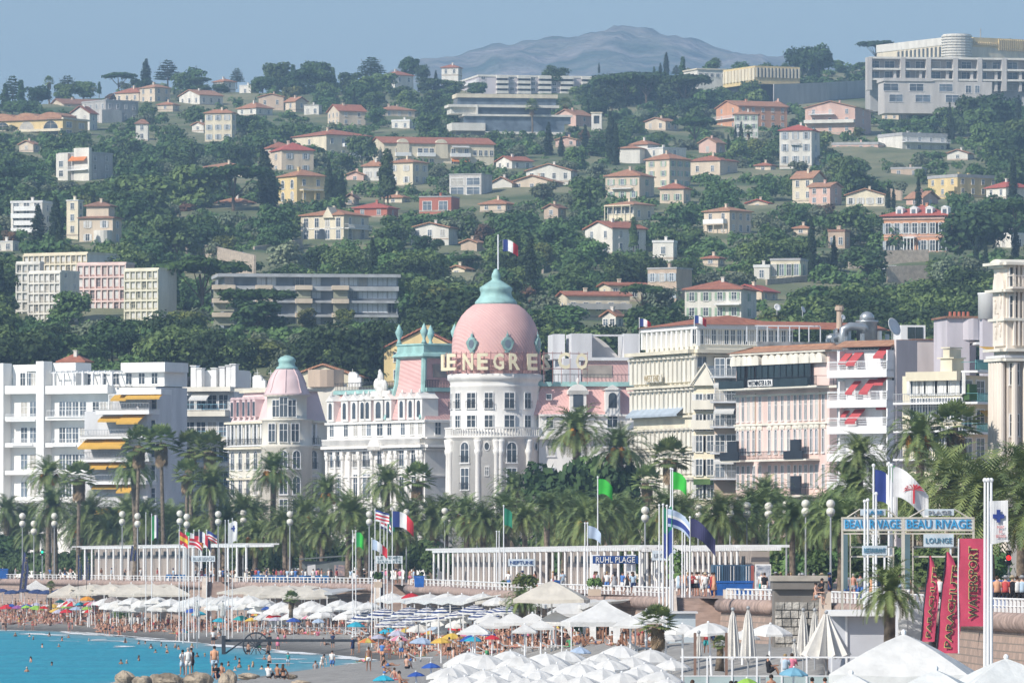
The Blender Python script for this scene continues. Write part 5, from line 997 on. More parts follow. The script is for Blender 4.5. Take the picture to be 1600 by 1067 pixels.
for x in (738,793,840):
 a_ = -v.a +math.asin((x - 775)/70); r_ = px_(68); cx,cy = dx +r_*math.sin(a_),dy - r_*math.cos(a_); q = MB(); n = 16
 ou = [(1.02*math.cos(2*PI*i/n),1.35*math.sin(2*PI*i/n)) for i in range(n)]; q.extr([(x_,z) for x_,z in ou][::-1],-.55,.8); q.ball((0,-.3,1.55),(.3,.3,.4),8,5).lathe([(.1,1.8),(.03,2.5)],6,0,-.2).ball((0,-.2,-1.5),(.6,.4,.35),8,5).ball((-1,-.3,.2),(.3,.3,.5),6,5).ball((1,-.3,.2),(.3,.3,.5),6,5)
 d_ = ob('oval_dormer',q.mesh('oval_dormer',mat('weathered_copper',(.30,.48,.46),.7,.2,1)),v.o,(cx,cy,zd(537)),a_,.8); ob('pane',MB().extr([(x_*.55,z*.6) for x_,z in ou][::-1],-.6,-.54).mesh('pane',GLASS2),d_)
# right wing, facing the viewer
w2 = sb('x','','',838,842,992,1058,4,L1=12); w2.o.parent = None
def into(f_v,names=True):
 for c in list(f_v.o.children):
  mw = Matrix.Translation((f_v.C.x,f_v.C.y,f_v.zb)) @ Matrix.Rotation(f_v.a,4,'Z') @ c.matrix_basis
  c.parent = v.o; c.matrix_basis = M4.inverted() @ mw
 bpy.data.objects.remove(f_v.o)
zr = lambda y: w2.zc(y); uR = lambda x: w2.u('R',x)
w2.part('wall',MB().box(0,w2.L2,0,12,-1,zr(648)),NW); w2.part('mansard_roof',MB().loft([[(-1,.1,zr(648)),(w2.L2,.1,zr(648)),(w2.L2,12,zr(648)),(-1,12,zr(648))],[(.5,1.9,zr(603)),(w2.L2,1.9,zr(603)),(w2.L2,12,zr(603)),(.5,12,zr(603))]]),PINK)
w2.part('copper_edge',MB().box(0,w2.L2,1.3,12,zr(603),zr(596)),TEAL); w2.part('cornice',MB().box(0,w2.L2,-.5,-.01,zr(650),zr(647)).box(0,w2.L2,-.9,-.01,zr(686),zr(681)),NW)
for x,y,w_,h_ in ((903,636,1.5,2.4),(957,637,1.25,2.3)):
 q = MB().box(-w_/2 - .5,w_/2 +.5,-.4,3,zr(648),zr(609)); (q.extr(arch_poly(w_ +1.6,zr(610),zr(600))[::-1],-.6,3).ball((0,0,zr(595)),(.25,.25,.5),6,5) if x < 950 else q.extr([(-w_/2 - .8,zr(609)),(w_/2 +.8,zr(609)),(0,zr(601))],-.6,3)); d_ = w2.fpart('R','dormer',q,NW,u=uR(x)); ob('pane',MB().extr(arch_poly(w_,zr(y),zr(y) +h_)[::-1],-.46,-.42).mesh('pane',GLASS),d_)
w2.win('R',uR(858),zr(623),.7,.7,'',v=.3); w2.win('R',uR(859),zr(668),1,1.7,'m'); w2.win('R',uR(957),zr(667),1.5,1.9,'m'); w2.win('R',uR(903),zr(667),1.3,1.9,'m')
for x in (861,903,957): w2.win('R',uR(x),zr(712),1.1,2.2,'am'); w2.win('R',uR(x),zr(760),1.1,2.8,'mg')
w2.part('roof_railing',(lambda q: [q.box(u,u +.06,1.4,1.46,zr(596),zr(585)) for u in [i*.6 for i in range(int(w2.L2/.6))]] and q.box(0,w2.L2,1.38,1.48,zr(585),zr(584)))(MB()),DARK)
w2.part('roof_pavilion',MB().box(uR(915),uR(985),4,9,zr(596),zr(562)),PINK); w2.part('roof_shutter',MB().box(uR(913),uR(960),3.9,3.99,zr(588),zr(569)),mat('taupe_panel',(.40,.34,.30))); w2.part('roof_slab',MB().box(uR(908),uR(990),3.5,9.5,zr(562),zr(557)),NGREY)
into(w2)
# letters of the roof sign, on a curved frame round the drum
SG = mat('gilded_letters',(.80,.73,.52),.5,.06)
r_ = px_(79); fr_ = MB()
for y in (552.5,577.5): fr_.join(MB().loft([[(dx +rr*math.sin(-v.a +t_),dy - rr*math.cos(-v.a +t_),zd(y) +zz) for rr,zz in ((r_,0),(r_ +.08,0),(r_ +.08,.1),(r_,.1))] for t_ in [(-1.45 +k*.1) for k in range(30)]]))
for k in range(22): t_ = -v.a - 1.4 +k*.13; fr_.box(dx +r_*math.sin(t_) - .04,dx +r_*math.sin(t_) +.04,dy - r_*math.cos(t_) - .04,dy - r_*math.cos(t_) +.04,zd(583),zd(549))
v.part('sign_frame',fr_,mat('rust_pink_frame',(.42,.22,.20)))
for ch,x in (('L',698.5),('E',708),('N',733),('E',755),('G',779),('R',803),('E',830),('S',850.5)):
 sn = max(-.98,min(.98,(x - 775)/79)); a_ = -v.a +math.asin(sn); me = text_fit(ch,1.65,2.5,SG,.025,.15); ob('letter',me,v.o,(dx +(r_ +.2)*math.sin(a_),dy - (r_ +.2)*math.cos(a_),zd(565)),a_*.55 - v.a*.45)
for ch,x,k in (('C',881,0),('O',909,1)):
 p_ = M4.inverted() @ Vector((X(x,1050 +k*3),1050 +k*3,ZP)); me = text_fit(ch,1.8,2.5,SG,.03,.15); ob('letter',me,v.o,(p_.x,p_.y,zd(565)),-v.a)
p0 = M4.inverted() @ Vector((X(850,1050),1050.5,ZP)); p1 = M4.inverted() @ Vector((X(918,1053),1054,ZP)); q = MB()
for y in (553,577): q.tube([(p0.x,p0.y,zd(y)),(p1.x,p1.y,zd(y))],.06,4)
for k in range(6): p_ = p0.lerp(p1,k/5); q.tube([(p_.x,p_.y,zd(600)),(p_.x,p_.y,zd(550))],.05,4)
v.part('sign_frame',q,mat('rust_pink_frame',(.42,.22,.20)))
lm(775,530,'the big pink dome'); lm(632,580,'the copper crowned pavilion')
# flags are meshes with coloured bands on a waving cloth
FC = dict(b=mat('flag_blue',(.04,.07,.28)),w=mat('flag_white',(.80,.80,.80)),r=mat('flag_red',(.62,.04,.06)),g=mat('flag_green',(.03,.35,.09)),y=mat('flag_yellow',(.80,.55,.05)),k=mat('flag_black',(.03,.03,.03)),l=mat('flag_pale_blue',(.45,.55,.70)),n=mat('flag_navy',(.05,.05,.13)),G=mat('flag_bright_green',(.05,.50,.06)),c=mat('flag_dark_green',(.02,.20,.12)))
def flag_mb(w,h,cols,vertical=True,droop=.45,amp=.12,ph=0.0):
 mb = MB(); n = 12; m = 6; k = len(mb.v)
 for i in range(n +1):
  for j in range(m +1):
   t_ = i/n; s2 = j/m; mb.v.append((w*t_*.92,amp*w*math.sin(t_*7 +ph +s2)*t_,-h*s2*(1 - .1*t_) - droop*h*t_*t_ +.05*h*math.sin(t_*5 +ph)))
 for i in range(n):
  for j in range(m):
   a = k +i*(m +1) +j; mb.f.append((a,a +1,a +m +2,a +m +1)); mb.m.append(min(len(cols) - 1,int((i/n if vertical else j/m)*len(cols))))
 return mb.mesh('flag',[FC[c] for c in cols])
_FL = {}
def flagpole(label,px,ytop,D,zb,flag=None,fw=1.8,fh=1.2,fz=0.0,vert=True,droop=.45,r=.06,group=None,ph=0.0,rz=0.0):
 o = thing('flagpole',label,'flagpole',(X(px,D),D,zb),0,group); H = Z(ytop,D) - zb; ob('pole',MB().tube([(0,0,-.3),(0,0,H)],[r*1.3,r*.8],7).ball((0,0,H),r*1.6,6,5).mesh('pole',WMET),o)
 if flag: ob('flag',flag_mb(fw,fh,flag,vert,droop,.12,ph),o,(r,0,H - .1 - fz),rz)
 return o
zf = zd(371); me = flag_mb(2.5,1.8,'bwr',True,.45); ob('flag',me,v.o,(dx +px_(13),dy,zf),-v.a)
v.part('flag_staff',MB().tube([(dx +px_(4),dy,zd(375)),(dx +px_(13),dy,zd(371)),(dx +px_(13),dy,zd(386))],.04,4),WMET)
# 5b grey rooftops right of the dome
v = sb('rooftop_plant','grey rooftop blocks and a round glazed vault right of the pink dome','rooftop',868,880,1002,1120,6); zc = v.zc; u = lambda x: v.u('R',x)
v.part('wall',MB().box(0,v.L2,0,14,-1,zc(560)),NGREY); [v.part('plant_room',MB().box(u(a_),u(b_),c_,c_ +8,zc(560),zc(521)),NGREY) for a_,b_,c_ in ((893,925,0),(975,1000,0),(868,886,3))]
v.part('glazed_vault',MB().lathe([(0.3,2.5),(0.3,2.6)],4,0,0).extr([(u(925) +9*i/10*.55,zc(560) +3.7*math.cos(PI/2*i/10)) for i in range(11)] +[(u(925),zc(560))],3,9),WALL['s']); v.part('ledge',MB().box(u(925),u(975),1,1.5,zc(525),zc(522)),NGREY); lm(950,545,'the grey rooftop blocks')
# 6 cream hotel with ranks of columns
v = sb('hotel','cream hotel with dense ranks of pilasters and a red roofed top floor','hotel',990,1087,1246,965,22)
uL = lambda x: v.u('L',x); z_ = lambda y: v.zc(y); L = v.L1; H = z_(546); v.part('wall',MB().box(0,v.L2,0,L,-1,H),CREAM)
for f,Lf in (('L',L),('R',v.L2)):
 for y,d,t_ in ((546,1.3,.5),(553,.6,.3),(600,1.0,.35),(648,.4,.3),(700,.4,.3),(742,.4,.3),(780,.5,.3)): v.fpart(f,'cornice',MB().box(-.3,Lf +.3,-d,-.01,z_(y) - t_,z_(y)),CREAM)
n = 14
for i in range(n +1):
 u = L*i/n
 for y0,y1 in ((556,596),(606,645),(668,698),(705,740),(746,778)): v.fpart('L','pilaster',MB().box(u - .5,u +.5,-.42,-.01,z_(y1),z_(y0)).lathe([(.62,z_(y0 +3)),(.7,z_(y0))],8,u,-.3),WCREAM)
for i in range(n):
 for y,h_ in ((594,2.6),(641,2.7),(696,2.3),(738,2.5),(777,2.4)): v.win('L',L*(i +.5)/n,z_(y),L/n*.38,h_,'m',gm=GLASS2 if (i +y) % 3 else GLASS)
v.part('top_floor',MB().box(1.2,v.L2,1.5,L - 1.5,H,z_(511)),WCREAM); v.part('top_cornice',MB().box(.6,v.L2,.9,L - 1,z_(513),z_(506)),WHITE)
for i in range(16): u = v.L2*(i +.5)/16; v.win('R',u,z_(536),v.L2/16*.62,1.9,'m',v=1.5)
for i in range(12): q = v.fpart('L','fin',MB().box(-.25,.25,.7,1.19,z_(540),z_(514)),WHITE,u=L*(i +.7)/12.5)
rf = MB(); k1 = (.2,.5); T = z_(506); ap = z_(489); rf.poly([(.2,.5,T),(v.L2,.5,T),(v.L2,7,ap - 1),(8,7,ap)]).poly([(.2,.5,T),(8,7,ap),(8,L - 7,ap),(.2,L - .5,T)]).poly([(8,7,ap),(v.L2,7,ap - 1),(v.L2,L - 7,ap - 1),(8,L - 7,ap)]).poly([(.2,L - .5,T),(8,L - 7,ap),(v.L2,L - 7,ap - 1),(v.L2,L - .5,T)]); v.part('roof',rf,ROOF['r'])
v.fpart('L','name_board',MB().box(uL(1016),uL(1044),-1.1,-.9,z_(594),z_(582)),WCREAM); v.fpart('L','lettering',text_fit('WEST END',(uL(1042) - uL(1018)),.9,mat('dim_gold',(.45,.36,.2))),None,u=uL(1030),v=-1.14,z=z_(588))
v.awning('L',uL(992),uL(1072),z_(632),1.4,mat('blue_grey_awning',(.42,.49,.56)),1.2); v.win('R',v.u('R',1097),z_(572),1.4,2,'m'); lm(1040,600,'the cream pilastered hotel')
for x in (1108,1122,1140): v.fpart('R','pilaster',MB().box(-.5,.5,-.3,-.01,z_(600),z_(552)),CREAM,u=v.u('R',x))
for lbl,px,y,D in (('French flag flying on the left corner of the cream pilastered hotel',999,497,985),('French flag flying above the top floor of the cream pilastered hotel',1085,492,955)): flagpole(lbl,px,y,D,Z(548 if px < 1010 else 507,D),'bwr',1.7,1.1,group='French flags on the cream hotel')
# 6b small yellow house with pediment, grey balconies beside it
v = sb('apartment_building','narrow cream house with a triangular gable and shuttered windows','apartments',1084,1119,1122,935,64,L2=8); z_ = v.zc; L = v.L1; v.part('wall',MB().box(0,v.L2,0,L,-1,z_(602)),YCR)
v.fpart('L','pediment',MB().extr([(0,z_(602)),(L,z_(602)),(L*.62,z_(571))],-.6,5).extr([(-.4,z_(602)),(-.1,z_(602)),(L*.62,z_(569)),(L +.4,z_(602)),(L +.7,z_(602)),(L*.62,z_(566))][::1],-.9,-.61),WCREAM)
for y in (640,672,705,742,778): v.rows('L',[z_(y)],2,.9,2.1,'ms',sm=SHUT['w'])
for y in (637,668): v.balcony('L',0,L,z_(y),.9,solid=True,sm=WCREAM)
v.fpart('L','flower_boxes',MB().box(.4,L - .4,-1,-.1,z_(757),z_(748)),LF['green']); lm(1100,660,'the narrow gabled house')
v = sb('apartment_building','slim modern block of stacked grey glass balconies between two hotels','apartments',1116,1152,1156,915,80,L2=8); z_ = v.zc; L = v.L1; v.part('wall',MB().box(0,v.L2,0,L,-1,z_(588)),WALL['t'])
for y in (588,627,666,707,747): v.balcony('L',-.3,L +.1,z_(y),1.8,rm=GMET,sm=mat('pale_grey_slab',(.62,.64,.67)),step=.2); v.rows('L',[z_(y) +.1],2,1.2,2.2,'m')
for y in (593,634,712): v.awning('L',.2,L - .2,z_(y),2,AWN['w'],.8)
# 7 pink hotel
v = sb('hotel','salmon pink hotel with tall narrow windows and a black glazed top floor','hotel',1150,1296,1311,860,30)
uL = lambda x: v.u('L',x); L = v.L1; z_ = lambda y,x=1296: v.z(y,'L',uL(x)); v.part('wall',MB().box(0,v.L2,0,L,-1,z_(548)),HPINK)
for y,d,t_ in ((602,1.9,.3),(612,.3,.25),(659,.25,.2),(546,.8,.25)):
 for f,Lf in (('L',L),('R',v.L2)): v.fpart(f,'cornice',MB().box(-.2,Lf +.2,-d,-.01,z_(y) - t_,z_(y)),WCREAM)
v.part('roof',MB().loft([[(-.9,-.9,z_(546)),(v.L2,-.9,z_(546)),(v.L2,L +.9,z_(546)),(-.9,L +.9,z_(546))],[(2,2,z_(535)),(v.L2,2,z_(535)),(v.L2,L - 2,z_(535)),(2,L - 2,z_(535))]]),ROOF['p'])
XS = (1153.5,1161.5,1170,1178.5,1188,1203,1213,1223,1233,1243,1251,1259.5,1268.5,1276.5,1287)
for i,x in enumerate(XS):
 for y,h_,k in ((654,3.0,'m'),(706,2.9,'am'),(760,2.7,'m'),(808,2.6,'m')): v.win('L',uL(x),z_(y),.52,h_,k)
 v.fpart('L','frieze_panel',MB().box(-.55,.55,-.14,-.01,z_(668),z_(661)).ball((0,-.12,z_(664.5)),(.35,.12,.25),8,5),WCREAM,u=uL(x))
 v.fpart('L','scallop',MB().extr(arch_poly(1.5,z_(566),z_(550))[::-1],-.75,-.01),WCREAM,u=uL(x))
BG = mat('black_glass',(.02,.035,.04),.1,.2,.5,spec=.8)
for x0,x1 in ((1157,1169),(1174,1184),(1187,1272)):
 n = max(2,int((x1 - x0)/9))
 for i in range(n): v.win('L',uL(x0 +(x1 - x0)*(i +.5)/n),z_(600),(uL(x1) - uL(x0))/n*.92,2.6,'',gm=BG,fm=DARK,v=-.5)
v.balcony('L',uL(1144),L +.2,z_(602),2.0,rm=DARK,sm=WCREAM,step=.25,hh=1.2); v.balcony('R',0,v.L2,z_(602),.9,rm=DARK,sm=WCREAM,step=.4)
[v.fpart('L','smoked_panel',MB().box(uL(a_),uL(b_),-2.08,-2.02,z_(602),z_(590)),BG) for a_,b_ in ((1145,1184),(1226,1284))]
v.fpart('L','banner',MB().box(uL(1192),uL(1230),-2.2,-2.1,z_(600.5),z_(590)),WHITE); v.fpart('L','lettering',text_fit('WESTMINSTER & SPA',uL(1229) - uL(1193),.62,DARK,.012),None,u=uL(1211),v=-2.23,z=z_(595.3))
for x0,x1,y in ((1147,1172,716),(1172,1178,716),(1186,1243,716),(1243,1281,716),(1215,1280,773)):
 v.balcony('L',uL(x0),uL(x1),z_(y),2.0,rm=DARK,sm=WCREAM,step=.3)
for x,y in ((1160,715),(1258,715),(1258,772)): v.fpart('L','dark_screen',MB().box(-1.1,1.1,-1.5,-1.2,z_(y),z_(y) +2.3),DARK,u=uL(x))
for x in (1159,1259): v.fpart('L','dark_panel',MB().box(-2.2,2.2,-2.15,-2.06,z_(716),z_(716) +.95),DARK,u=uL(x +3))
v.fpart('L','pipes',MB().box(uL(1180.5),uL(1181.5),-.12,-.01,z_(710),z_(610)).box(uL(1281),uL(1282),-.12,-.01,z_(710),z_(610)),WALL['t']); lm(1225,640,'the salmon pink hotel')
# rooftop gear behind the pink hotel
v = sb('rooftop_plant','weathered grey roof deck with silver ducts, vents and a glazed terrace','rooftop',1150,1180,1400,905,12); z_ = v.zc; u = lambda x: v.u('R',x); Ld = v.L2
v.part('deck',MB().box(0,Ld,0,14,-1,z_(548)),mat('weathered_concrete',(.36,.36,.36),.95,.3,.6,bump=.1)); v.part('parapet',MB().box(u(1182),Ld,-.6,-.1,z_(552),z_(534)),mat('weathered_concrete',(.36,.36,.36)))
DU = mat('galvanised_duct',(.50,.53,.55),.35,.12,metal=.6)
v.part('duct',MB().tube([(u(1330),2,z_(545)),(u(1322),2,z_(530)),(u(1324),2,z_(513)),(u(1334),2,z_(508)),(u(1356),2,z_(508)),(u(1360),2,z_(515))],.55,10).tube([(u(1300),2.5,z_(528)),(u(1324),2.5,z_(522))],.5,8),DU,True)
v.part('fan_unit',MB().lathe([(1.35,z_(534)),(1.35,z_(502)),(1.5,z_(501)),(1.5,z_(498))],14,u(1364),3).lathe([(1.0,z_(497)),(.95,z_(491)),(.6,z_(486)),(.1,z_(484))],14,u(1364),3),DU,True)
v.part('chimney',MB().lathe([(.45,z_(520)),(.38,z_(484)),(.62,z_(482)),(.62,z_(477)),(.45,z_(476)),(.55,z_(474))],10,u(1324),4),WALL['t'])
v.part('terrace_glazing',(lambda q: [q.box(u(x),u(x) +.12,-.1,.02,z_(534),z_(510)) for x in (1166,1182,1198,1215,1233,1248,1263,1281)] and q.box(u(1180),u(1281),-.12,.04,z_(510),z_(508)))(MB()),WMET)
v.part('machinery',(lambda q: [q.box(u(1296 +i*9),u(1300 +i*9),1 +i % 3,2 +i % 3,z_(534),z_(534) +.5 +(i*7 % 5)*.35) for i in range(12)] and q)(MB()),DU)
v.part('red_roof',MB().loft([[(u(1215),3,z_(512)),(Ld,3,z_(514)),(Ld,12,z_(500)),(u(1200),12,z_(497))],[(u(1215),3,z_(511)),(Ld,3,z_(513)),(Ld,12,z_(499)),(u(1200),12,z_(496))]]),ROOF['r']); lm(1340,510,'the silver roof ducts')
def dish(label,px,py,r,D,zb,rz=0.6):
 o = thing('satellite_dish',label,'dish',(X(px,D),D,zb),0,'satellite dishes on the roofs'); H = Z(py,D) - zb; ob('mast',MB().tube([(0,.1,0),(0,.3,H)],.06,5).mesh('mast',GMET),o)
 q = MB().lathe([(.02,0),(r*.5,r*.07),(r*.85,r*.2),(r,r*.3),(r*.99,r*.34),(r*.5,r*.12),(.02,r*.06)],18,cap=False); d = ob('dish',q.mesh('dish',WHITE,True),o,(0,0,H)); d.rotation_euler = (R(68),0,rz); return o
dish('biggest white dish, tilted up on the roof edge right of the ducts',1394,512,1.15,858,Z(532,858),.9); dish('small dish left above the long red roof',1214,481,.5,905,Z(492,905),.5); dish('tiny dish on the red roof centre',1254,484,.45,905,Z(495,905),1.0); dish('tiny white dish right beside the brick chimney',1317,496,.35,900,Z(503,900),.7)
v = sb('roof_shed','white framed roof shed with two black panels','shed',1402,1408,1446,870,8,L1=5); v.part('wall',MB().box(0,v.L2,0,5,v.zc(540),v.zc(508)),WHITE); v.part('black_panel',MB().box(v.u('R',1418),v.u('R',1429.5),-.08,-.01,v.zc(529),v.zc(511)).box(v.u('R',1430.5),v.u('R',1442),-.08,-.01,v.zc(529),v.zc(511)),BG); v.part('post',MB().box(0,.4,0,.4,-1,v.zc(540)),WHITE)
# 8 white block with red awnings
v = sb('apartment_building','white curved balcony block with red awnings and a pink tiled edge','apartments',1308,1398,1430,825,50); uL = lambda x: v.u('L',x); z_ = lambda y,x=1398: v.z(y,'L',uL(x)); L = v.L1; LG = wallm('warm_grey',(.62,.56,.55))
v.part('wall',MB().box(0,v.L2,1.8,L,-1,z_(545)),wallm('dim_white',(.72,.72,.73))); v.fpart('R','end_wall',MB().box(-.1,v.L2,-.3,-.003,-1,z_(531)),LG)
v.part('tile_edge',MB().loft([[(-1,0,z_(541)),(v.L2,0,z_(541)),(v.L2,L,z_(541)),(-1,L,z_(541))],[(1.5,0,z_(530)),(v.L2,0,z_(530)),(v.L2,L,z_(530)),(1.5,L,z_(530))]]),ROOF['p'])
for y in (577,624,665,708,752,795):
 v.fpart('L','slab',MB().box(-.3,L,-1.6,1.8,z_(y +12),z_(y)),WHITE); v.balcony('L',-.3,L,z_(y) +.02,1.5,rm=WMET,sm=WHITE,step=1.4); q = MB()
 for k in range(3): q.box(-.3,L,-1.5,-1.44,z_(y) +.3 +k*.25,z_(y) +.36 +k*.25)
 v.fpart('L','rails',q,WMET); v.rows('L',[z_(y) +.2],5,1.7,2.4,'m',u0=.5,u1=L - .5,v=1.8,gm=GLASS2)
 v.fpart('L','divider',MB().box(uL(1318),uL(1320),-1.0,1.79,z_(y),z_(y - 30)).box(uL(1396),uL(1398),-1.4,1.79,z_(y),z_(y - 30)),WHITE)
for x0,x1,y,d in ((1321,1332,546,1.8),(1336,1350,545,2.2),(1335,1346,590,2.2),(1358,1372,588,2.4),(1372,1386,586,1.2),(1336,1352,634,2.4),(1372,1390,628,.8),(1320,1328,636,1.2),(1320,1328,730,1.2),(1374,1390,540,1.6)): v.awning('L',uL(x0),uL(x1),z_(y),d,AWN['r'],d*.75,v=.4)
lm(1355,600,'the red awnings')
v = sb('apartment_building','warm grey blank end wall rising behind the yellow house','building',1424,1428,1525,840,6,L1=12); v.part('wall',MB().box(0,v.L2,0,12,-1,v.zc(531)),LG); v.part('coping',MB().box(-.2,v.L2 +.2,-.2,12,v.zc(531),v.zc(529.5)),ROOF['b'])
v = sb('apartment_building','pale yellow house with tall shuttered windows and a glass balcony','apartments',1410,1502,1560,790,52); uL = lambda x: v.u('L',x); z_ = lambda y,x=1502: v.z(y,'L',uL(x)); L = v.L1
v.part('wall',MB().box(0,v.L2,0,L,-1,z_(586)),YCR); v.fpart('L','parapet',MB().box(uL(1422),L,-.9,0,z_(594),z_(580)),YCR); v.fpart('L','gable',MB().box(uL(1472),uL(1490),-.3,2,z_(580),z_(559)).box(uL(1476),uL(1486),-.3,2,z_(559),z_(545)).box(uL(1468),uL(1494),-.5,2,z_(560),z_(558)).box(uL(1474),uL(1488),-.5,2,z_(544),z_(542)),YCR)
for x in (1428,1437,1446,1455,1463,1472,1481,1490,1499): v.win('L',uL(x),z_(615),.8,2.4,'ms',sm=SHUT['w']); v.win('L',uL(x),z_(655),.8,2.4,'m'); v.win('L',uL(x),z_(700),.8,2.4,'m')
for y in (628,672,716): v.balcony('L',uL(1408),uL(1500),z_(y),1.6,rm=GMET,sm=WHITE,step=.25)
GG = mat('green_glass_rail',(.14,.34,.34),.2,.1)
for y,x0,x1 in ((579,1488,1550),(628,1500,1553),(675,1500,1553)): v.balcony('R',v.u('R',1502),v.u('R',x1),z_(y),2.2,rm=GG,sm=WHITE,step=.15)
v.part('planting',MB().box(v.u('R',1503),v.u('R',1515),-1,-.2,z_(625),z_(600)),LF['green']); v.rows('R',[z_(625),z_(670),z_(715)],3,1.5,2.2,'m'); v.part('terrace_screen',MB().box(v.u('R',1504),v.u('R',1528),-1.8,-1.7,z_(577),z_(562)),GG)
v.awning('R',v.u('R',1530),v.u('R',1553),z_(540),2.5,AWN['y'],.8); v.awning('R',v.u('R',1530),v.u('R',1553),z_(640),2.8,AWN['y'],1.8); lm(1460,600,'the pale yellow seafront house')
v = sb('roof_house','lilac white rooftop house with round corner and glass brick panel','building',1474,1480,1556,830,8,L1=8); z_ = v.zc; u = lambda x: v.u('R',x)
v.part('wall',MB().box(0,u(1515),0,8,-1,z_(497)).lathe([(1.9,z_(531)),(1.9,z_(497))],20,u(1520),1.5),WALL['l']); v.part('roof',MB().box(-.3,u(1533),-.4,8,z_(497),z_(494)),ROOF['b']); v.part('glass_panel',MB().box(u(1531),u(1553),-.2,0,z_(517),z_(505)),GG)
v.part('white_canopy',MB().box(u(1520),u(1558),-2,3,z_(539),z_(535)).box(u(1531),u(1554),-.3,3,z_(535),z_(517)),WHITE); v.part('chimney_pots',(lambda q: [q.lathe([(.2,z_(494)),(.16,z_(486))],6,u(1490 +i*7),2) for i in range(5)] and q)(MB()),WALL['r'])
v = sb('water_tank','round white water tank on a roof beside the ornate stone facade','tank',1529,1533,1562,815,8,L1=3); v.part('tank',MB().lathe([(1.35,v.zc(498)),(1.35,v.zc(460)),(1.42,v.zc(459)),(1.42,v.zc(457)),(.05,v.zc(456))],24,1.3,1.4),WHITE,True); v.part('stand',MB().box(.3,2.3,.5,2.4,-1,v.zc(498)),WALL['l']); lm(1545,478,'the round water tank')
# 10 ornate stone facade, right edge
v = sb('palace','tall ornate pale stone palace facade cut by the right edge','palace',1553,1574,1660,640,20); z_ = v.zc; PST = wallm('palace_stone',(.80,.72,.63)); uL = lambda x: v.u('L',x); L = v.L1
v.part('wall',MB().box(0,v.L2,0,L,-1,z_(410)),PST)
for f,Lf in (('L',L),('R',v.L2)):
 for y,d in ((560,.8),(555,.6),(545,.9),(497,.4),(452,.7),(410,.9)): v.fpart(f,'cornice',MB().box(-.5,Lf +.3,-d,-.01,z_(y) - .25,z_(y)),WCREAM if y != 555 else NGREY)
v.fpart('L','arched_cap',MB().extr([(L*.5 +L*.56*math.cos(PI*i/10),z_(418) +.8*math.sin(PI*i/10)) for i in range(11)][::-1],-.5,4),WCREAM)
v.fpart('L','niche',MB().extr(arch_poly(L*.8,z_(540),z_(425))[::-1],-.25,-.01),PST,u=L*.5)
v.fpart('L','relief_figures',(lambda q: [q.ball((x,-.25,z),(.2,.2,.62),8,6).ball((x,-.3,z +.66),.13,8,6).ball((x +.16,-.3,z +.2),(.1,.12,.34),6,5) for x,z in ((L*.3,z_(480)),(L*.7,z_(472)),(L*.5,z_(500)),(L*.35,z_(520)),(L*.68,z_(516)))] and q)(MB()),PST)
for i in range(16): v.fpart('R','pilaster',MB().box(-.09,.09,-.35,-.01,z_(495 if i > 4 else 540),z_(414)),PST,u=.6 +i*.42)
for i in range(5):
 for f,Lf in (('L',L),('R',v.L2)): v.fpart(f,'column',MB().lathe([(.32,z_(740)),(.28,z_(566))],10,Lf*(i +.5)/5,-.4),PST)
v.rows('R',[z_(450),z_(495),z_(600),z_(680)],4,.9,1.9,'m'); v.balcony('R',0,v.L2,z_(448),1.2,rm=PST,sm=PST,step=.3); lm(1580,500,'the ornate palace facade')
# town blocks hidden behind, closing the gaps down to the ground
tag(ob('hill_foot',MB().box(-190,190,1251,1256.0,-2,39).mesh('hill_foot',HILLM)),'bank at the foot of the hill',kind='structure')
# ---------------------------------------------------------------- sea wall, promenade furniture
SW = mat('sea_wall_stone',(.50,.39,.32),.95,.2,.8,bump=.06); COPE = mat('rounded_coping',(.46,.34,.29),.9,.22,1.6,bump=.03)
t = SW.node_tree; br = t.nodes.new('ShaderNodeTexBrick'); br.inputs['Scale'].default_value = 1.0; br.inputs['Brick Width'].default_value = .9; br.inputs['Row Height'].default_value = .38; br.inputs['Mortar Size'].default_value = .035
br.inputs['Color1'].default_value = (.44,.32,.26,1); br.inputs['Color2'].default_value = (.33,.25,.21,1); br.inputs['Mortar'].default_value = (.24,.20,.17,1)
tc = t.nodes.new('ShaderNodeNewGeometry'); sp = t.nodes.new('ShaderNodeSeparateXYZ'); cb = t.nodes.new('ShaderNodeCombineXYZ'); ad = t.nodes.new('ShaderNodeMath'); ad.operation = 'ADD'
t.links.new(tc.outputs['Position'],sp.inputs[0]); t.links.new(sp.outputs[0],ad.inputs[0]); t.links.new(sp.outputs[1],ad.inputs[1]); t.links.new(ad.outputs[0],cb.inputs[0]); t.links.new(sp.outputs[2],cb.inputs[1]); t.links.new(cb.outputs[0],br.inputs['Vector']); t.links.new(br.outputs['Color'],t.nodes['Principled BSDF'].inputs['Base Color'])
def wpt(px,off=0.0,z=0.0):
 D = wallD(px); e = 4; a = Vector((X(px - e,wallD(px - e)),wallD(px - e),0)); b = Vector((X(px +e,wallD(px +e)),wallD(px +e),0)); d = (b - a).normalized(); n = Vector((d.y,-d.x,0)); n = n if n.x < 0 or n.y < 0 else -n
 return Vector((X(px,D),D,z)) +n*off
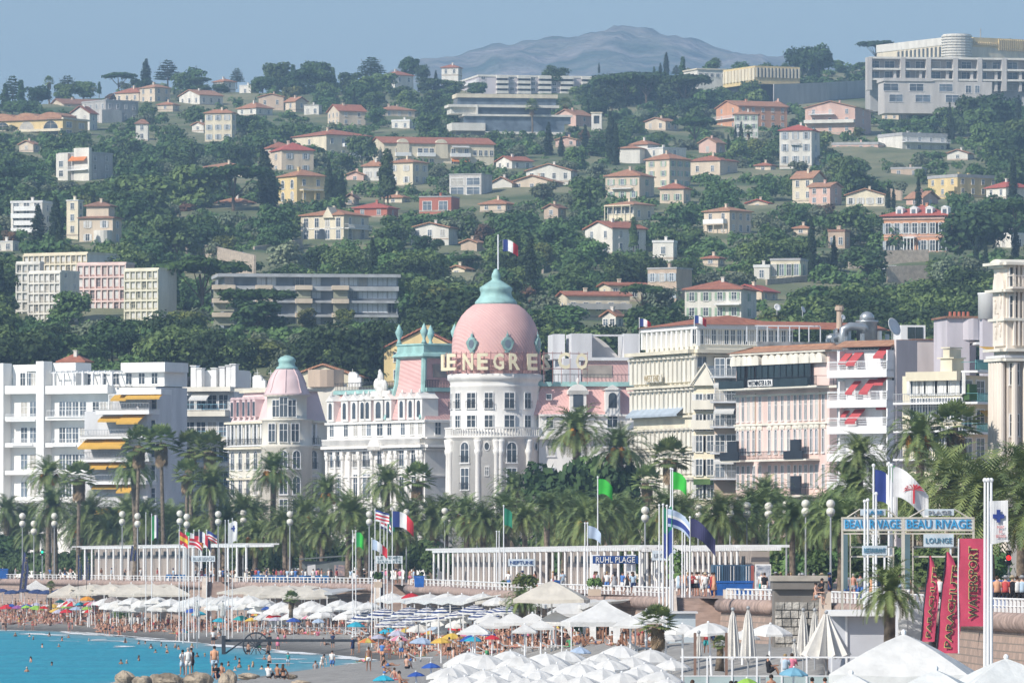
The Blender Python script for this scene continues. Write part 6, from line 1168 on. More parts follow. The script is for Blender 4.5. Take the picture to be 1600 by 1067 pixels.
def wall_run(px0,px1,label):
 o = thing('sea_wall',label,'wall',(0,0,0)); st = 12; xs = [px0 +i*(px1 - px0)/max(2,int((px1 - px0)/st)) for i in range(max(2,int((px1 - px0)/st)) +1)]
 ob('wall',MB().loft([[tuple(wpt(x,.9,1.0)),tuple(wpt(x,.12,ZP - .02)),tuple(wpt(x,-.3,ZP - .02)),tuple(wpt(x,-.3,1.0))] for x in xs]).mesh('wall',SW),o)
 ob('coping',MB().tube([wpt(x,.25,ZP - .45) for x in xs],.48,10).mesh('coping',COPE,True),o)
 q = MB(); L = 0
 for a,b in zip(xs,xs[1:]):
  A,B = wpt(a,-.15,ZP +.0),wpt(b,-.15,ZP +.0); d = B - A; n = 2
  for i in range(n): p = A.lerp(B,i/n); q.box(p.x - .07,p.x +.07,p.y - .07,p.y +.07,ZP - .1,ZP +.62)
  q.tube([A +Vector((0,0,.66)),B +Vector((0,0,.66))],.055,5).tube([A +Vector((0,0,.3)),B +Vector((0,0,.3))],.03,4)
 ob('balustrade',q.mesh('balustrade',WHITE),o); return o
wall_run(-40,322,'left stretch of the sea wall with rounded coping and white balustrade'); wall_run(366,592,'sea wall stretch with white balustrade between the two stairs')
wall_run(640,1050,'long sea wall stretch below the white pergola'); wall_run(1132,1212,'short sea wall stretch left of the rough stone bastion'); wall_run(1296,1720,'brick sea wall at the right behind the red banners')
def stairs(label,px0,px1,top_px,n=16,run=.32,rise=.24,m=None):
 D = wallD((px0 +px1)/2); o = thing('staircase',label,'stairs',(X(px0,D),D,ZP)); w = X(px1,D) - X(px0,D); q = MB()
 for i in range(n): q.box(0,w,-run*(i +1) - (i*0.001),.4 if i == 0 else -run*i,-rise*n - 1,-rise*i - (.004 if i == 0 else 0))
 ob('steps',q.mesh('steps',mat('reddish_step_stone',(.44,.33,.28),.9,.15,1)),o)
 for sx,nm in ((-.7,'side_wall'),(w,'side_wall')): ob(nm,MB().loft([[(sx,.4,-rise*n - 1),(sx,.4,.6),(sx,-.8,.5),(sx,-run*n - .6,-rise*n +.4),(sx,-run*n - .6,-rise*n - 1)],[(sx +.69,.4,-rise*n - 1),(sx +.69,.4,.6),(sx +.69,-.8,.5),(sx +.69,-run*n - .6,-rise*n +.4),(sx +.69,-run*n - .6,-rise*n - 1)]]).mesh(nm,mat('cream_wall_stone',(.66,.56,.47),.9,.1,.8)),o)
 return o
stairs('reddish stone stairs descending to the beach, left of the flagpole trio',325,364,0); stairs('small stairs beside the white gate sign in the centre',594,637,0,10)
o = stairs('broad pinkish ramp stairs falling towards the right beach club',1056,1130,0,22,.5,.16); lm(345,925,'the left beach stairs'); lm(1090,950,'the pinkish ramp')
# rough stone bastion
D = 436; o = thing('bastion','bulging rough stone bastion with dark niche and flat cap','bastion',(X(1210,D),D,3.0)); w = X(1288,D) - X(1210,D); q = MB().box(0,w,0,4,-1,ZP - 2.2)
RS = mat('rough_pale_blocks',(.55,.52,.47),.95,.25,1.4,bump=.12,s2=5)
qq = MB()
for j in range(9):
 x = .05
 while x < w - .3: l = .35 +rnd.random()*.35; qq.box(x,min(w,x +l) - .05,-.08 - rnd.random()*.12,-.01,-.4 +j*.52,.05 +j*.52); x += l
ob('wall',q.box(-.1,w +.1,-.35,4,ZP - 2.19,ZP - 1.7).mesh('wall',mat('dark_mortar',(.22,.20,.18))),o); ob('stone_blocks',qq.mesh('stone_blocks',RS),o); ob('niche',MB().box(w*.5,w*.68,-.24,-.2,2.2,2.9).mesh('niche',DARK),o); ob('cap',MB().box(-.2,w +.2,-.45,4.1,ZP - 1.69,ZP - 1.35).mesh('cap',mat('cap_stone',(.46,.42,.36),.9,.15,1)),o); lm(1250,955,'the rough stone bastion')
o = thing('wall_pier','smooth beige wall pier with rounded edge right of the bastion','pier',(X(1284,425),425,2.5)); ob('pier',MB().loft([[(-.2,0,0),(.7,0,0),(.7,3,0),(-.2,3,0)],[(0,0,5.4),(.55,0,5.4),(.55,3,5.4),(0,3,5.4)]]).mesh('pier',mat('cream_wall_stone',(.66,.56,.47))),o)
# pergolas
BE = mat('beige_cabin_wall',(.40,.35,.31),.85,.06,.5)
def pergola(label,px0,px1,D0,D1,ytop,cab,sp=12,cr=.17):
 o = thing('pergola',label,'pergola',(X(px0,D0),D0,ZP)); B = Vector((X(px1,D1) - X(px0,D0),D1 - D0,0)); L = B.length; a = math.atan2(B.y,B.x); o.rotation_euler = (0,0,a); H = Z(ytop,D0) - ZP; n = int((px1 - px0)/sp)
 cm = MB().lathe([(cr,0),(cr*.9,H - .45)],8).mesh('column',WHITE)
 for i in range(n +1): ob('column',cm,o,(L*i/n,0,0))
 q = MB().box(-.5,L +.5,-.15,.15,H - .45,H - .2).box(-.5,L +.5,3.25,3.55,H - .45,H - .2)
 ob('beams',q.mesh('beams',WHITE),o); q = MB(); m = n*3
 for i in range(m +1): x = L*i/m; q.box(x - .07,x +.07,-.9,4.3,H - .19,H +.02)
 ob('slats',q.mesh('slats',WHITE),o)
 for c0,c1 in cab: ob('cabin',MB().box(L*c0,L*c1,1.6,3.1,0,H - .5).mesh('cabin',BE),o)
 for c0,c1 in cab:
  k = int(n*(c1 - c0))
  for i in range(k): x = L*c0 +L/n*(i +.5); ob('vent',MB().box(x - L/n*.22,x +L/n*.22,1.52,1.59,H - 1.6,H - .9).mesh('vent',DARK),o)
 return o
pergola('white pergola of slender columns on the left promenade',122,385,1068,915,853,[(.04,.62)]); pergola('long white pergola with beige cabins in the centre promenade',678,1000,770,620,857,[(.02,.45),(.62,.78)],9,.13); pergola('right end pergola behind the tall flagpoles',1004,1152,640,575,854,[(.35,.95)],8,.11)
lm(240,875,'the left pergola'); lm(850,885,'the long centre pergola')
# globe street lamps
GL = mat('frosted_globe',(.74,.71,.62),.25,.06,spec=.6)
def globe_lamp(label,px,yt,D,low=12):
 D = max(D,wallD(px) +8); s = D/F; o = thing('street_lamp',label,'street lamp',(X(px,D),D,ZP),0,'globe lamps along the promenade'); H = Z(yt,D) - ZP; r = max(.38,5.2*s)
 q = MB().lathe([(.16,0),(.10,.8),(.07,H - low*s - r)],8); ob('pole',q.mesh('pole',GMET),o); ob('globe',MB().ball((0,0,H),r,14,10).mesh('globe',GL,True),o)
 if low: ob('globe',MB().ball((0,0,H - low*s),r*1.0,14,10).mesh('globe',GL,True),o); ob('collar',MB().lathe([(r*.5,H - low*s - r*1.05),(r*.9,H - low*s - r*.5),(r*.5,H - low*s - r*.45)],10).mesh('collar',GMET),o)
LAMPS = [(35,806,960),(53,818,1000),(191,803,980),(215,806,950),(281,802,930),(292,807,900),(341,803,930),(453,803,870),(495,796,950),(515,800,960),(577,803,800),(635,800,900),(695,798,900),(745,799,880),(838,796,850),(878,797,860),(962,797,820),(1008,797,660),(1091,793,690),(1117,791,680),(1141,790,670),(1167,790,655),(1201,791,640),(1229,788,625),(1259,787,600),(1298,787,590),(380,801,970),(85,806,1000)]
nm_ = ['far left','second from the left edge','third from the left edge','fourth from the left edge','fifth from the left edge','sixth from the left edge','by the multicoloured flags']
for i,(x,y,D) in enumerate(LAMPS):
 o = None; globe_lamp('',x,y,D); o = [c for c in COL.objects if c.name.startswith('street_lamp')][-1] if False else None
for o in [c for c in COL.objects if c.get('category') == 'street lamp']:
 px = 800 +o.location.x*F/o.location.y; auto(o,'twin globe lamp on grey post',px,803)
# flags and poles
PG = 'flagpoles along the promenade'
FP = [('bare white flagpole, left of a green white banner pole',228,801,930,None),('white flagpole with hanging green and violet flag by the left pergola',237,803,930,('gwn',.9,3.2,True,.1)),('flagpole with red and yellow striped Spanish flag',280,828,870,('ryr',1.1,1.6,False,.5)),('flagpole with green white red Italian flag',290,828,872,('gwr',1.6,1.6,True,.6)),('flagpole with black red yellow German flag',303,828,870,('kry',1.2,1.6,False,.5)),('flagpole with dark blue and red drooping flag',311,828,868,('nwrn',1.5,1.4,True,.9)),('flagpole with small American flag of red white stripes',323,828,870,('bwrwr',1.3,1.1,False,.5)),('bare short flagpole before the left stairs',286,850,850,None),('flagpole with pink and white striped flag by the stairs',295,838,860,('rwrw',1.7,1.0,False,.9)),
 ('leftmost pole of the trio carrying a white banner',352,813,850,None),('middle pole of the trio with white banner and blue emblem',357,813,848,('w',1.1,2.6,True,.02)),('rightmost pole of the trio before the left pergola end',363,810,850,None),
 ('bare pole left of a dark green flag pole',551,829,790,None),('pole with limp dark green flag, left of the French flag',556,829,790,('gG',.9,1.7,True,.3)),('pole with American flag beside the big French flag',586,795,760,('bwrwrwr',1.6,1.2,False,.35)),('pole with blue and red British colours flag',594,800,765,('nwrwn',1.2,1.6,False,.6)),('slim pole with green flag left of the big French flag',605,804,765,('c',.8,1.5,True,.3)),('bare slim pole amid the central flags',600,812,765,None),('tall pole with large billowing French tricolour in the centre',613,795,750,('bwr',2.4,1.7,True,.75)),('low pole with faded tricolour drooping below the central flags',581,841,742,('lwr',1.7,1.1,True,.9)),
 ('bare white pole left of the dark green pennant',776,830,660,None),('thin bare pole beside the dark green pennant',780,830,655,None),('tall pole with dark green rounded pennant in front of the pergola',787,790,660,('c',.8,1.6,True,.4)),('pole with pale lilac flag left of the bright green flag',918,817,560,('l',1.1,1.0,True,.7)),('bare pole by the pale lilac flag',914,817,558,None),('very tall pole flying a bright green flag in the centre right',934,745,600,('G',1.3,1.3,True,.5)),
 ('tall triple pole with bright green flag near the ramp',1048,732,480,('G',1.1,1.2,True,.55)),('bare tall pole left of the ramp triple',1051,733,478,None),('bare pole furthest left of the ramp group',1030,789,470,None),('pole with dark green banner left of the ramp',1036,788,470,('cb',.6,3.4,False,.05)),('pole with blue and white emblem flag left of the ramp',1042,790,470,('lwbl',1.6,1.2,False,.9)),('bare pole among the ramp flags',1047,792,472,None),('pole with dark purple billowing flag left of the ramp',1078,808,500,('n',1.9,1.3,True,1.1)),('bare thin pole before the ramp',1066,812,500,None),('bare white pole nearest the ramp top',1070,808,500,None),
 ('pole with French flag furled low behind the blue lettered gate',1365,727,400,('bw',1.4,1.8,True,.8)),('pole with green flag above the blue lettered gate',1389,724,400,('G',1.0,1.3,True,.6)),('pole with white flag bearing a red palm above the gate',1393,727,396,('wwww',2.2,1.7,True,.9)),('short white pole rising through the gate sign',1351,783,392,None),('second short pole rising through the gate sign',1356,781,392,None),('slim hooked white pole before the gate sign',1369,771,390,None),
 ('leftmost of three tall white poles at the right edge',1539,750,300,None),('middle of three tall white poles carrying the blue cross banner',1544,750,298,None),('rightmost of three tall white poles by the brick wall',1549,750,300,None)]
for lb,px,y,D,fl in FP:
 zb = ground(px,D) if D < wallD(px) else ZP
 if fl: o = flagpole(lb,px,y,D,zb,fl[0],fl[1],fl[2],.05,fl[3],fl[4],.055 if D > 450 else .07,PG,px*.1)
 else: o = flagpole(lb,px,y,D,zb,None,r=.05 if D > 450 else .065,group=PG)
 if 'red palm' in lb:
  me = MB().extr([(-.05,-.8),(.05,-.8),(.05,0),(-.05,0)],-.02,0);
  for k in range(9): a = PI*k/8; me.extr([(0,0),(.5*math.cos(a - .12),.34*math.sin(a) - .08),(.6*math.cos(a),.4*math.sin(a) - .15),(.5*math.cos(a +.12),.34*math.sin(a) - .02)],-.02,0)
  ob('emblem',me.mesh('emblem',FC['r']),o,(1.25,-.12,Z(y,D) - zb - 1.35))
 if 'blue emblem' in lb: ob('emblem',MB().box(-.3,.3,-.05,-.02,-.1,.1).box(-.09,.09,-.051,-.021,-.35,.35).mesh('emblem',FC['b']),o,(.62,0,Z(y,D) - zb - .95))
D = 298; o = thing('banner','white hanging banner with a blue cross and red writing, right edge','banner',(X(1560,D),D,Z(782,D))); w = 30*D/F; h = 66*D/F
ob('cloth',MB().loft([[(x,.03*math.sin(x*9),-h +.05*math.sin(x*6)) for x in [i*w/8 - w/2 for i in range(9)]],[(x,.03*math.sin(x*9 +1),.04*x) for x in [i*w/8 - w/2 for i in range(9)]]],cap=False,closed=False).mesh('cloth',FC['w']),o)
ob('cross',MB().box(-.24,.24,-.08,-.05,-.75,-.57).box(-.08,.08,-.081,-.051,-.92,-.38).mesh('cross',FC['b']),o)
for i,s in enumerate(('PORT','DE','SECOURS')): ob('lettering',text_fit(s,(.3,.14,.42)[i],.11,FC['r'],.0,.005),o,(.1,-.07,-1.12 - i*.19))
# feather banners
RB = mat('red_banner_cloth',(.66,.09,.16),.8,.06,2,trans=.15); OL = mat('yellow_outline',(.65,.55,.22)); BLT = mat('black_print',(.05,.045,.05))
def feather(label,px,yt,yb,wpx,D,word,m=RB,lean=0.0,rect=False,bend=.25,group='red feather banners by the brick wall'):
 s = D/F; H = (yb - yt)*s; w = wpx*s; o = thing('feather_banner',label,'banner',(X(px,D),D,Z(yb,D)),0,group); n = 14; mb = MB(); rows = []
 for i in range(n +1):
  t_ = i/n; ww = w*(1 if rect else min(1,.12 +1.5*(1 - t_)**.7)); x0 = lean*H*t_; rows.append([(x0 +ww*k/5,.05*math.sin(t_*9 +k),H*t_ - (0 if rect else .0)) for k in range(6)])
 mb.loft(rows,cap=False,closed=False); ob('cloth',mb.mesh('cloth',m,True),o); ob('pole',MB().tube([(0,.02,-1.2),(0,.02,0),(lean*H*.5 - .02,.02,H*.5),(lean*H,.02,H)],.035,5).mesh('pole',DARK if not rect else WMET),o)
 for me,dy in ((OL,-.09),(BLT,-.12)):
  t_ = text_fit(word,H*.80 +(.1 if me is OL else 0),w*.28 +(.06 if me is OL else 0),me,.03 if me is OL else .0,.006); l = ob('lettering',t_,o,(w*.50 +lean*H*.42,dy,H*(.5 if rect else .46))); l.rotation_euler = (0,-R(90) +math.atan(lean) ,0)
 return o
feather('narrow red feather banner with dark letters, leftmost of three',1439,868,1002,21,330,'PARACHUTE',lean=.10); feather('middle red feather banner reading PARACHUTE bottom to top',1463,862,1020,34,318,'PARACHUTE',lean=.10); feather('rectangular red banner reading WATERSPORT, tied at the foot',1498,841,978,44,312,'WATERSPORT',rect=True)
NV = mat('navy_banner_cloth',(.06,.07,.17),.8,.1,2); PW = mat('pale_print',(.6,.6,.66))
for lb,x,y0,y1,w_,D in (('navy feather banner standing against the left sea wall',30,862,922,11,1050),('navy banner left of the left pergola columns',122,866,906,6,930),('navy banner between the first left pergola columns',135,868,906,6,925),('small navy banner in front of the left pergola slats',203,852,876,9,900)):
 s = D/F; o = feather(lb,x,y0,y1,w_,D,'BEACH',m=NV,lean=.12 if w_ > 8 else 0,group='navy banners on the left promenade')
# gate signs
LB = mat('sign_pale_blue',(.62,.70,.76)); CY = mat('sign_cyan_letters',(.06,.36,.66),.4); NB = mat('sign_navy',(.02,.07,.25)); CRF = mat('cream_steel_frame',(.62,.58,.50),.6)
def gate(label,px0,px1,y0,y1,D,word,m,tm,ybot=905,frame=CRF,posts=True,cap=None,th=.55):
 s = D/F; w = (px1 - px0)*s; z1,z0 = Z(y0,D),Z(y1,D); o = thing('gate_sign',label,'sign',(X(px0,D),D,Z(ybot,D))); b = Z(ybot,D); h = z1 - z0
 ob('panel',MB().box(.05,w - .05,-.05,.05,z0 - b,z1 - b).mesh('panel',m),o); ob('lettering',text_fit(word,w*.92,h*th,tm,.01,.03),o,(w/2,-.1,(z0 +z1)/2 - b))
 q = MB()
 for z in (z0 - b,z1 - b): q.box(0,w,-.09,.09,z - .05,z +.05)
 if posts:
  for x in (0,w): q.box(x - .06,x +.06,-.07,.07,-.4,z1 - b +.05)
 ob('frame',q.mesh('frame',frame),o); return o,s,b
for lb,px0,px1,D,w_ in (('left blue lettered gate reading BEAU RIVAGE over the beach stairs',1316,1410,395,'BEAU RIVAGE'),('right blue lettered gate reading BEAU RIVAGE beside the first',1412,1521,385,'BEAU RIVAGE')):
 o,s,b = gate(lb,px0,px1,809,828,D,w_,LB,CY,958,th=.72); q = MB(); w = (px1 - px0)*s; z = Z(833,D) - b; q.box(0,w,-.05,.05,z - .05,z +.02)
 for x in (.14,.86): q.box(w*x - .04,w*x +.04,.6,.68,-.4,z)
 q.box(w*.14,w*.86,.6,.66,z*.82,z*.84).box(w*.14,w*.86,.6,.66,z*.70,z*.72)
 q.tube([(w*.08,0,Z(808,D) - b),(w*.3,0,Z(795,D) - b)],.04,4).tube([(w*.92,0,Z(808,D) - b),(w*.72,0,Z(795,D) - b)],.04,4); ob('lattice',q.mesh('lattice',CRF),o)
 x0,x1 = w*.3,w*.72; zt0,zt1 = Z(808,D) - b +.1,Z(795,D) - b; ob('top_panel',MB().box(x0,x1,-.05,.05,zt0,zt1).mesh('top_panel',LB),o); ob('top_lettering',text_fit('PLAGE',(x1 - x0)*.75,(zt1 - zt0)*.55,CY if px0 < 1400 else GMET,.01,.03),o,((x0 +x1)/2,-.1,(zt0 +zt1)/2))
 ob('glass_side',MB().box(.04,w*.10,.5,.56,z*.3,z).mesh('glass_side',mat('teal_glass',(.13,.20,.23),.2)),o)
lm(1362,820,'the left blue lettered gate'); lm(1468,815,'the right blue lettered gate')
def board(label,px0,px1,y0,y1,D,word,m,tm,th=.5,zb=None,posts=(0.1,.9),name='sign_board'):
 s = D/F; w = (px1 - px0)*s; z1,z0 = Z(y0,D),Z(y1,D); zb = ground((px0 +px1)/2,D) if zb is None else zb; o = thing(name,label,'sign',(X(px0,D),D,zb)); ob('panel',MB().box(0,w,-.05,.05,z0 - zb,z1 - zb).mesh('panel',m),o)
 lines = word.split('|'); n = len(lines)
 for i,l in enumerate(lines): ob('lettering',text_fit(l,w*.86*min(1,len(l)/max(len(k) for k in lines) +.1),(z1 - z0)*th/n,tm,.005,.02),o,(w/2,-.09,z1 - zb - (z1 - z0)*(i +.5)/n))
 for x in posts: ob('post',MB().box(w*x - .05,w*x +.05,.06,.16,0,z0 - zb +.1).mesh('post',WMET),o)
 return o
board('pale board reading RESTAURANT hung below the left gate',1347,1386,852,867,388,'RESTAURANT',LB,mat('sign_blue_grey',(.12,.30,.42)),.5,ZP); board('pale board reading LOUNGE on a white post under the right gate',1443,1490,834,854,380,'LOUNGE',LB,mat('sign_blue_grey',(.12,.30,.42)),.42,ZP,(.9,))
board('navy and white board reading RUHL PLAGE across the entrance',926,997,868,880,570,'RUHL PLAGE',NB,mat('white_letters',(.8,.8,.8)),.75,ZP,(.1,.86)); board('pale blue board reading BLUE BEACH above the left stairs',299,336,868,877,868,'BLUE BEACH',mat('sign_pale',(.72,.77,.80)),GMET,.6,ZP)
board('white gate board reading LE TEMPS D\'UN ETE in the centre',587,629,868,880,762,"LE TEMPS|D'UN ETE",mat('sign_pale',(.72,.77,.80)),mat('grey_print',(.25,.33,.33)),.7,ZP,(.02,.98)); board('pale blue board with blue script reading NEPTUNE',794,836,873,884,640,'NEPTUNE',LB,NB,.5,ZP,(.98,)); board('pale board reading LE GALET behind the ramp flags',1019,1056,860,875,560,'LE GALET',LB,GMET,.4,ZP)
# kiosks, containers, huts
D = 905; s = D/F; o = thing('kiosk','dark grey kiosk with slanted roof and colour poster on the promenade','kiosk',(X(472,D),D,ZP)); w = 70*s; ob('body',MB().box(0,w,0,3,0,2.7).mesh('body',mat('kiosk_grey',(.16,.18,.18),.6)),o); ob('roof',MB().loft([[(-.4,-.8,2.9),(w,-.3,3.3),(w,3.2,3.3),(-.4,3.2,2.9)],[(-.4,-.8,3.05),(w,-.3,3.5),(w,3.2,3.5),(-.4,3.2,3.05)]]).mesh('roof',mat('kiosk_grey',(.16,.18,.18))),o); ob('poster',MB().box(w*.72,w*.95,-.08,-.01,.8,2.2).mesh('poster',mat('mottled_poster',(.5,.35,.3),.5,col2=(.12,.14,.2),scale=3)),o); ob('shutter',MB().box(w*.12,w*.3,-.06,-.01,.8,2.3).mesh('shutter',NGREY),o)
D = 560; s = D/F; CB = mat('container_blue',(.07,.14,.22),.5,.2,1); CRG = mat('container_red',(.40,.12,.10),.6)
for k,(x0,x1,m) in enumerate(((1114,1130,CB),(1131,1156,mat('container_navy',(.05,.09,.15),.5)),(1157,1178,CB))):
 o = thing('container',('short blue shipping container, left end of the row','long dark navy container in the middle of the row','blue container with orange end beside the poster panel')[k],'container',(X(x0,D),D,ZP),0,'shipping containers on the promenade'); w = (x1 - x0)*s; q = MB().box(0,w,0,6,0,2.3)
 for i in range(int(w/.18)): q.box(i*.18,i*.18 +.09,-.05,-.004,.1,2.2)
 ob('body',q.mesh('body',m),o)
 if k == 2: ob('end_door',MB().box(w - .25,w,-.07,-.004,.05,2.25).mesh('end_door',CRG),o)
 ob('lock_bars',MB().box(w*.4,w*.4 +.06,-.1,-.05,.1,2.2).box(w*.6,w*.6 +.06,-.1,-.05,.1,2.2).mesh('lock_bars',NGREY),o)
o = thing('poster_panel','large grey and white portrait style mottled poster panel by the containers','poster',(X(1180,555),555,ZP)); ob('panel',MB().box(0,1.25,0,.1,0,2.35).mesh('panel',WHITE),o); ob('print',MB().box(.08,1.17,-.03,-.004,.1,2.25).mesh('print',mat('mottled_grey_print',(.62,.64,.66),.6,col2=(.10,.13,.2),scale=2.2)),o); lm(1150,900,'the blue containers')
BLUE = mat('blue_tarpaulin',(.02,.12,.42),.6,.12,2)
def bin_(label,px,yb,w,h,D):
 o = thing('storage_box',label,'box',(X(px,D),D,ZP),0,'blue boxes on the promenade'); ob('body',MB().loft([[(-w/2,0,0),(w/2,0,0),(w/2,1.2,0),(-w/2,1.2,0)],[(-w/2 - .06,-.05,h*.85),(w/2 +.06,-.05,h*.85),(w/2 +.06,1.25,h*.85),(-w/2 - .06,1.25,h*.85)]]).mesh('body',BLUE),o); ob('lid',MB().box(-w/2 - .1,w/2 +.1,-.1,1.3,h*.86,h).mesh('lid',BLUE),o)
for lb,x,w,h,D in (('wide blue box stretched in front of the containers',1142,3.2,1.1,530),('blue bin left of the slanting palms',655,.9,1.15,715),('blue bin in the middle of the centre pergola',872,.8,.9,630),('tall blue bin behind the red banners',1560,1.1,1.5,380),('blue bin under the left gate',1342,1.1,.9,480),('blue box at the far left edge',4,1.6,1.6,1120)): bin_(lb,x,0,w,h,D)
D = 385; s = D/F; o = thing('beach_hut','flat white kiosk building with grey front below the blue lettered gates','hut',(X(1322,D),D,3.3)); w = 84*s; b = 3.3; ob('wall',MB().box(0,w,0,5,0,Z(962,D) - b).box(-.75,-.02,.6,5,0,Z(962,D) - b).mesh('wall',mat('hut_grey',(.55,.57,.62),.7,.05)),o); ob('roof',MB().box(-.9,w +.2,-.9,5.2,Z(962,D) - b +.002,Z(953,D) - b).mesh('roof',WHITE),o); ob('post',MB().box(-.05,.07,-.12,-.01,0,Z(962,D) - b).mesh('post',WMET),o); lm(1360,985,'the flat white kiosk')
o = thing('wall_block','square white and grey plastered pillar right of the flat white kiosk','pillar',(X(1404,375),375,3.0)); ob('pillar',MB().box(0,.5,0,3,0,Z(937,375) - 3).box(.5,1.35,.02,3,0,Z(939,375) - 3).mesh('pillar',NGREY),o); ob('white_face',MB().box(-.02,.45,-.03,-.001,0,Z(937,375) - 3).mesh('white_face',WHITE),o)
o = thing('beach_hut','low pale blue hut with shutter lines left of the ramp','hut',(X(1040,470),470,3.3)); ob('wall',MB().box(0,2.0,0,4,0,Z(958,470) - 3.3).mesh('wall',mat('hut_pale_blue',(.50,.57,.62),.7,.05)),o); ob('roof',MB().box(-.2,2.15,-.3,4.1,Z(958,470) - 3.3 +.002,Z(955,470) - 3.3).mesh('roof',NGREY),o)
for x0,D,lb in ((924,568,'left'),(981,566,'right')): o = thing('gate_pylon',f'{lb} white pylon under the navy entrance board','pylon',(X(x0,D),D +4.5,ZP)); ob('pylon',MB().box(0,.72,0,1.0,0,Z(866,D) - ZP).mesh('pylon',WHITE),o)
# hedged planters
for lb,x0,w,h,D in (('square green hedge in a wooden planter by the entrance board',919,1.0,1.3,545),('tall green box hedge beside the centre stairs',585,.8,1.5,735),('green box hedge below the dark green pennant',784,.75,.9,640)):
 o = thing('planter',lb,'planter',(X(x0,D),D,ZP - .1)); ob('box',MB().box(0,w,0,.8,0,h*.4).mesh('box',WALL['t']),o); lob = [(w*(.25 +.5*i),.4,h*.7,w*.32,.42,h*.35) for i in range(2)]; ob('hedge',qmesh('hedge',leaves(lob,500,.09),LF['green']),o)
# traffic lights
for lb,x,y,D,c in (('traffic light showing green under the left palms',66,862,1000,(.02,.9,.4)),('traffic light showing red at the right edge',1576,871,470,(1,.03,.03))):
 o = thing('traffic_light',lb,'traffic light',(X(x,D),D,ZP)); H = Z(y,D) - ZP; ob('pole',MB().lathe([(.07,0),(.06,H - .5)],6).mesh('pole',GMET),o); ob('housing',MB().box(-.16,.16,-.12,.12,H - .5,H +.5).mesh('housing',DARK),o); l = mat('lamp_' +lb[22:25],c,.4,emit=c); ob('lamp',MB().ball((0,-.14,H),.17,8,6).mesh('lamp',l),o)
# blue chairs
CHB = mat('blue_chair_paint',(.03,.17,.42),.5); q = MB().box(-.28,.28,-.25,.25,.40,.45).box(-.28,.28,.25,.29,.45,.92); ch0 = thing('promenade_chair','','chair',(0,0,ZP),0,'blue chairs on the promenade'); ob('seat',MB().box(-.28,.28,-.25,.25,.40,.45).mesh('seat',CHB),ch0); ob('backrest',MB().box(-.28,.28,.25,.29,.455,.92).mesh('backrest',CHB),ch0)
for lx in (-.25,.25):
 for ly in (-.22,.22): ob('leg',MB().box(lx - .02,lx +.02,ly - .02,ly +.02,0,.4).mesh('leg',CHB),ch0)
first = True
for i in range(34):
 x = 398 +i*4.2 if i < 28 else 262 +(i - 28)*5; D = wallD(x) +3.5 +(i % 3)*.8; rz = rnd.uniform(-.6,.6)
 if first: o = ch0; o.location = (X(x,D),D,ZP); first = False
 else: o = clone(ch0,(X(x,D),D,ZP),rz)
 auto(o,'blue metal chair',x,900,'chair')
# ---------------------------------------------------------------- parasols
def canopy_mesh(r,h,n,valance=.22,scallop=True,nz=4,flat=False):
 """n sided canopy, apex at z = h, rim at z = 0; slight sag between ribs"""
 mb = MB(); rings = []
 for k in range(nz +1):
  t_ = k/nz; ring = []
  for j in range(n*2):
   a = PI*j/n +PI/n; rib = j % 2 == 0; rr = r*t_*(1 if rib else (math.cos(PI/n)*(.985 if n > 4 else 1))); z = h*(1 - t_**(1.6 if n > 4 else 1.2)) - (0 if rib else .05*t_*r*.5); ring.append((rr*math.cos(a),rr*math.sin(a),z))
  rings.append(ring)
 rings[0] = [(p[0] +.02*math.cos(PI*j/n),p[1] +.02*math.sin(PI*j/n),h) for j,p in enumerate(rings[0])]; rings.append([(p[0]*1.005,p[1]*1.005,p[2] - valance*(1 if (j % 2 == 0 or not scallop) else .55)) for j,p in enumerate(rings[-1])]); mb.loft(rings,cap=False); return mb
def stripes_on(mb,n,nz,mod=1):
 for i in range(len(mb.f)):
  mb.m[i] = ((i//(n*2)) % 2) if mod == 2 else ((i % (n*2))//2) % 2
 return mb
CAN = lambda k,c,tr=.28: mat('canvas_' +k,c,.85,.07,1.2,trans=tr,objrand=.06,bump=.05,s2=2.5)
WC = CAN('white',(.86,.86,.84)); CC = CAN('cream',(.78,.73,.64)); POLE = WMET
def upro(mesh,h,post=.035,ribs=True,r=1.2,n=8,hgt=2.3):
 parts = [('canopy',mesh)]; parts.append(('pole',MB().lathe([(post*1.2,0),(post,hgt)],7).ball((0,0,hgt +.03),post*1.3,6,5).mesh('pole',POLE)))
 q = MB()
 for j in range(n): a = 2*PI*j/n +(PI/n); q.tube([(0,0,hgt - h*.95 - .05),(r*.55*math.cos(a),r*.55*math.sin(a),hgt - h*.55),(r*.97*math.cos(a),r*.97*math.sin(a),hgt - h - .02)],.014,3)
 parts.append(('ribs',q.mesh('ribs',GMET))); return parts
UP = {}
def mk(key,r,h,n,cols,hgt,mode=0,val=.2,scal=True,post=.035,nz=4):
 mb = canopy_mesh(r,h,n,val,scal,nz); mb.v = [(a,b,c +hgt - h) for a,b,c in mb.v]
 if len(cols) > 1: stripes_on(mb,n,nz,mode or 1)
 UP[key] = (upro(mb.mesh('canopy',cols),h,post,True,r,n,hgt),r,hgt)
mk('w',1.35,.55,8,[WC],2.35); mk('W',2.0,.8,8,[WC],2.8,val=.25,post=.05); mk('sq',2.1,.85,4,[WC],2.9,val=.22,scal=False,post=.05); mk('csq',2.2,.8,4,[CC],2.9,val=.15,scal=False,post=.05)
mk('st',1.3,.5,10,[CAN('navy',(.05,.08,.22)),WC],2.3,mode=2,nz=7); mk('navy',1.15,.4,8,[CAN('navy',(.05,.08,.22))],2.1); mk('straw',1.2,.7,12,[mat('straw_thatch',(.35,.31,.29),.95,.2,4)],2.3)
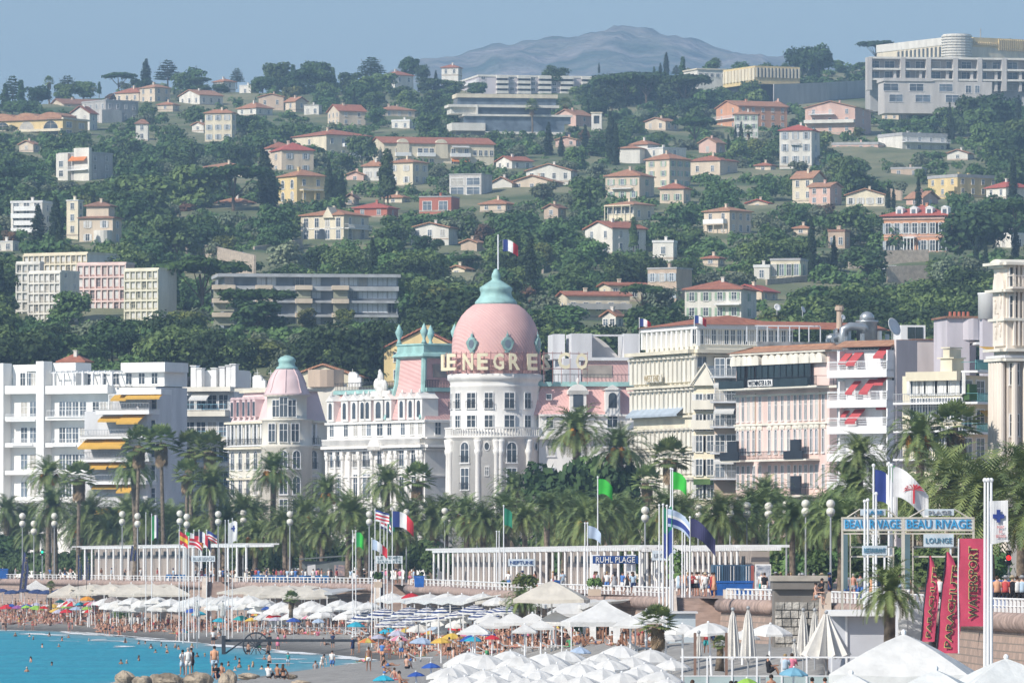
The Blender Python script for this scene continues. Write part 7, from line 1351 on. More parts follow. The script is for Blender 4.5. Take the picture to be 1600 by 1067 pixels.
for k,c in dict(orange=(.85,.38,.05),yellow=(.85,.58,.12),red=(.72,.04,.05),blue=(.05,.13,.50),cyan=(.05,.48,.66),teal=(.05,.45,.48),purple=(.38,.14,.42),green=(.38,.68,.12),pale=(.50,.62,.80),sky=(.25,.55,.72),lilac=(.6,.6,.75)).items(): mk(k,.95,.42,8,[CAN(k,c)],1.9,val=.1)
mk('redw',.95,.42,8,[CAN('red',(.7,.05,.05)),WC],1.9,val=.1); mk('pinkw',1.05,.45,10,[CAN('pink',(.80,.30,.42)),WC],1.9,val=.1); mk('rain',.95,.42,8,[CAN('rain1',(.78,.25,.08)),CAN('rain2',(.75,.62,.15))],1.9,val=.1)
ULK = dict(w='white beach parasol',W='large white parasol',sq='square white parasol',csq='square cream parasol',st='blue and white striped parasol',navy='navy blue parasol',straw='thatched straw parasol',orange='orange beach umbrella',yellow='yellow beach umbrella',red='bright red beach umbrella',blue='royal blue beach umbrella',cyan='cyan beach umbrella',teal='teal beach umbrella',purple='purple beach umbrella',green='lime green beach umbrella',pale='pale blue beach umbrella',sky='sky blue beach umbrella',lilac='pale lilac beach umbrella',redw='red and white beach umbrella',pinkw='pink and white striped umbrella',rain='orange and yellow panelled umbrella')
UROOT = {}
def solveD(px,yt,h,lo=200,hi=1200):
 D = lo
 while D < hi and Z(yt,D) - (beach_z(X(px,D),D) if D < wallD(px) else ZP) - h > 0: D += 2
 return D
UPOS = []
def parasol(kind,px,yt,wpx,D=None,tilt=None,look=None,hs=1.0):
 parts,r,hg = UP[kind]; wpx*= rnd.uniform(.88,1.1)
 D = D or min(solveD(px,yt,hg*hs),wallD(px) - (42 if px < 600 else 62 if kind == 'st' else 30 if px < 830 else 8)); zb = beach_z(X(px,D),D); s = wpx*D/F/(2*r); sz = (Z(yt,D) - zb)/hg
 loc = (X(px,D),D,zb)
 if kind in UROOT: o = clone(UROOT[kind],loc,rnd.random()*1.5 if kind not in ('sq','csq') else rnd.uniform(-.2,.2) +.0,None)
 else:
  o = thing('parasol','','parasol',loc,0,'parasols on the beach'); [ob(nm,me,o) for nm,me in parts]; UROOT[kind] = o
 s*= 1.35 if kind in ('sq','csq') else 1; H_ = Z(yt,D) - zb
 for ch in o.children:
  if ch.name.startswith('pole'): ch.scale = (1.3,1.3,sz)
  else: ch.scale = (s,s,s); ch.location = (0,0,H_ - hg*s)
 if tilt: o.rotation_euler = (R(tilt[0]),R(tilt[1]),0)
 if kind not in ('sq','csq'): o.rotation_euler = (R(rnd.uniform(-4,4)),R(rnd.uniform(-4,4)),rnd.random()*6.28)
 auto(o,look or ULK[kind],px,yt +6,'parasol'); UPOS.append((px,yt,D,zb)); return o
for k,l in {
'csq': [(108,913,46),(140,912,48),(172,911,48),(205,911,48),(238,911,48),(268,913,44),(408,917,46),(430,914,46),(452,916,46),(476,916,46),(500,919,42),(862,907,128)],
'navy': [(4,919,24),(20,921,24),(38,919,24),(56,920,26),(74,921,24),(92,920,24),(108,921,22),(120,922,20)],
'w': [(172,941,30),(196,944,30),(222,943,30),(250,942,30),(280,944,30),(340,941,30),(382,941,30),(404,938,30),(440,940,30),(484,938,30),(528,937,30),(556,938,30),(578,940,30),(164,934,32),(186,937,28),(205,933,30),(226,935,30),(246,932,32),(268,935,30),(290,936,28),(308,931,34),(330,932,34),(352,930,34),(372,932,34),(392,930,34),(412,935,30),(408,946,34),(430,948,32),(452,944,32),(474,946,34),(496,943,32),(518,944,32),(540,943,30),(562,946,30),(420,955,30),(462,954,32),(505,953,30),(545,954,30),(670,968,36),(695,964,38),(722,965,36),(700,975,34),(735,961,34),(655,975,30),(765,960,36)],
'W': [(735,1018,60),(795,1016,60),(700,1054,62),(760,1046,62),(830,1034,62),(870,1036,62),(920,1030,62),(955,1030,60),(990,1044,60),(1030,1048,60),(910,1056,62),(850,1060,62),(1050,1030,56),(800,1050,60),(1042,1060,60),(612,926,40),(640,929,40),(668,927,42),(696,926,42),(724,928,42),(752,926,40),(778,932,36),(757,1022,72),(720,1036,70),(790,1040,74),(700,1042,60),(812,1024,66),(850,1020,70),(838,1046,72),(884,1016,62),(905,1036,76),(880,1052,70),(940,1020,60),(968,1008,60),(990,1026,66),(1018,1014,66),(1012,1036,60),(940,1044,74),(975,1050,60),(770,1055,66),(820,1058,60),(730,1056,56)],
'st': [(575,955,38),(600,950,40),(618,960,38),(640,948,42),(655,958,40),(672,947,42),(690,955,42),(706,944,42),(722,952,42),(740,945,40),(758,953,40),(778,948,38),(795,946,36),(608,968,34),(634,968,36),(562,962,30)],
'sq': [(845,968,50),(820,975,44),(1010,952,56),(985,962,50),(742,974,44),(800,957,62),(770,962,50),(832,957,52),(890,938,72),(868,955,60),(700,985,0)],
'orange': [(137,931,25)],'redw': [(107,938,24)],'teal': [(94,936,18),(377,961,26)],'blue': [(125,941,20),(300,950,22),(652,1049,30),(18,943,18),(675,1035,30),(762,985,26),(418,947,20)],'pale': [(118,947,20),(371,944,26),(498,966,24),(388,948,18),(905,1010,36),(657,995,40)],'yellow': [(83,943,24)],'red': [(68,946,16),(431,956,28),(643,926,30),(652,975,26),(822,980,26),(140,940,16)],'purple': [(27,945,20)],'green': [(42,945,16),(137,947,18),(1168,1059,38)],'lilac': [(57,941,22),(110,934,16),(560,960,24)],'cyan': [(127,940,18),(312,954,24),(556,971,28),(738,994,26),(563,968,16),(600,1054,32)],'sky': [(1238,1042,44)],'pinkw': [(727,984,40),(624,992,34)],'rain': [(672,984,22),(398,957,16)],'straw': [(178,931,26),(1075,1,0)]}.items():
 for p_ in l:
  if p_[2] > 0:
   if k in ('w','st','csq') and p_[0] < 830: p_ = (p_[0],p_[1],p_[2]*(1.5 if k == 'w' else 1.35))
   if k == 'W': p_ = (p_[0],p_[1],p_[2]*1.25)
   D = None
   if k == 'W' and p_[1] > 1000: parasol('w',p_[0],p_[1],p_[2],look='white parasol of the near rows'); continue
   if p_[1] < 925 and p_[0] < 600: D = wallD(p_[0]) - 34
   if p_[0] == 862: D = 520
   parasol(k,p_[0],p_[1],p_[2],D)
for px,yt,w,D in ((1067,974,70,425),(1040,985,60,430),(1112,972,88,405),(1202,974,80,400),(1160,985,50,410)): parasol('W',px,yt,w,D)
for px,yt,w,D in ((1412,990,245,232),(1572,1028,190,215),(1462,1046,180,205),(1330,1052,120,225)): parasol('sq',px,yt,w,D)
lm(1412,1010,'the giant white parasol'); lm(862,918,'the wide cream parasol'); lm(137,935,'the orange umbrella'); lm(431,960,'the bright red umbrella'); lm(643,930,'the small red umbrella'); lm(727,990,'the pink striped umbrella'); lm(300,955,'the royal blue umbrella'); lm(600,1056,'the cyan umbrella'); lm(1238,1046,'the sky blue umbrella'); lm(1168,1060,'the lime green umbrella'); lm(83,945,'the yellow umbrella'); lm(556,974,'the second cyan umbrella')
def shelter(label,px0,px1,ytop,off,dep,m,drop=.5):
 q = []; o = thing('shelter',label,'shelter',(0,0,0)); n = max(2,int((px1 - px0)/10)); xs = [px0 +(px1 - px0)*i/n for i in range(n +1)]
 for i,x in enumerate(xs):
  A = wpt(x,off +dep); B = wpt(x,off); z = Z(ytop,B.y) +.12*math.sin(i*2.2); q.append([(A.x,A.y,z - drop - .3),(A.x,A.y,z - drop),(B.x,B.y,z),(B.x,B.y,z - .1),(A.x*.5 +B.x*.5,A.y*.5 +B.y*.5,z - drop*.5 - .1)])
 ob('roof',MB().loft(q).mesh('roof',m),o)
 for i in range(0,n +1,2): A = wpt(xs[i],off +dep - .2); zg = beach_z(A.x,A.y); ob('post',MB().box(A.x - .06,A.x +.06,A.y - .06,A.y +.06,zg - .2,q[i][0][2] +.1).mesh('post',WMET),o)
shelter('long cream fabric shelter under the left pergola',150,300,913,1.0,3.5,CC); shelter('wide cream fabric shelter right of the left stairs',398,512,915,1.0,4,CC,.8); shelter('pale grey canopy roof left of the centre stairs',512,584,919,1.0,4,mat('grey_canvas',(.45,.46,.47),.85,.05),.5); shelter('white flat shelter roof below the long pergola',642,800,930,1.0,3,WC,.5)
shelter('white flat roofed beach bar right of the wide cream parasol',905,1000,937,.8,3,WC,.3); shelter('low beige canopy under the promenade, centre right',800,905,934,.8,2.5,CC,.3)
# peaked tents
def tent(label,px,yt,ye,wpx,D):
 s = D/F; zb = beach_z(X(px,D),D); w = wpx*s/2; zt,ze = Z(yt,D) - zb,Z(ye,D) - zb; o = thing('tent',label,'tent',(X(px,D),D,zb),.12); mb = MB(); n = 6; rings = []
 for k in range(n +1):
  t_ = k/n; a = w*(t_**1.25*.97 +.03); z = zt - (zt - ze)*t_; rings.append([(x*a,y*a,z) for x,y in ((-1,-1),(0,-1),(1,-1),(1,0),(1,1),(0,1),(-1,1),(-1,0))])
 rings.append([(p[0],p[1],p[2] - .3) for p in rings[-1]]); ob('canopy',mb.loft(rings,cap=False).mesh('canopy',WC),o)
 for x in (-1,1):
  for y in (-1,1): ob('post',MB().tube([(x*w*.97,y*w*.97,0),(x*w*.97,y*w*.97,ze)],.05,6).mesh('post',WMET),o)
 return o
tent('big peaked white tent with scalloped edge in the beach centre',943,937,971,120,470); tent('small peaked white tent below the navy banner, far left',56,906,920,48,1075); lm(943,950,'the big peaked tent')
# folded parasols
FW = CAN('folded_white',(.80,.78,.74),.1)
def folded(label,px,yt,yb,wpx,D,spread=False):
 s = D/F; zb = max(2.5,Z(yb,D)); H = Z(yt,D) - zb; w = wpx*s/2; o = thing('folded_parasol',label,'parasol',(X(px,D),D,beach_z(X(px,D),D)),0,'folded white parasols by the glass deck'); b = zb - o.location.z; n = 20; rings = []
 for k in range(9):
  t_ = k/8; r = w*(.12 +.88*t_**(1.1 if spread else .6)); rings.append([(r*(1 +.28*math.cos(j*PI))*math.cos(2*PI*j/n),r*(1 +.28*math.cos(j*PI))*math.sin(2*PI*j/n),b +H*(1 - t_) - (.25*(j % 2)*t_)) for j in range(n)])
 ob('canopy',MB().loft(rings,cap=False).mesh('canopy',FW),o); ob('pole',MB().lathe([(.05,0),(.045,b +H +.12)],7).ball((0,0,b +H +.1),.1,8,6).mesh('pole',GMET),o)
for a in (('left of a pair of tall folded parasols behind the glass deck',1145,954,1024,19,372),('right of a pair of tall folded parasols behind the glass deck',1169,952,1024,20,370),('tall folded parasol left of the half open one',1255,955,1020,17,374),('folded cream parasol just behind the half open one',1273,955,1012,16,384),('slim folded parasol beside a wooden post',1092,990,1022,10,376),('short folded parasol left of the tall one near the bastion',1241,1003,1024,10,372),('folded white parasol low on the near beach',690,1048,1066,12,430),('folded parasol among white ones near the left pickets',308,940,960,7,800),('folded parasol right of its twin near the left pickets',348,940,960,7,800)): folded(*a)
folded('half open white parasol draped like a tent, right of centre',1291,959,1022,62,366,True); lm(1291,985,'the half open parasol'); lm(1157,985,'the pair of folded parasols')
# picket fences
def pickets(label,pts,h=1.0,step=.28):
 q = MB(); o = None
 P3 = []
 for px,py in pts: D = hit(px,py); P3.append(Vector((X(px,D),D,beach_z(X(px,D),D))))
 for A,B in zip(P3,P3[1:]):
  d = B - A; n = max(2,int(d.length/step))
  for i in range(n +1): p = A.lerp(B,i/n); p.z = beach_z(p.x,p.y) if p.y < 900 else p.z; q.box(p.x - .06,p.x +.06,p.y - .02,p.y +.02,p.z - .1,p.z +h).extr([(p.x - .06,p.z +h),(p.x +.06,p.z +h),(p.x,p.z +h +.1)],p.y - .02,p.y +.02)
  for z in (.25,.75): q.tube([A +Vector((0,.05,z*h)),B +Vector((0,.05,z*h))],.035,4)
 return tag(ob('picket_fence',q.mesh('picket_fence',WHITE)),label,'fence')
pickets('white picket fence behind the coloured umbrellas on the left',[(62,955),(100,955),(150,955)]); pickets('white picket fence under the white parasols, left',[(150,962),(220,962),(300,966)]); pickets('white picket fence behind the bathers on the left beach',[(203,976),(232,977)]); pickets('white picket fence right of the royal blue umbrella',[(330,968),(400,970)]); pickets('long white picket fence in front of the centre parasols',[(420,982),(475,988),(520,978),(566,972)]); pickets('white picket fence behind the peaked tent',[(835,1000),(880,1000),(930,1000)]); pickets('tall white gate pickets right of the peaked tent',[(953,1005),(975,1004)],1.5)
# glass deck
D = 345; s = D/F; zb = 2.9; o = thing('terrace_deck','wooden terrace deck with frosted glass rail in front of the folded parasols','deck',(X(1066,D),D,zb)); w = 272*s; zt = Z(1026,D) - zb
ob('deck',MB().box(0,w,0,14,-1,.55).mesh('deck',mat('bleached_deck',(.42,.39,.34),.9,.15,1.5)),o); ob('glass',MB().box(.1,w*.45,-.03,0,.2,zt - .95).box(w*.48,w - .1,-.03,0,.2,zt - .95).mesh('glass',mat('frosted_glass',(.42,.52,.52),.35,.06,spec=.5)),o)
q = MB().box(-.1,w +.1,-.06,.04,zt - .05,zt +.03).box(-.1,w +.1,-.05,.03,.12,.2).box(-.1,w +.1,-.05,.03,zt - .95,zt - .9)
for i in range(8): q.box(w*i/7 - .04,w*i/7 +.04,-.08,.05,.0,zt)
ob('rail',q.mesh('rail',WMET),o); lm(1200,1035,'the glass railed deck')
for lb,x,D in (('reddish wooden post left of the folded pair',1086,362),('dark wooden post touching the folded pair',1135,360)): o = thing('post',lb,'post',(X(x,D),D,3.0)); ob('post',MB().box(-.07,.07,-.07,.07,0,Z(988,D) - 3).mesh('post',mat('weathered_wood',(.28,.18,.14),.9)),o)
# pontoon with cart wheel
IR = mat('rusty_dark_iron',(.045,.05,.06),.7,.2,2); D = 745; s = D/F; o = thing('pontoon','narrow jetty on a big spoked wheel reaching into the shallows','jetty',(X(400,D),D,0)); zc = Z(1008,D); r = 20*s; q = MB()
n = 28; ring = [(r*math.cos(2*PI*i/n),0,zc +r*math.sin(2*PI*i/n)) for i in range(n +1)]; q.tube(ring,.085,5)
for k in range(12): a = 2*PI*k/12; q.tube([(0,0,zc),(r*math.cos(a),0,zc +r*math.sin(a))],.045,4)
q.ball((0,0,zc),.28,8,6); ob('wheel',q.mesh('wheel',IR),o); zbm = Z(1000,D)
ob('beam',MB().box(-52*s,205*s,1.0,1.7,zbm - .16,zbm +.12).mesh('beam',IR),o); ob('pylon',MB().box(-54*s,-48*s,.5,1.0,-.6,zbm +.5).tube([(-48*s,1,.1),(-22*s,1,zbm - .1)],.09,5).mesh('pylon',IR),o)
q = MB()
for i in range(9): x = (-20 +i*26)*s; q.box(x - .03,x +.03,1.3,1.36,zbm,Z(980,D))
q.box(-22*s,190*s,1.28,1.38,Z(980,D) - .04,Z(980,D) +.02); ob('handrail',q.mesh('handrail',GMET),o); lm(400,1008,'the big spoked wheel')
# rocks
RK = mat('pale_boulder',(.46,.38,.29),.95,.3,.8,bump=.25,s2=2.0)
def rock(label,px,py,wpx,hpx,D,seed):
 s = D/F; q = random.Random(seed); zb = Z(py,D); me = bpy.data.meshes.new('boulder'); v = []; n,m = 22,12; ph = [q.random()*6 for _ in range(6)]
 for i in range(m +1):
  for j in range(n):
   a,b = PI*i/m,2*PI*j/n; d = Vector((math.sin(a)*math.cos(b),math.sin(a)*math.sin(b),math.cos(a)))
   k = 1 +.16*math.sin(d.x*4 +ph[0])*math.cos(d.y*3.1 +ph[1]) +.10*math.sin(d.z*6 +d.x*5 +ph[2]) +.05*math.sin(d.y*13 +ph[3]); k = min(k,1.06)*(1 - .10*abs(math.sin(d.x*3 +d.z*4 +ph[4]))); v.append((d.x*k*wpx*s/2,d.y*k*wpx*s*.45,d.z*k*hpx*s/2))
 f = [(i*n +j,(i +1)*n +j,(i +1)*n +(j +1) % n,i*n +(j +1) % n) for i in range(m) for j in range(n)]; me.from_pydata(v,[],f); me.materials.append(RK); me.update()
 return tag(ob('boulder',me,None,(X(px,D),D,zb - hpx*s*.08),q.random()*.5),label,'rock','boulders at the waterline')
for i,a in enumerate((('orange tinted boulder, leftmost at the waterline',196,1058,36,24,440),('low brown boulder right of the orange one',222,1064,34,20,436),('small pale boulder behind the brown one',243,1058,22,14,446),('long flat beige boulder under the standing couple',262,1062,56,24,440),('wide pale boulder left of the tallest rock',310,1060,50,24,438),('tall pale upright boulder in the middle of the rocks',356,1062,32,34,430),('flat pale slab rock right of the tallest boulder',388,1055,38,10,450),('low whitish boulder half buried in pebbles',455,1056,22,8,470),('broad low boulder at the bottom edge',470,1066,34,10,440),('dark wet boulder at the bottom left',180,1072,30,16,432))): rock(a[0],a[1],a[2],a[3],a[4]*1.15,a[5],50 +i)
lm(356,1060,'the tallest boulder')
# beach palms in planters
for lb,k,x,y,w,yb,D in (('scruffy young fan palm with dry fronds left of the ramp','w',1028,972,64,1025,415),('half dry feather palm in front of the left gate','d',1390,925,104,968,372),('thin drooping palm below the wide cream parasol','d',816,938,56,955,560),('small fan palm between folded parasols','w',1125,1005,30,1022,385),('small fan palm amid the navy parasols','w',79,914,14,935,1030),('young palm beside the grey canopy','w',455,934,26,950,790)):
 palm(k,x,y,w,D,label=lb,zb=min(Z(yb,D),Z(y,D) - .8));
for lb,pts,hh,D_ in (('planting strip behind the pickets on the left',[(180,905),(300,868)],1,0),): pass
def bushrow(label,px0,px1,y,D,h,kind='green'):
 D = D if y < 930 else hit((px0 +px1)/2,y); zb = ZP if y < 930 else beach_z(X((px0 +px1)/2,D),D); lob = []; n = int((px1 - px0)*D/F/1.0) +1
 for i in range(n): px = px0 +(px1 - px0)*(i +.5)/n; lob.append((X(px,D),D +rnd.uniform(-.4,.4),zb +h*.5,.75,.7,h*.5))
 return tag(ob('bushes',qmesh('bushes',leaves(lob,n*160,.14),LF[kind])),label,'bushes')
bushrow('green bushes under the cream parasols, left',178,250,942,900,1.9); bushrow('green bushes below the cream parasols, centre',440,530,944,800,1.9); bushrow('bushes right of the peaked tent',905,950,996,520,1.6,'dark'); bushrow('yellowish bush on the centre promenade',808,832,922,600,1.4,'yel'); bushrow('tall green bush beside the ramp flags',1046,1064,925,520,3.4)
# ---------------------------------------------------------------- people
SKIN = [mat('skin_' +k,c,.55,.06,6,spec=.35) for k,c in (('tanned',(.46,.24,.15)),('light',(.62,.38,.28)),('brown',(.30,.15,.09)),('red',(.56,.28,.20)))]
HAIR = [mat('hair_' +k,c,.7,.2,20) for k,c in (('dark',(.025,.018,.014)),('brown',(.08,.045,.025)),('blond',(.42,.30,.15)),('grey',(.45,.43,.40)))]
CL = [mat('cloth_' +k,c,.85,.05,3) for k,c in (('black',(.02,.02,.025)),('navy',(.03,.05,.13)),('red',(.52,.08,.08)),('white',(.78,.78,.76)),('teal',(.04,.33,.35)),('pink',(.72,.22,.32)),('orange',(.66,.36,.22)),('blue',(.08,.20,.50)),('green',(.08,.30,.14)),('grey',(.35,.36,.38)),('yellow',(.72,.55,.12)),('pale_blue',(.45,.58,.70)))]
CN = ['black','navy','red','white','teal','pink','orange','blue','green','grey','yellow','pale blue']
V3 = Vector
def skin_body(J,bones,rad,name):
 """one continuous body grown over a posed skeleton"""
 ks = list(J); me = bpy.data.meshes.new(name); me.from_pydata([J[k] for k in ks],[(ks.index(a),ks.index(b)) for a,b in bones],[]); o = bpy.data.objects.new(name,me); COL.objects.link(o)
 o.modifiers.new('s','SKIN'); me = o.data
 for i,k in enumerate(ks): me.skin_vertices[0].data[i].radius = rad[k]; me.skin_vertices[0].data[i].use_root = (k == 'pel')
 sb_ = o.modifiers.new('u','SUBSURF'); sb_.levels = 1; sb_.render_levels = 1
 m2 = bpy.data.meshes.new_from_object(o.evaluated_get(bpy.context.evaluated_depsgraph_get())); bpy.data.objects.remove(o); m2.name = name
 m2.materials.clear(); m2.materials.append(SKIN[0]); m2.materials.append(HAIR[0]); m2.polygons.foreach_set('use_smooth',[True]*len(m2.polygons)); return m2
def pose(p):
 """joint positions of a 1.75 m adult, facing -y"""
 J = {}; pz = p.get('pz',.93); py = p.get('py',0); J['pel'] = V3((0,py,pz)); tl = p.get('torso',0); tv = V3((0,math.sin(R(tl))*1,math.cos(R(tl)))); J['waist'] = J['pel'] +tv*.16; J['chest'] = J['pel'] +tv*.38; J['nb'] = J['pel'] +tv*.54; hn = p.get('neck',tl*.4); J['neck'] = J['nb'] +V3((0,math.sin(R(hn)),math.cos(R(hn))))*.07; nv = V3((0,math.sin(R(hn)) - .12,math.cos(R(hn)))).normalized(); J['head'] = J['neck'] +nv*.09; J['top'] = J['head'] +nv*.13
 for s,sg in (('l',1),('r',-1)):
  J['sh' +s] = J['pel'] +tv*.49 +V3((sg*.175,0,0)); a,b = p['arm' +s]; J['el' +s] = J['sh' +s] +V3((sg*a[0],a[1],a[2])).normalized()*.29; J['wr' +s] = J['el' +s] +V3((sg*b[0],b[1],b[2])).normalized()*.25
  hd = V3((sg*b[0],b[1],b[2])).normalized(); J['pa' +s] = J['wr' +s] +hd*.08; sd = hd.cross(V3((1,0,0)) if abs(hd.x) < .8 else V3((0,0,1))).normalized()
  for k in range(4): J[f'f{k}{s}'] = J['pa' +s] +hd*(.075,.09,.085,.065)[k] +sd*(.03 - .02*k)
  J['th' +s] = J['wr' +s] +hd*.05 +sd*.055
  J['hi' +s] = J['pel'] +V3((sg*.095,0,-.04)); a,b = p['leg' +s]; J['kn' +s] = J['hi' +s] +V3((sg*a[0],a[1],a[2])).normalized()*.43; J['an' +s] = J['kn' +s] +V3((sg*b[0],b[1],b[2])).normalized()*.42
  fv = V3(p.get('foot',(0,-1,-.25))).normalized(); J['to' +s] = J['an' +s] +V3((sg*.2*.2,fv.y*.17,fv.z*.17))
 return J
BONES = [('pel','waist'),('waist','chest'),('chest','nb'),('nb','neck'),('neck','head'),('head','top')] +sum([[('nb','sh' +s),('sh' +s,'el' +s),('el' +s,'wr' +s),('wr' +s,'pa' +s),('wr' +s,'th' +s),('pel','hi' +s),('hi' +s,'kn' +s),('kn' +s,'an' +s),('an' +s,'to' +s)] +[('pa' +s,f'f{k}{s}') for k in range(4)] for s in 'lr'],[])
def radii(fem=False):
 d = dict(pel=(.15,.115) if not fem else (.16,.12),waist=(.125,.10) if not fem else (.105,.09),chest=(.155,.115) if not fem else (.135,.12),nb=(.10,.08),neck=(.055,.058),head=(.078,.095),top=(.055,.07))
 for s in 'lr':
  d.update({'sh' +s: (.058,.058),'el' +s: (.04,.04),'wr' +s: (.026,.03),'pa' +s: (.034,.02),'th' +s: (.009,.009),'hi' +s: (.092,.095),'kn' +s: (.056,.058),'an' +s: (.036,.038),'to' +s: (.038,.026)}); [d.update({f'f{k}{s}': (.009,.009)}) for k in range(4)]
 return d
def ringz(c,ax,rx,ry,n=10):
 ax = ax.normalized(); u = V3((1,0,0)) - ax*ax.x; u = u.normalized() if u.length > .1 else V3((0,1,0)); w = ax.cross(u); return [tuple(c +u*rx*math.cos(2*PI*j/n) +w*ry*math.sin(2*PI*j/n)) for j in range(n)]
def clothes(J,kind):
 mb = MB(); ax = J['chest'] - J['pel']
 if kind in ('trunks','shorts','bikini'):
  top = J['waist'].lerp(J['pel'],.55); mb.loft([ringz(top,ax,.15,.125),ringz(J['pel'],ax,.185,.145),ringz(J['pel'] - ax.normalized()*.09,ax,.16,.13)])
  if kind != 'bikini':
   k = .42 if kind == 'trunks' else .72
   for s in 'lr': a,b = J['hi' +s],J['kn' +s]; d = b - a; mb.loft([ringz(a,d,.11,.115),ringz(a +d*k,d,.095,.10)])
  else: mb.loft([ringz(J['chest'] +ax*.12,ax,.168,.14),ringz(J['chest'] - ax*.12,ax,.16,.135)])
 if kind in ('shirt','dress','suit'):
  rr = [ringz(J['nb'] +ax.normalized()*.015,ax,.10,.085),ringz(J['nb'] - ax.normalized()*.05,ax,.19,.12),ringz(J['chest'],ax,.182,.145),ringz(J['waist'],ax,.155 if kind == 'shirt' else .13,.13),ringz(J['pel'],ax,.185,.15)]
  if kind == 'dress': rr.append(ringz(J['pel'] - V3((0,0,.42)) if J['pel'].z > .6 else J['pel'] - ax*.2,ax,.26,.22))
  mb.loft(rr)
  if kind == 'shirt':
   for s in 'lr': a,b = J['sh' +s],J['el' +s]; d = b - a; mb.loft([ringz(a - d*.12,d,.075,.08),ringz(a +d*.75,d,.062,.066)])
 return mb
def hair_mb(J,long=False,hat=False):
 h = J['head']; ax = (J['top'] - J['neck']).normalized(); c = h +ax*.045 +V3((0,.018,0)); mb = MB().ball(c,(.098,.108,.105),10,7)
 if long: mb.loft([ringz(c +V3((0,.03,0)),ax,.095,.07),ringz(c - ax*.14 +V3((0,.05,0)),ax,.10,.05),ringz(c - ax*.30 +V3((0,.07,0)),ax,.07,.035)])
 if hat: mb.loft([ringz(c +ax*.0,ax,.2,.2),ringz(c +ax*.03,ax,.2,.2),ringz(c +ax*.035,ax,.105,.11),ringz(c +ax*.12,ax,.09,.1)])
 return mb
dn = (.10,0,-1)
STRAW = mat('straw_hat',(.52,.42,.28),.9)
POSES = dict(stand=dict(arml=((.15,.05,-1),(.05,-.15,-1)),armr=((.15,.05,-1),(.05,-.15,-1)),legl=((.06,0,-1),(.03,.03,-1)),legr=((.06,0,-1),(.03,.03,-1)),torso=0),
 hips=dict(arml=((.6,.2,-.8),(-.7,-.2,-.5)),armr=((.15,.05,-1),(.05,-.35,-1)),legl=((.12,-.06,-1),(.05,.05,-1)),legr=((.1,.08,-1),(.02,.04,-1)),torso=2),
 walk=dict(arml=((.12,.35,-1),(.05,.05,-1)),armr=((.12,-.35,-1),(.05,-.6,-1)),legl=((.05,-.42,-1),(.02,.05,-1)),legr=((.05,.28,-1),(.02,.55,-1)),torso=-3,pz=.90),
 phone=dict(arml=((.25,-.5,-.9),(-.35,-.8,.55)),armr=((.25,-.3,-.9),(-.45,-.9,.35)),legl=((.06,0,-1),(.03,.03,-1)),legr=((.08,.02,-1),(.03,.03,-1)),torso=0),
 sit=dict(arml=((.2,-.5,-.75),(-.2,-.8,.1)),armr=((.2,-.5,-.75),(-.2,-.8,.1)),legl=((.18,-.85,.62),(.0,-.45,-1)),legr=((.18,-.85,.62),(.0,-.45,-1)),torso=8,pz=.13,foot=(0,-1,-.1)),
 lean=dict(arml=((.25,.55,-.8),(.1,.25,-1)),armr=((.25,.55,-.8),(.1,.25,-1)),legl=((.12,-1,.05),(.04,-1,-.06)),legr=((.12,-.95,.42),(.04,-.75,-.62)),torso=32,pz=.13,neck=0,foot=(0,-.8,.5)),
 lie=dict(arml=((.3,.5,-.12),(.2,-.8,0)),armr=((.5,-.2,-.1),(.1,-1,0)),legl=((.1,-1,-.02),(.05,-1,0)),legr=((.15,-1,.3),(.05,-.9,-.33)),torso=88,pz=.14,neck=88,foot=(0,-.4,.9)),
 bend=dict(arml=((.1,-.4,-1),(.0,-.3,-1)),armr=((.1,-.4,-1),(.0,-.3,-1)),legl=((.06,-.1,-1),(.03,.12,-1)),legr=((.08,.05,-1),(.03,.1,-1)),torso=-42,neck=-30,pz=.9),
 bench=dict(arml=((.2,-.45,-.8),(-.15,-.9,-.1)),armr=((.2,-.45,-.8),(-.15,-.9,-.1)),legl=((.12,-1,-.02),(.0,-.05,-1)),legr=((.12,-1,-.02),(.0,-.05,-1)),torso=6,pz=.50))
BM = {}
for k,p in POSES.items():
 J = pose(p); lo = min(min(J['an' +s].z,J['to' +s].z) for s in 'lr') - .05 if k not in ('sit','lean','lie') else 0.0
 for j in J: J[j] = J[j] - V3((0,0,lo))
 b = {}
 for fem in (0,1): b['body%d' % fem] = skin_body(J,BONES,radii(fem),'body')
 hd = MB(); nv = (J['top'] - J['neck']).normalized(); fw = V3((0,-1,0)); fw = (fw - nv*fw.dot(nv)).normalized(); h = J['head'] +nv*.0
 fc = MB().ball(h +fw*.098 - nv*.002,(.013,.018,.02),6,4); xx = nv.cross(fw)
 for sg in (-1,1): fc.ball(h +xx*sg*.085 +V3((0,.01,0)),(.014,.024,.03),6,4); fc.ball(h +fw*.086 +xx*sg*.032 +nv*.025,.011,6,4,mi=1)
 fc.box(h.x - .022,h.x +.022,(h +fw*.092).y - .004,(h +fw*.092).y +.004,(h - nv*.045).z - .005,(h - nv*.045).z +.005,mi=2) if k != 'lie' else None
 b['face'] = fc.mesh('face',[SKIN[0],HAIR[0],mat('lips',(.40,.12,.10))],True)
 for c in ('trunks','shorts','bikini','shirt','dress','suit'): b[c] = clothes(J,c).mesh(c,[CL[0]],True)
 for c,kw in (('short',{}),('long',dict(long=True)),('hat',dict(hat=True))): b[c] = hair_mb(J,**kw).mesh('hair',[HAIR[0]],True)
 BM[k] = b
PLK = dict(stand='standing',hips='hand on hip',walk='walking',phone='holding phone',sit='sitting knees up',lean='leaning back',lie='lying down',bend='bending forward',bench='sitting')
npeople = 0
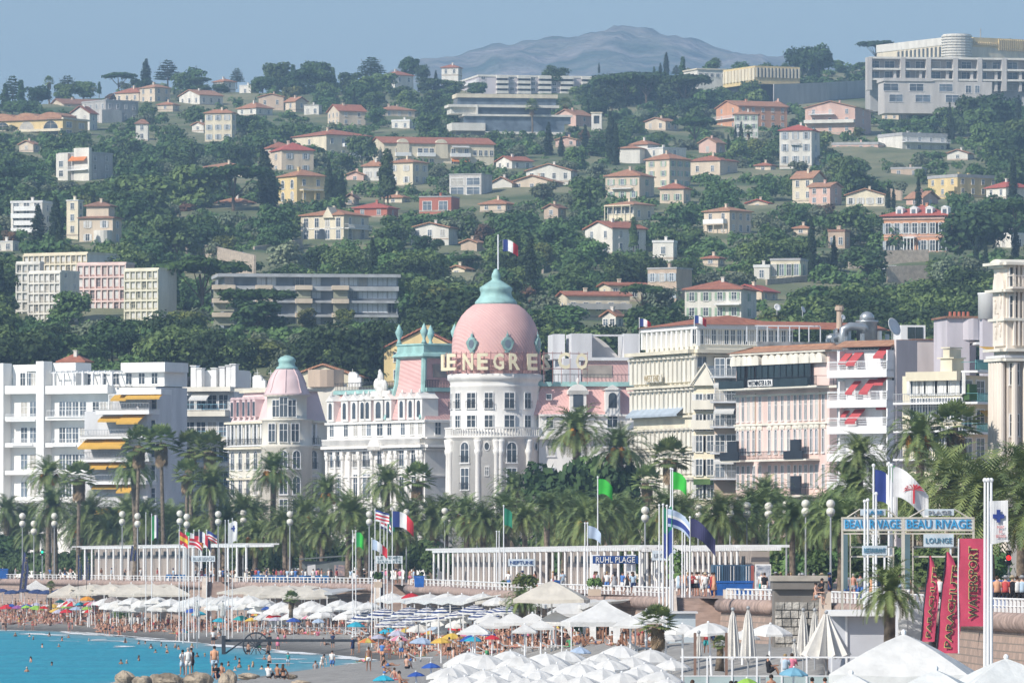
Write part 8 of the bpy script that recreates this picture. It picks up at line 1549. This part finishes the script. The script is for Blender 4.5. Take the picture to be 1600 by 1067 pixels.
def person(px,py,pz='stand',wear='trunks',c1=0,c2=0,skin=None,hair=None,hk='short',face=None,hm=1.72,D=None,zb=None,look=None,fem=None):
 """a person whose feet (or seat) show at px, py"""
 global npeople
 npeople += 1; D = D or hit(px,py); zb = (ground(px,D) if zb is None else zb); sk = SKIN[rnd.randrange(4) if skin is None else skin]; hr = HAIR[rnd.choice((0,0,0,1,1,2,3)) if hair is None else hair]; b = BM[pz]; fem = (wear in ('bikini','dress','suit')) if fem is None else fem
 o = thing('person','','person',(X(px,D),D,zb),rnd.uniform(-PI,PI) if face is None else R(face),'people on the beach and promenade'); o.scale = (hm/1.75,)*3
 c = ob('body',b['body%d' % int(fem)],o); setmat(c,sk); f = ob('face',b['face'],o); setmat(f,sk); h = ob('hair',b[hk],o); setmat(h,hr if hk != 'hat' else (CL[3],STRAW,CL[9],CL[1])[(c1 +npeople) % 4])
 ws = dict(trunks=['trunks'],bikini=['bikini'],full=['shirt','shorts'],dress=['dress'],suit=['suit'],jeans=['shirt','shorts'])[wear]
 for i,wn in enumerate(ws): w = ob({'trunks': 'swim_trunks','bikini': 'bikini','shirt': 'shirt','shorts': 'shorts','dress': 'dress','suit': 'swimsuit'}[wn],b[wn],o); setmat(w,CL[c2 if (wn == 'shorts') else c1])
 wn = {'trunks': f'{CN[c1]} trunks','bikini': f'{CN[c1]} bikini','full': f'{CN[c1]} top','dress': f'{CN[c1]} dress','suit': f'{CN[c1]} swimsuit','jeans': f'{CN[c1]} top'}[wear]
 if look: o['label'] = look
 else: auto(o,f'person in {wn} {PLK[pz]}',px,py - 8)
 return o
# people one can single out
E = person
E(335,1051,'stand','full',6,11,1,0,face=180,hm=1.85,D=440,zb=2.55,look='man in peach orange shirt standing on the boulders, back turned'); E(294,1051,'stand','full',3,3,1,3,face=190,D=442,zb=2.55,hm=1.72,look='grey haired person in white top standing on the boulders'); E(285,1052,'hips','full',3,11,0,0,D=446,zb=2.5,hm=1.6,look='smaller person in white, left of the grey haired one'); E(299,1051,'stand','full',0,0,0,0,D=450,zb=2.5,hm=1.66,look='person in black partly hidden behind the grey haired one')
E(338,1052,'sit','full',0,1,0,0,D=436,zb=2.5,face=20,look='person in black crouched at the peach shirted man\'s feet'); E(346,1050,'sit','trunks',9,0,0,0,D=438,zb=2.5,look='bare backed person seated right of the peach shirted man'); E(420,1052,'sit','full',3,0,0,0,D=462,zb=2.1,face=150,look='person in white shirt sitting at the water edge'); E(434,1052,'sit','trunks',0,0,0,1,D=462,zb=2.1,look='bare backed person sitting right of the white shirt'); E(443,1053,'sit','bikini',0,0,0,1,hk='long',D=460,zb=2.1,face=160,look='woman in black bikini sitting by the water edge')
E(450,1041,'stand','full',4,11,0,0,D=660,zb=-.1,hm=1.35,look='child in turquoise shirt standing in the shallows'); E(519,1051,'stand','full',3,7,1,1,D=620,hm=1.8,zb=.1,face=170,look='man in white shirt and blue shorts at the near shore'); E(503,1050,'bend','full',3,3,1,0,D=600,zb=.3,look='person in white bending beside the white shirted man'); E(493,1048,'sit','suit',9,0,0,1,D=600,zb=.4,look='crouching person left of the bending one in white'); E(520,1018,'stand','full',1,0,0,0,D=758,zb=.4,face=170,look='person in dark navy standing at the far waterline'); E(551,1028,'stand','full',1,1,0,0,hk='hat',D=715,zb=.3,hm=1.85,look='tall person in navy with pink cap at the waterline')
E(419,1020,'stand','trunks',0,0,0,0,D=745,zb=-.6,look='man standing waist deep right of the big wheel'); E(388,1020,'stand','trunks',0,0,0,0,D=745,zb=-.5,face=160,look='person standing in foam behind the big wheel'); E(421,1036,'stand','trunks',0,0,1,0,D=680,zb=-.8,look='bather waist deep in front of the big wheel'); E(374,1037,'stand','trunks',1,0,0,0,D=660,zb=-1.0,look='bather chest deep left below the big wheel')
E(405,994,'phone','full',0,8,0,0,D=775,face=200,look='man in black top with olive shorts by the jetty rail'); E(421,995,'stand','full',0,0,0,0,D=778,hm=1.95,look='tall person dressed in black under the bright red umbrella'); E(434,995,'hips','dress',5,0,0,1,hk='long',D=778,look='woman in pink and white wrap under the red umbrella'); E(333,962,'stand','full',3,0,0,1,D=830,hm=1.9,look='man in white shirt amid sunbathers near the blue umbrella')
E(1104,975,'walk','full',2,4,2,0,face=0,D=440,zb=3.9,look='person in red shirt walking down the pinkish ramp'); E(1112,972,'walk','full',3,1,2,0,face=10,D=446,zb=4.1,look='man in white top just behind the red shirted walker'); E(1130,976,'phone','full',3,9,2,0,face=0,D=438,zb=3.8,look='woman in white looking at a phone on the ramp')
E(1190,922,'stand','full',3,4,1,3,face=180,D=500,zb=ZP,look='man in white shirt and teal shorts before the poster panel'); E(1220,920,'stand','dress',1,0,1,2,face=180,D=500,zb=ZP,look='woman in navy sleeveless dress on the promenade'); E(1236,919,'walk','full',2,3,1,2,face=170,D=505,zb=ZP,look='person in red top and white skirt on the promenade'); E(1251,918,'stand','full',0,0,0,0,D=505,zb=ZP,look='person in black beside the red topped one'); E(1212,919,'stand','full',3,3,1,3,hk='hat',D=505,zb=ZP,look='person in white with pale hat left of the navy dress'); E(1283,924,'bench','full',0,0,0,0,D=425,zb=7.35,face=-60,look='man in black sitting on the beige wall pier'); E(1276,930,'bench','trunks',9,0,1,0,D=424,zb=7.1,face=60,look='bare chested person sitting on the bastion edge')
E(1205,1097,'stand','trunks',4,0,0,0,D=322,face=0,hm=1.82,look='bare chested man in teal trunks in front of the glass deck'); E(1269,1098,'stand','trunks',0,0,0,0,D=318,face=165,hm=1.75,look='broad shouldered man in black trunks seen from behind'); E(1289,1098,'stand','trunks',1,0,3,1,D=318,face=170,hm=1.72,look='man in navy trunks right of the broad shouldered one'); E(1128,1098,'bend','trunks',0,0,0,0,D=325,face=70,look='bare backed man leaning right below the glass deck'); E(1150,1108,'stand','trunks',0,0,2,0,D=320,hm=1.6,look='dark haired person left of the lime green umbrella'); E(1082,1112,'stand','bikini',0,0,0,1,hk='long',D=318,look='brown haired person cut by the bottom edge'); E(1227,1060,'bench','full',11,3,1,2,D=362,zb=3.6,face=170,look='elderly blond person in pale blue seated behind the glass rail'); E(1202,1045,'sit','full',0,0,0,0,D=366,zb=3.9,look='person in black seated near the wooden slats'); E(1238,1050,'bench','full',5,0,1,1,D=364,zb=3.6,look='person in pink seated behind the glass rail')
for x,c,f,lk in ((1558,6,180,'person in orange beside the tall blue bin'),(1571,2,160,'person with red backpack and hat by the wall'),(1582,0,170,'person in black behind the straw hats'),(1589,3,180,'person in white shirt and black trousers by the wall'),(1597,11,150,'person in straw hat and pale top at the edge'),(1468,3,170,'person in white between the red banners')): E(x,955,'stand','full',c,0,1,1,'hat' if 'hat' in lk else 'short',f,1.72,352,ZP,lk)
E(605,1041,'lean','trunks',7,0,0,0,face=90,look='man in blue trunks sitting up on the near pebbles'); E(626,1060,'sit','trunks',0,0,0,0,D=432,face=100,hm=1.8,look='tanned man with knees up between two blue umbrellas'); E(636,1038,'sit','trunks',0,0,1,0,D=505,look='bare backed person seated left of the royal blue umbrella'); E(702,1024,'stand','trunks',0,0,0,0,face=175,D=545,look='broad man in black trunks standing, back turned'); E(717,1025,'stand','bikini',9,0,0,0,'short',20,1.85,545,look='tall tanned person standing right of the black trunks'); E(627,1018,'stand','full',9,7,1,0,D=590,look='person with blue towel near the pink striped umbrella'); E(905,1012,'walk','trunks',4,0,3,1,D=545,face=20,look='sunburnt man with green bag under the peaked tent'); E(842,985,'stand','full',3,3,0,0,D=600,face=90,look='man in white clothes by the tent pole'); E(1018,1068,'lean','trunks',6,0,0,0,D=420,look='person reclining in the shade of a front white parasol')
E(779,1050,'bend','trunks',0,0,0,0,D=470,look='dark haired person between the front white parasols'); E(612,1066,'lie','trunks',2,0,0,0,D=425,look='person lying at the bottom edge near the cyan umbrella')
for x,y,wy,c,lk in ((8,992,'trunks',0,''),(20,990,'stand',0,'')): pass
# swimmers: heads and shoulders above the water
for i,(x,y) in enumerate(((24,994),(52,999),(46,994),(77,994),(66,1011),(92,1010),(97,1001),(107,996),(139,1001),(48,1034),(42,1049),(81,1039),(196,1004),(217,1006),(227,1005),(236,1013),(252,1009),(260,1011),(274,1012),(279,1014),(243,1019),(217,1032),(189,1037),(198,1036),(261,1020),(308,1026),(320,1025),(300,1012),(357,1040),(367,1047),(374,1043),(389,1046),(409,1045),(395,1042),(413,1030),(368,1030),(552,1060),(545,1036))):
 if x > 500: continue
 D = HC*F/(y - YH); o = E(x,y,'stand','bikini' if i % 3 == 0 else 'trunks',i % 12,0,D=D,zb=-1.22 - .1*(i % 3),face=i*73,hk='long' if i % 3 == 0 else 'short',look=' '); del o['label']; auto(o,['dark haired swimmer','swimmer with head above water','bather chest deep in the sea'][i % 3],x,y)
# waders and strollers along the waterline
for i,(x,y,pz,w,c) in enumerate(((5,984,'hips','trunks',0),(9,988,'stand','trunks',0),(17,976,'stand','trunks',6),(30,981,'stand','bikini',10),(38,984,'stand','bikini',3),(51,986,'stand','bikini',2),(108,989,'hips','bikini',5),(113,984,'stand','trunks',0),(165,992,'stand','trunks',0),(171,994,'stand','bikini',0),(176,990,'hips','trunks',1),(186,993,'sit','bikini',2),(225,988,'stand','suit',0),(233,986,'stand','bikini',10),(237,985,'walk','trunks',6),(277,1001,'walk','trunks',2),(304,989,'stand','bikini',5),(315,988,'stand','suit',0),(335,1000,'sit','trunks',0),(343,996,'sit','bikini',9),(333,995,'stand','trunks',0),(354,984,'walk','bikini',2),(361,994,'stand','trunks',0),(240,985,'bend','trunks',2),(395,995,'stand','bikini',6),(601,1003,'stand','trunks',0),(561,1020,'stand','bikini',6),(591,1013,'sit','trunks',0),(445,1005,'walk','trunks',5),(508,1008,'lean','trunks',0))): E(x,y,pz,w,c,face=(i*67) % 360,hk='long' if w == 'bikini' else 'short',hm=1.6 +(i % 4)*.06)
# sunbathers: seated and lying in loose rows
TW = [mat('towel_' +k,c,.95,.05,3) for k,c in (('blue',(.10,.25,.55)),('pink',(.65,.25,.35)),('white',(.75,.75,.72)),('orange',(.75,.32,.08)),('green',(.2,.45,.25)),('red',(.6,.08,.08)))]
TWN = ['blue','pink','white','orange','green','red']; tw = MB(); tw.loft([[(-.42,y,.03 +.01*math.sin(y*9)),(.42,y,.03 +.012*math.cos(y*8)),(.42,y,.005),(-.42,y,.005)] for y in [-.95 +i*.19 for i in range(11)]]); twm = tw.mesh('towel',TW[0])
def towel(px,D,zb,rz,k):
 o = ob('beach_towel',twm,None,(X(px,D),D,zb),rz); setmat(o,TW[k]); o['group'] = 'towels on the pebbles'; auto(o,f'{TWN[k]} beach towel',px,880 +(HC - zb)*F/D,'towel')
ROWS = [(0,60,950,966,16),(60,150,952,974,18),(150,300,962,978,30),(300,400,966,985,22),(240,350,974,990,12),(400,470,968,980,8),(470,600,972,996,30),(600,690,972,1004,18),(590,760,1004,1030,36),(760,850,1000,1020,24),(640,760,985,1004,14),(800,1030,980,1012,30),(560,720,1030,1064,12),(690,1060,1040,1066,12)]
for a,b,y0,y1,n in ROWS:
 for i in range(int(n*.5)):
  x = a +(b - a)*(i +rnd.random())/n; y = y0 +(y1 - y0)*rnd.random(); D = hit(x,y)
  if D > wallD(x) - 3: continue
  pz = rnd.choice(('sit','sit','lean','lean','lie','lie','stand','bend','hips')); w = rnd.choice(('trunks','trunks','bikini','bikini','full')); fc = rnd.choice((rnd.uniform(60,120),rnd.uniform(-60,60),rnd.uniform(0,360))); zb = beach_z(X(x,D),D)
  E(x,y,pz,w,rnd.randrange(12),rnd.randrange(12),D=D,zb=zb,face=fc,hk='long' if w == 'bikini' else 'short',hm=rnd.uniform(1.5,1.82))
  if pz in ('lie','lean') and rnd.random() < .75: towel(x,D,zb +.01,R(fc),rnd.randrange(6))
LOWF = {}
def lowfig(pz):
 J = pose(POSES[pz]); lo = min(min(J['an' +s].z,J['to' +s].z) for s in 'lr') - .05 if pz not in ('sit','lean','lie') else 0.0
 for j in J: J[j] = J[j] - V3((0,0,lo))
 mb = MB(); mb.tube([J['pel'],J['waist'],J['chest'],J['nb']],[.16,.13,.16,.09],6); mb.ball(J['head'] +(J['top'] - J['head'])*.3,(.085,.1,.12),6,4); mb.ball(J['head'] +(J['top'] - J['head'])*.8,(.095,.105,.09),6,3,mi=1)
 mb.loft([ringz(J['waist'].lerp(J['pel'],.4),J['chest'] - J['pel'],.165,.14,6),ringz(J['pel'] - (J['chest'] - J['pel'])*.3,J['chest'] - J['pel'],.18,.15,6)],2)
 for s in 'lr': mb.tube([J['sh' +s],J['el' +s],J['wr' +s]],[.055,.042,.03],4); mb.tube([J['hi' +s],J['kn' +s],J['an' +s],J['to' +s]],[.095,.06,.04,.03],4)
 return mb
def crowd(label,zones,mats,seed):
 q = random.Random(seed); F4 = {k: lowfig(k) for k in ('sit','lean','lie','stand')}; big = MB()
 for a,b,y0,y1,n in zones:
  for i in range(int(n*.6)):
   x = q.uniform(a,b); y = q.uniform(y0,y1); D = hit(x,y)
   if D > wallD(x) - 3: continue
   big.join(F4[q.choice(('sit','lean','lie','sit','stand'))],Matrix.Translation((X(x,D),D,beach_z(X(x,D),D))) @ Matrix.Rotation(q.random()*6.28,4,'Z') @ Matrix.Scale(q.uniform(.85,1.05),4))
 tag(ob('crowd',big.mesh('crowd',mats)),label,kind='stuff')
CZ = [(0,160,948,978,110),(150,400,958,988,190),(400,600,968,992,90),(560,700,968,1004,60),(590,780,998,1024,70),(740,860,990,1016,40),(790,1040,972,1012,90)]
crowd('crowd of tanned bathers packed between the umbrellas',CZ,[SKIN[0],HAIR[0],CL[1]],5); crowd('crowd of fair bathers in bright swimwear on the pebbles',CZ,[SKIN[1],HAIR[1],CL[2]],6); crowd('crowd of dark tanned bathers in black swimwear',CZ,[SKIN[2],HAIR[0],CL[0]],7); crowd('crowd of pale bathers with white and light clothes',CZ,[SKIN[3],HAIR[2],CL[3]],8)
for i in range(34):
 x,y = (rnd.uniform(0,165),rnd.uniform(936,952)) if i < 12 else (rnd.uniform(330,560),rnd.uniform(948,966)) if i < 20 else (rnd.uniform(570,780),rnd.uniform(968,1004)); parasol(rnd.choice(('blue','cyan','red','pale','green','yellow','teal','redw','lilac','rain','pinkw')),x,y,rnd.uniform(20,27)*(1 if i < 20 else 1.3))
# walkers on the promenade
for a,b,n,dd in ((0,60,3,8),(78,125,5,5),(150,300,7,4),(300,380,12,5),(385,545,26,7),(545,680,12,5),(780,900,7,6),(925,1010,12,5),(1060,1125,16,40),(1190,1310,10,40),(1310,1440,9,40),(1440,1535,5,30)):
 for i in range(int(n*.9)):
  x = a +(b - a)*(i +rnd.random())/n; D = wallD(x) +1.5 +rnd.random()*dd; w = rnd.choice(('full','full','full','dress','trunks')); pz = rnd.choice(('stand','walk','walk','hips','phone')); E(x,880 +26400/D,pz,w,rnd.choice((0,0,1,3,3,9,2,5,7,11,6)),rnd.choice((0,1,9,7,3)),D=D,zb=ZP,hk=rnd.choice(('short','short','long','hat')))
# sunbeds under the white parasols
SBM = mat('sunbed_fabric',(.62,.64,.66),.8); sb0 = None
def sunbed(px,py,D,zb,rz):
 global sb0
 if sb0 is None:
  sb0 = thing('sunbed','','sunbed',(0,0,0),0,'sunbeds on the beach'); ob('mattress',MB().box(-.3,.3,-.95,.35,.28,.36).loft([[(-.3,.35,.28),(.3,.35,.28),(.3,.35,.36),(-.3,.35,.36)],[(-.3,.95,.62),(.3,.95,.62),(.3,.93,.70),(-.3,.93,.70)]]).mesh('mattress',SBM),sb0)
  for x in (-.26,.26):
   for y in (-.8,.5): ob('leg',MB().box(x - .02,x +.02,y - .02,y +.02,0,.28).mesh('leg',WMET),sb0)
  o = sb0; o.location = (X(px,D),D,zb); o.rotation_euler = (0,0,rz)
 else: o = clone(sb0,(X(px,D),D,zb),rz)
 auto(o,'pale sunbed',px,880 +(HC - zb)*F/D,'sunbed')
k = 0
for px,yt,D,zb in UPOS:
 if (190 < px < 1060) and D < 860 and yt > 930 and rnd.random() < .62 and k < 70:
  k += 1; sunbed(px +rnd.uniform(-6,6),yt,D - .5,zb,R(rnd.uniform(70,110)))
# parked cars on the hillside terrace
def car(label,px,py,m,D,van=False,rz=0):
 o = thing('parked_car',label,'van' if van else 'car',(X(px,D),D,Z(py,D)),R(rz),'cars parked on the hillside'); h = 1.9 if van else 1.4; L = 2.4 if van else 2.05
 pr = [(-L,.35),(-L,.9),(-L*.75,1.0 if not van else 1.3),(-L*.45,h),(L*(.9 if van else .55),h),(L*(.98 if van else .9),1.0),(L,.9),(L,.35)]; ob('body',MB().extr(pr[::-1],-.85,.85).mesh('body',m),o); ob('windows',MB().extr([(-L*.66,1.0),(-L*.44,h - .12),(L*(.1 if van else .5),h - .12),(L*(.15 if van else .7),1.0)][::-1],-.88,.88).mesh('windows',GLASS),o)
 for x in (-L*.62,L*.62): ob('wheel',MB().extr([(.33*math.cos(2*PI*i/12),.33 +.33*math.sin(2*PI*i/12)) for i in range(12)][::-1],-.9,.9).mesh('wheel',DARK),o,(x,0,0))
CP = [mat('car_' +k,c,.3,.03,spec=.6) for k,c in (('white',(.8,.8,.8)),('blue',(.06,.12,.25)),('silver',(.45,.46,.48)),('dark',(.04,.04,.05)),('red',(.5,.05,.04)))]
Dp = DH(405)
P0 = MB().box(X(292,Dp),X(404,Dp),Dp - 3,Dp +14,Z(403,Dp) - 6,Z(403,Dp) - .15); tag(ob('car_park',P0.mesh('car_park',ROAD)),'asphalt car park on the hillside',kind='structure')
car('white van in the middle of the hillside car park',349,401,CP[0],Dp +4,True,8); car('dark blue car right of the white van',370,401,CP[1],Dp +3,rz=5); car('blue grey car in front of the white van',338,403,CP[1],Dp - 1,rz=8); car('silver car at the left of the hillside car park',316,403,CP[2],Dp,rz=4); car('dark car at the right of the hillside car park',357,403,CP[3],Dp - 1.5,rz=3); car('red car parked under the umbrella pines',1005,184,CP[4],DH(186)); car('white car parked below the orange mansion',1392,424,CP[0],1690); car('white car beside the pale yellow hall',1284,418,CP[0],1690)
# ---------------------------------------------------------------- haze
hz = bpy.data.materials.new('haze'); hz.use_nodes = True; t = hz.node_tree; t.nodes.remove(t.nodes['Principled BSDF']); pv = t.nodes.new('ShaderNodeVolumePrincipled')
pv.inputs['Color'].default_value = (.46,.70,1.0,1); pv.inputs['Density'].default_value = 1.38e-4; pv.inputs['Anisotropy'].default_value = 0.0; t.links.new(pv.outputs[0],t.nodes['Material Output'].inputs['Volume'])
tag(ob('haze',MB().box(-9500,2600,-3200,12500,-12,900).mesh('haze',hz)),'pale blue summer haze over the bay and hills',kind='stuff')
finish_labels()
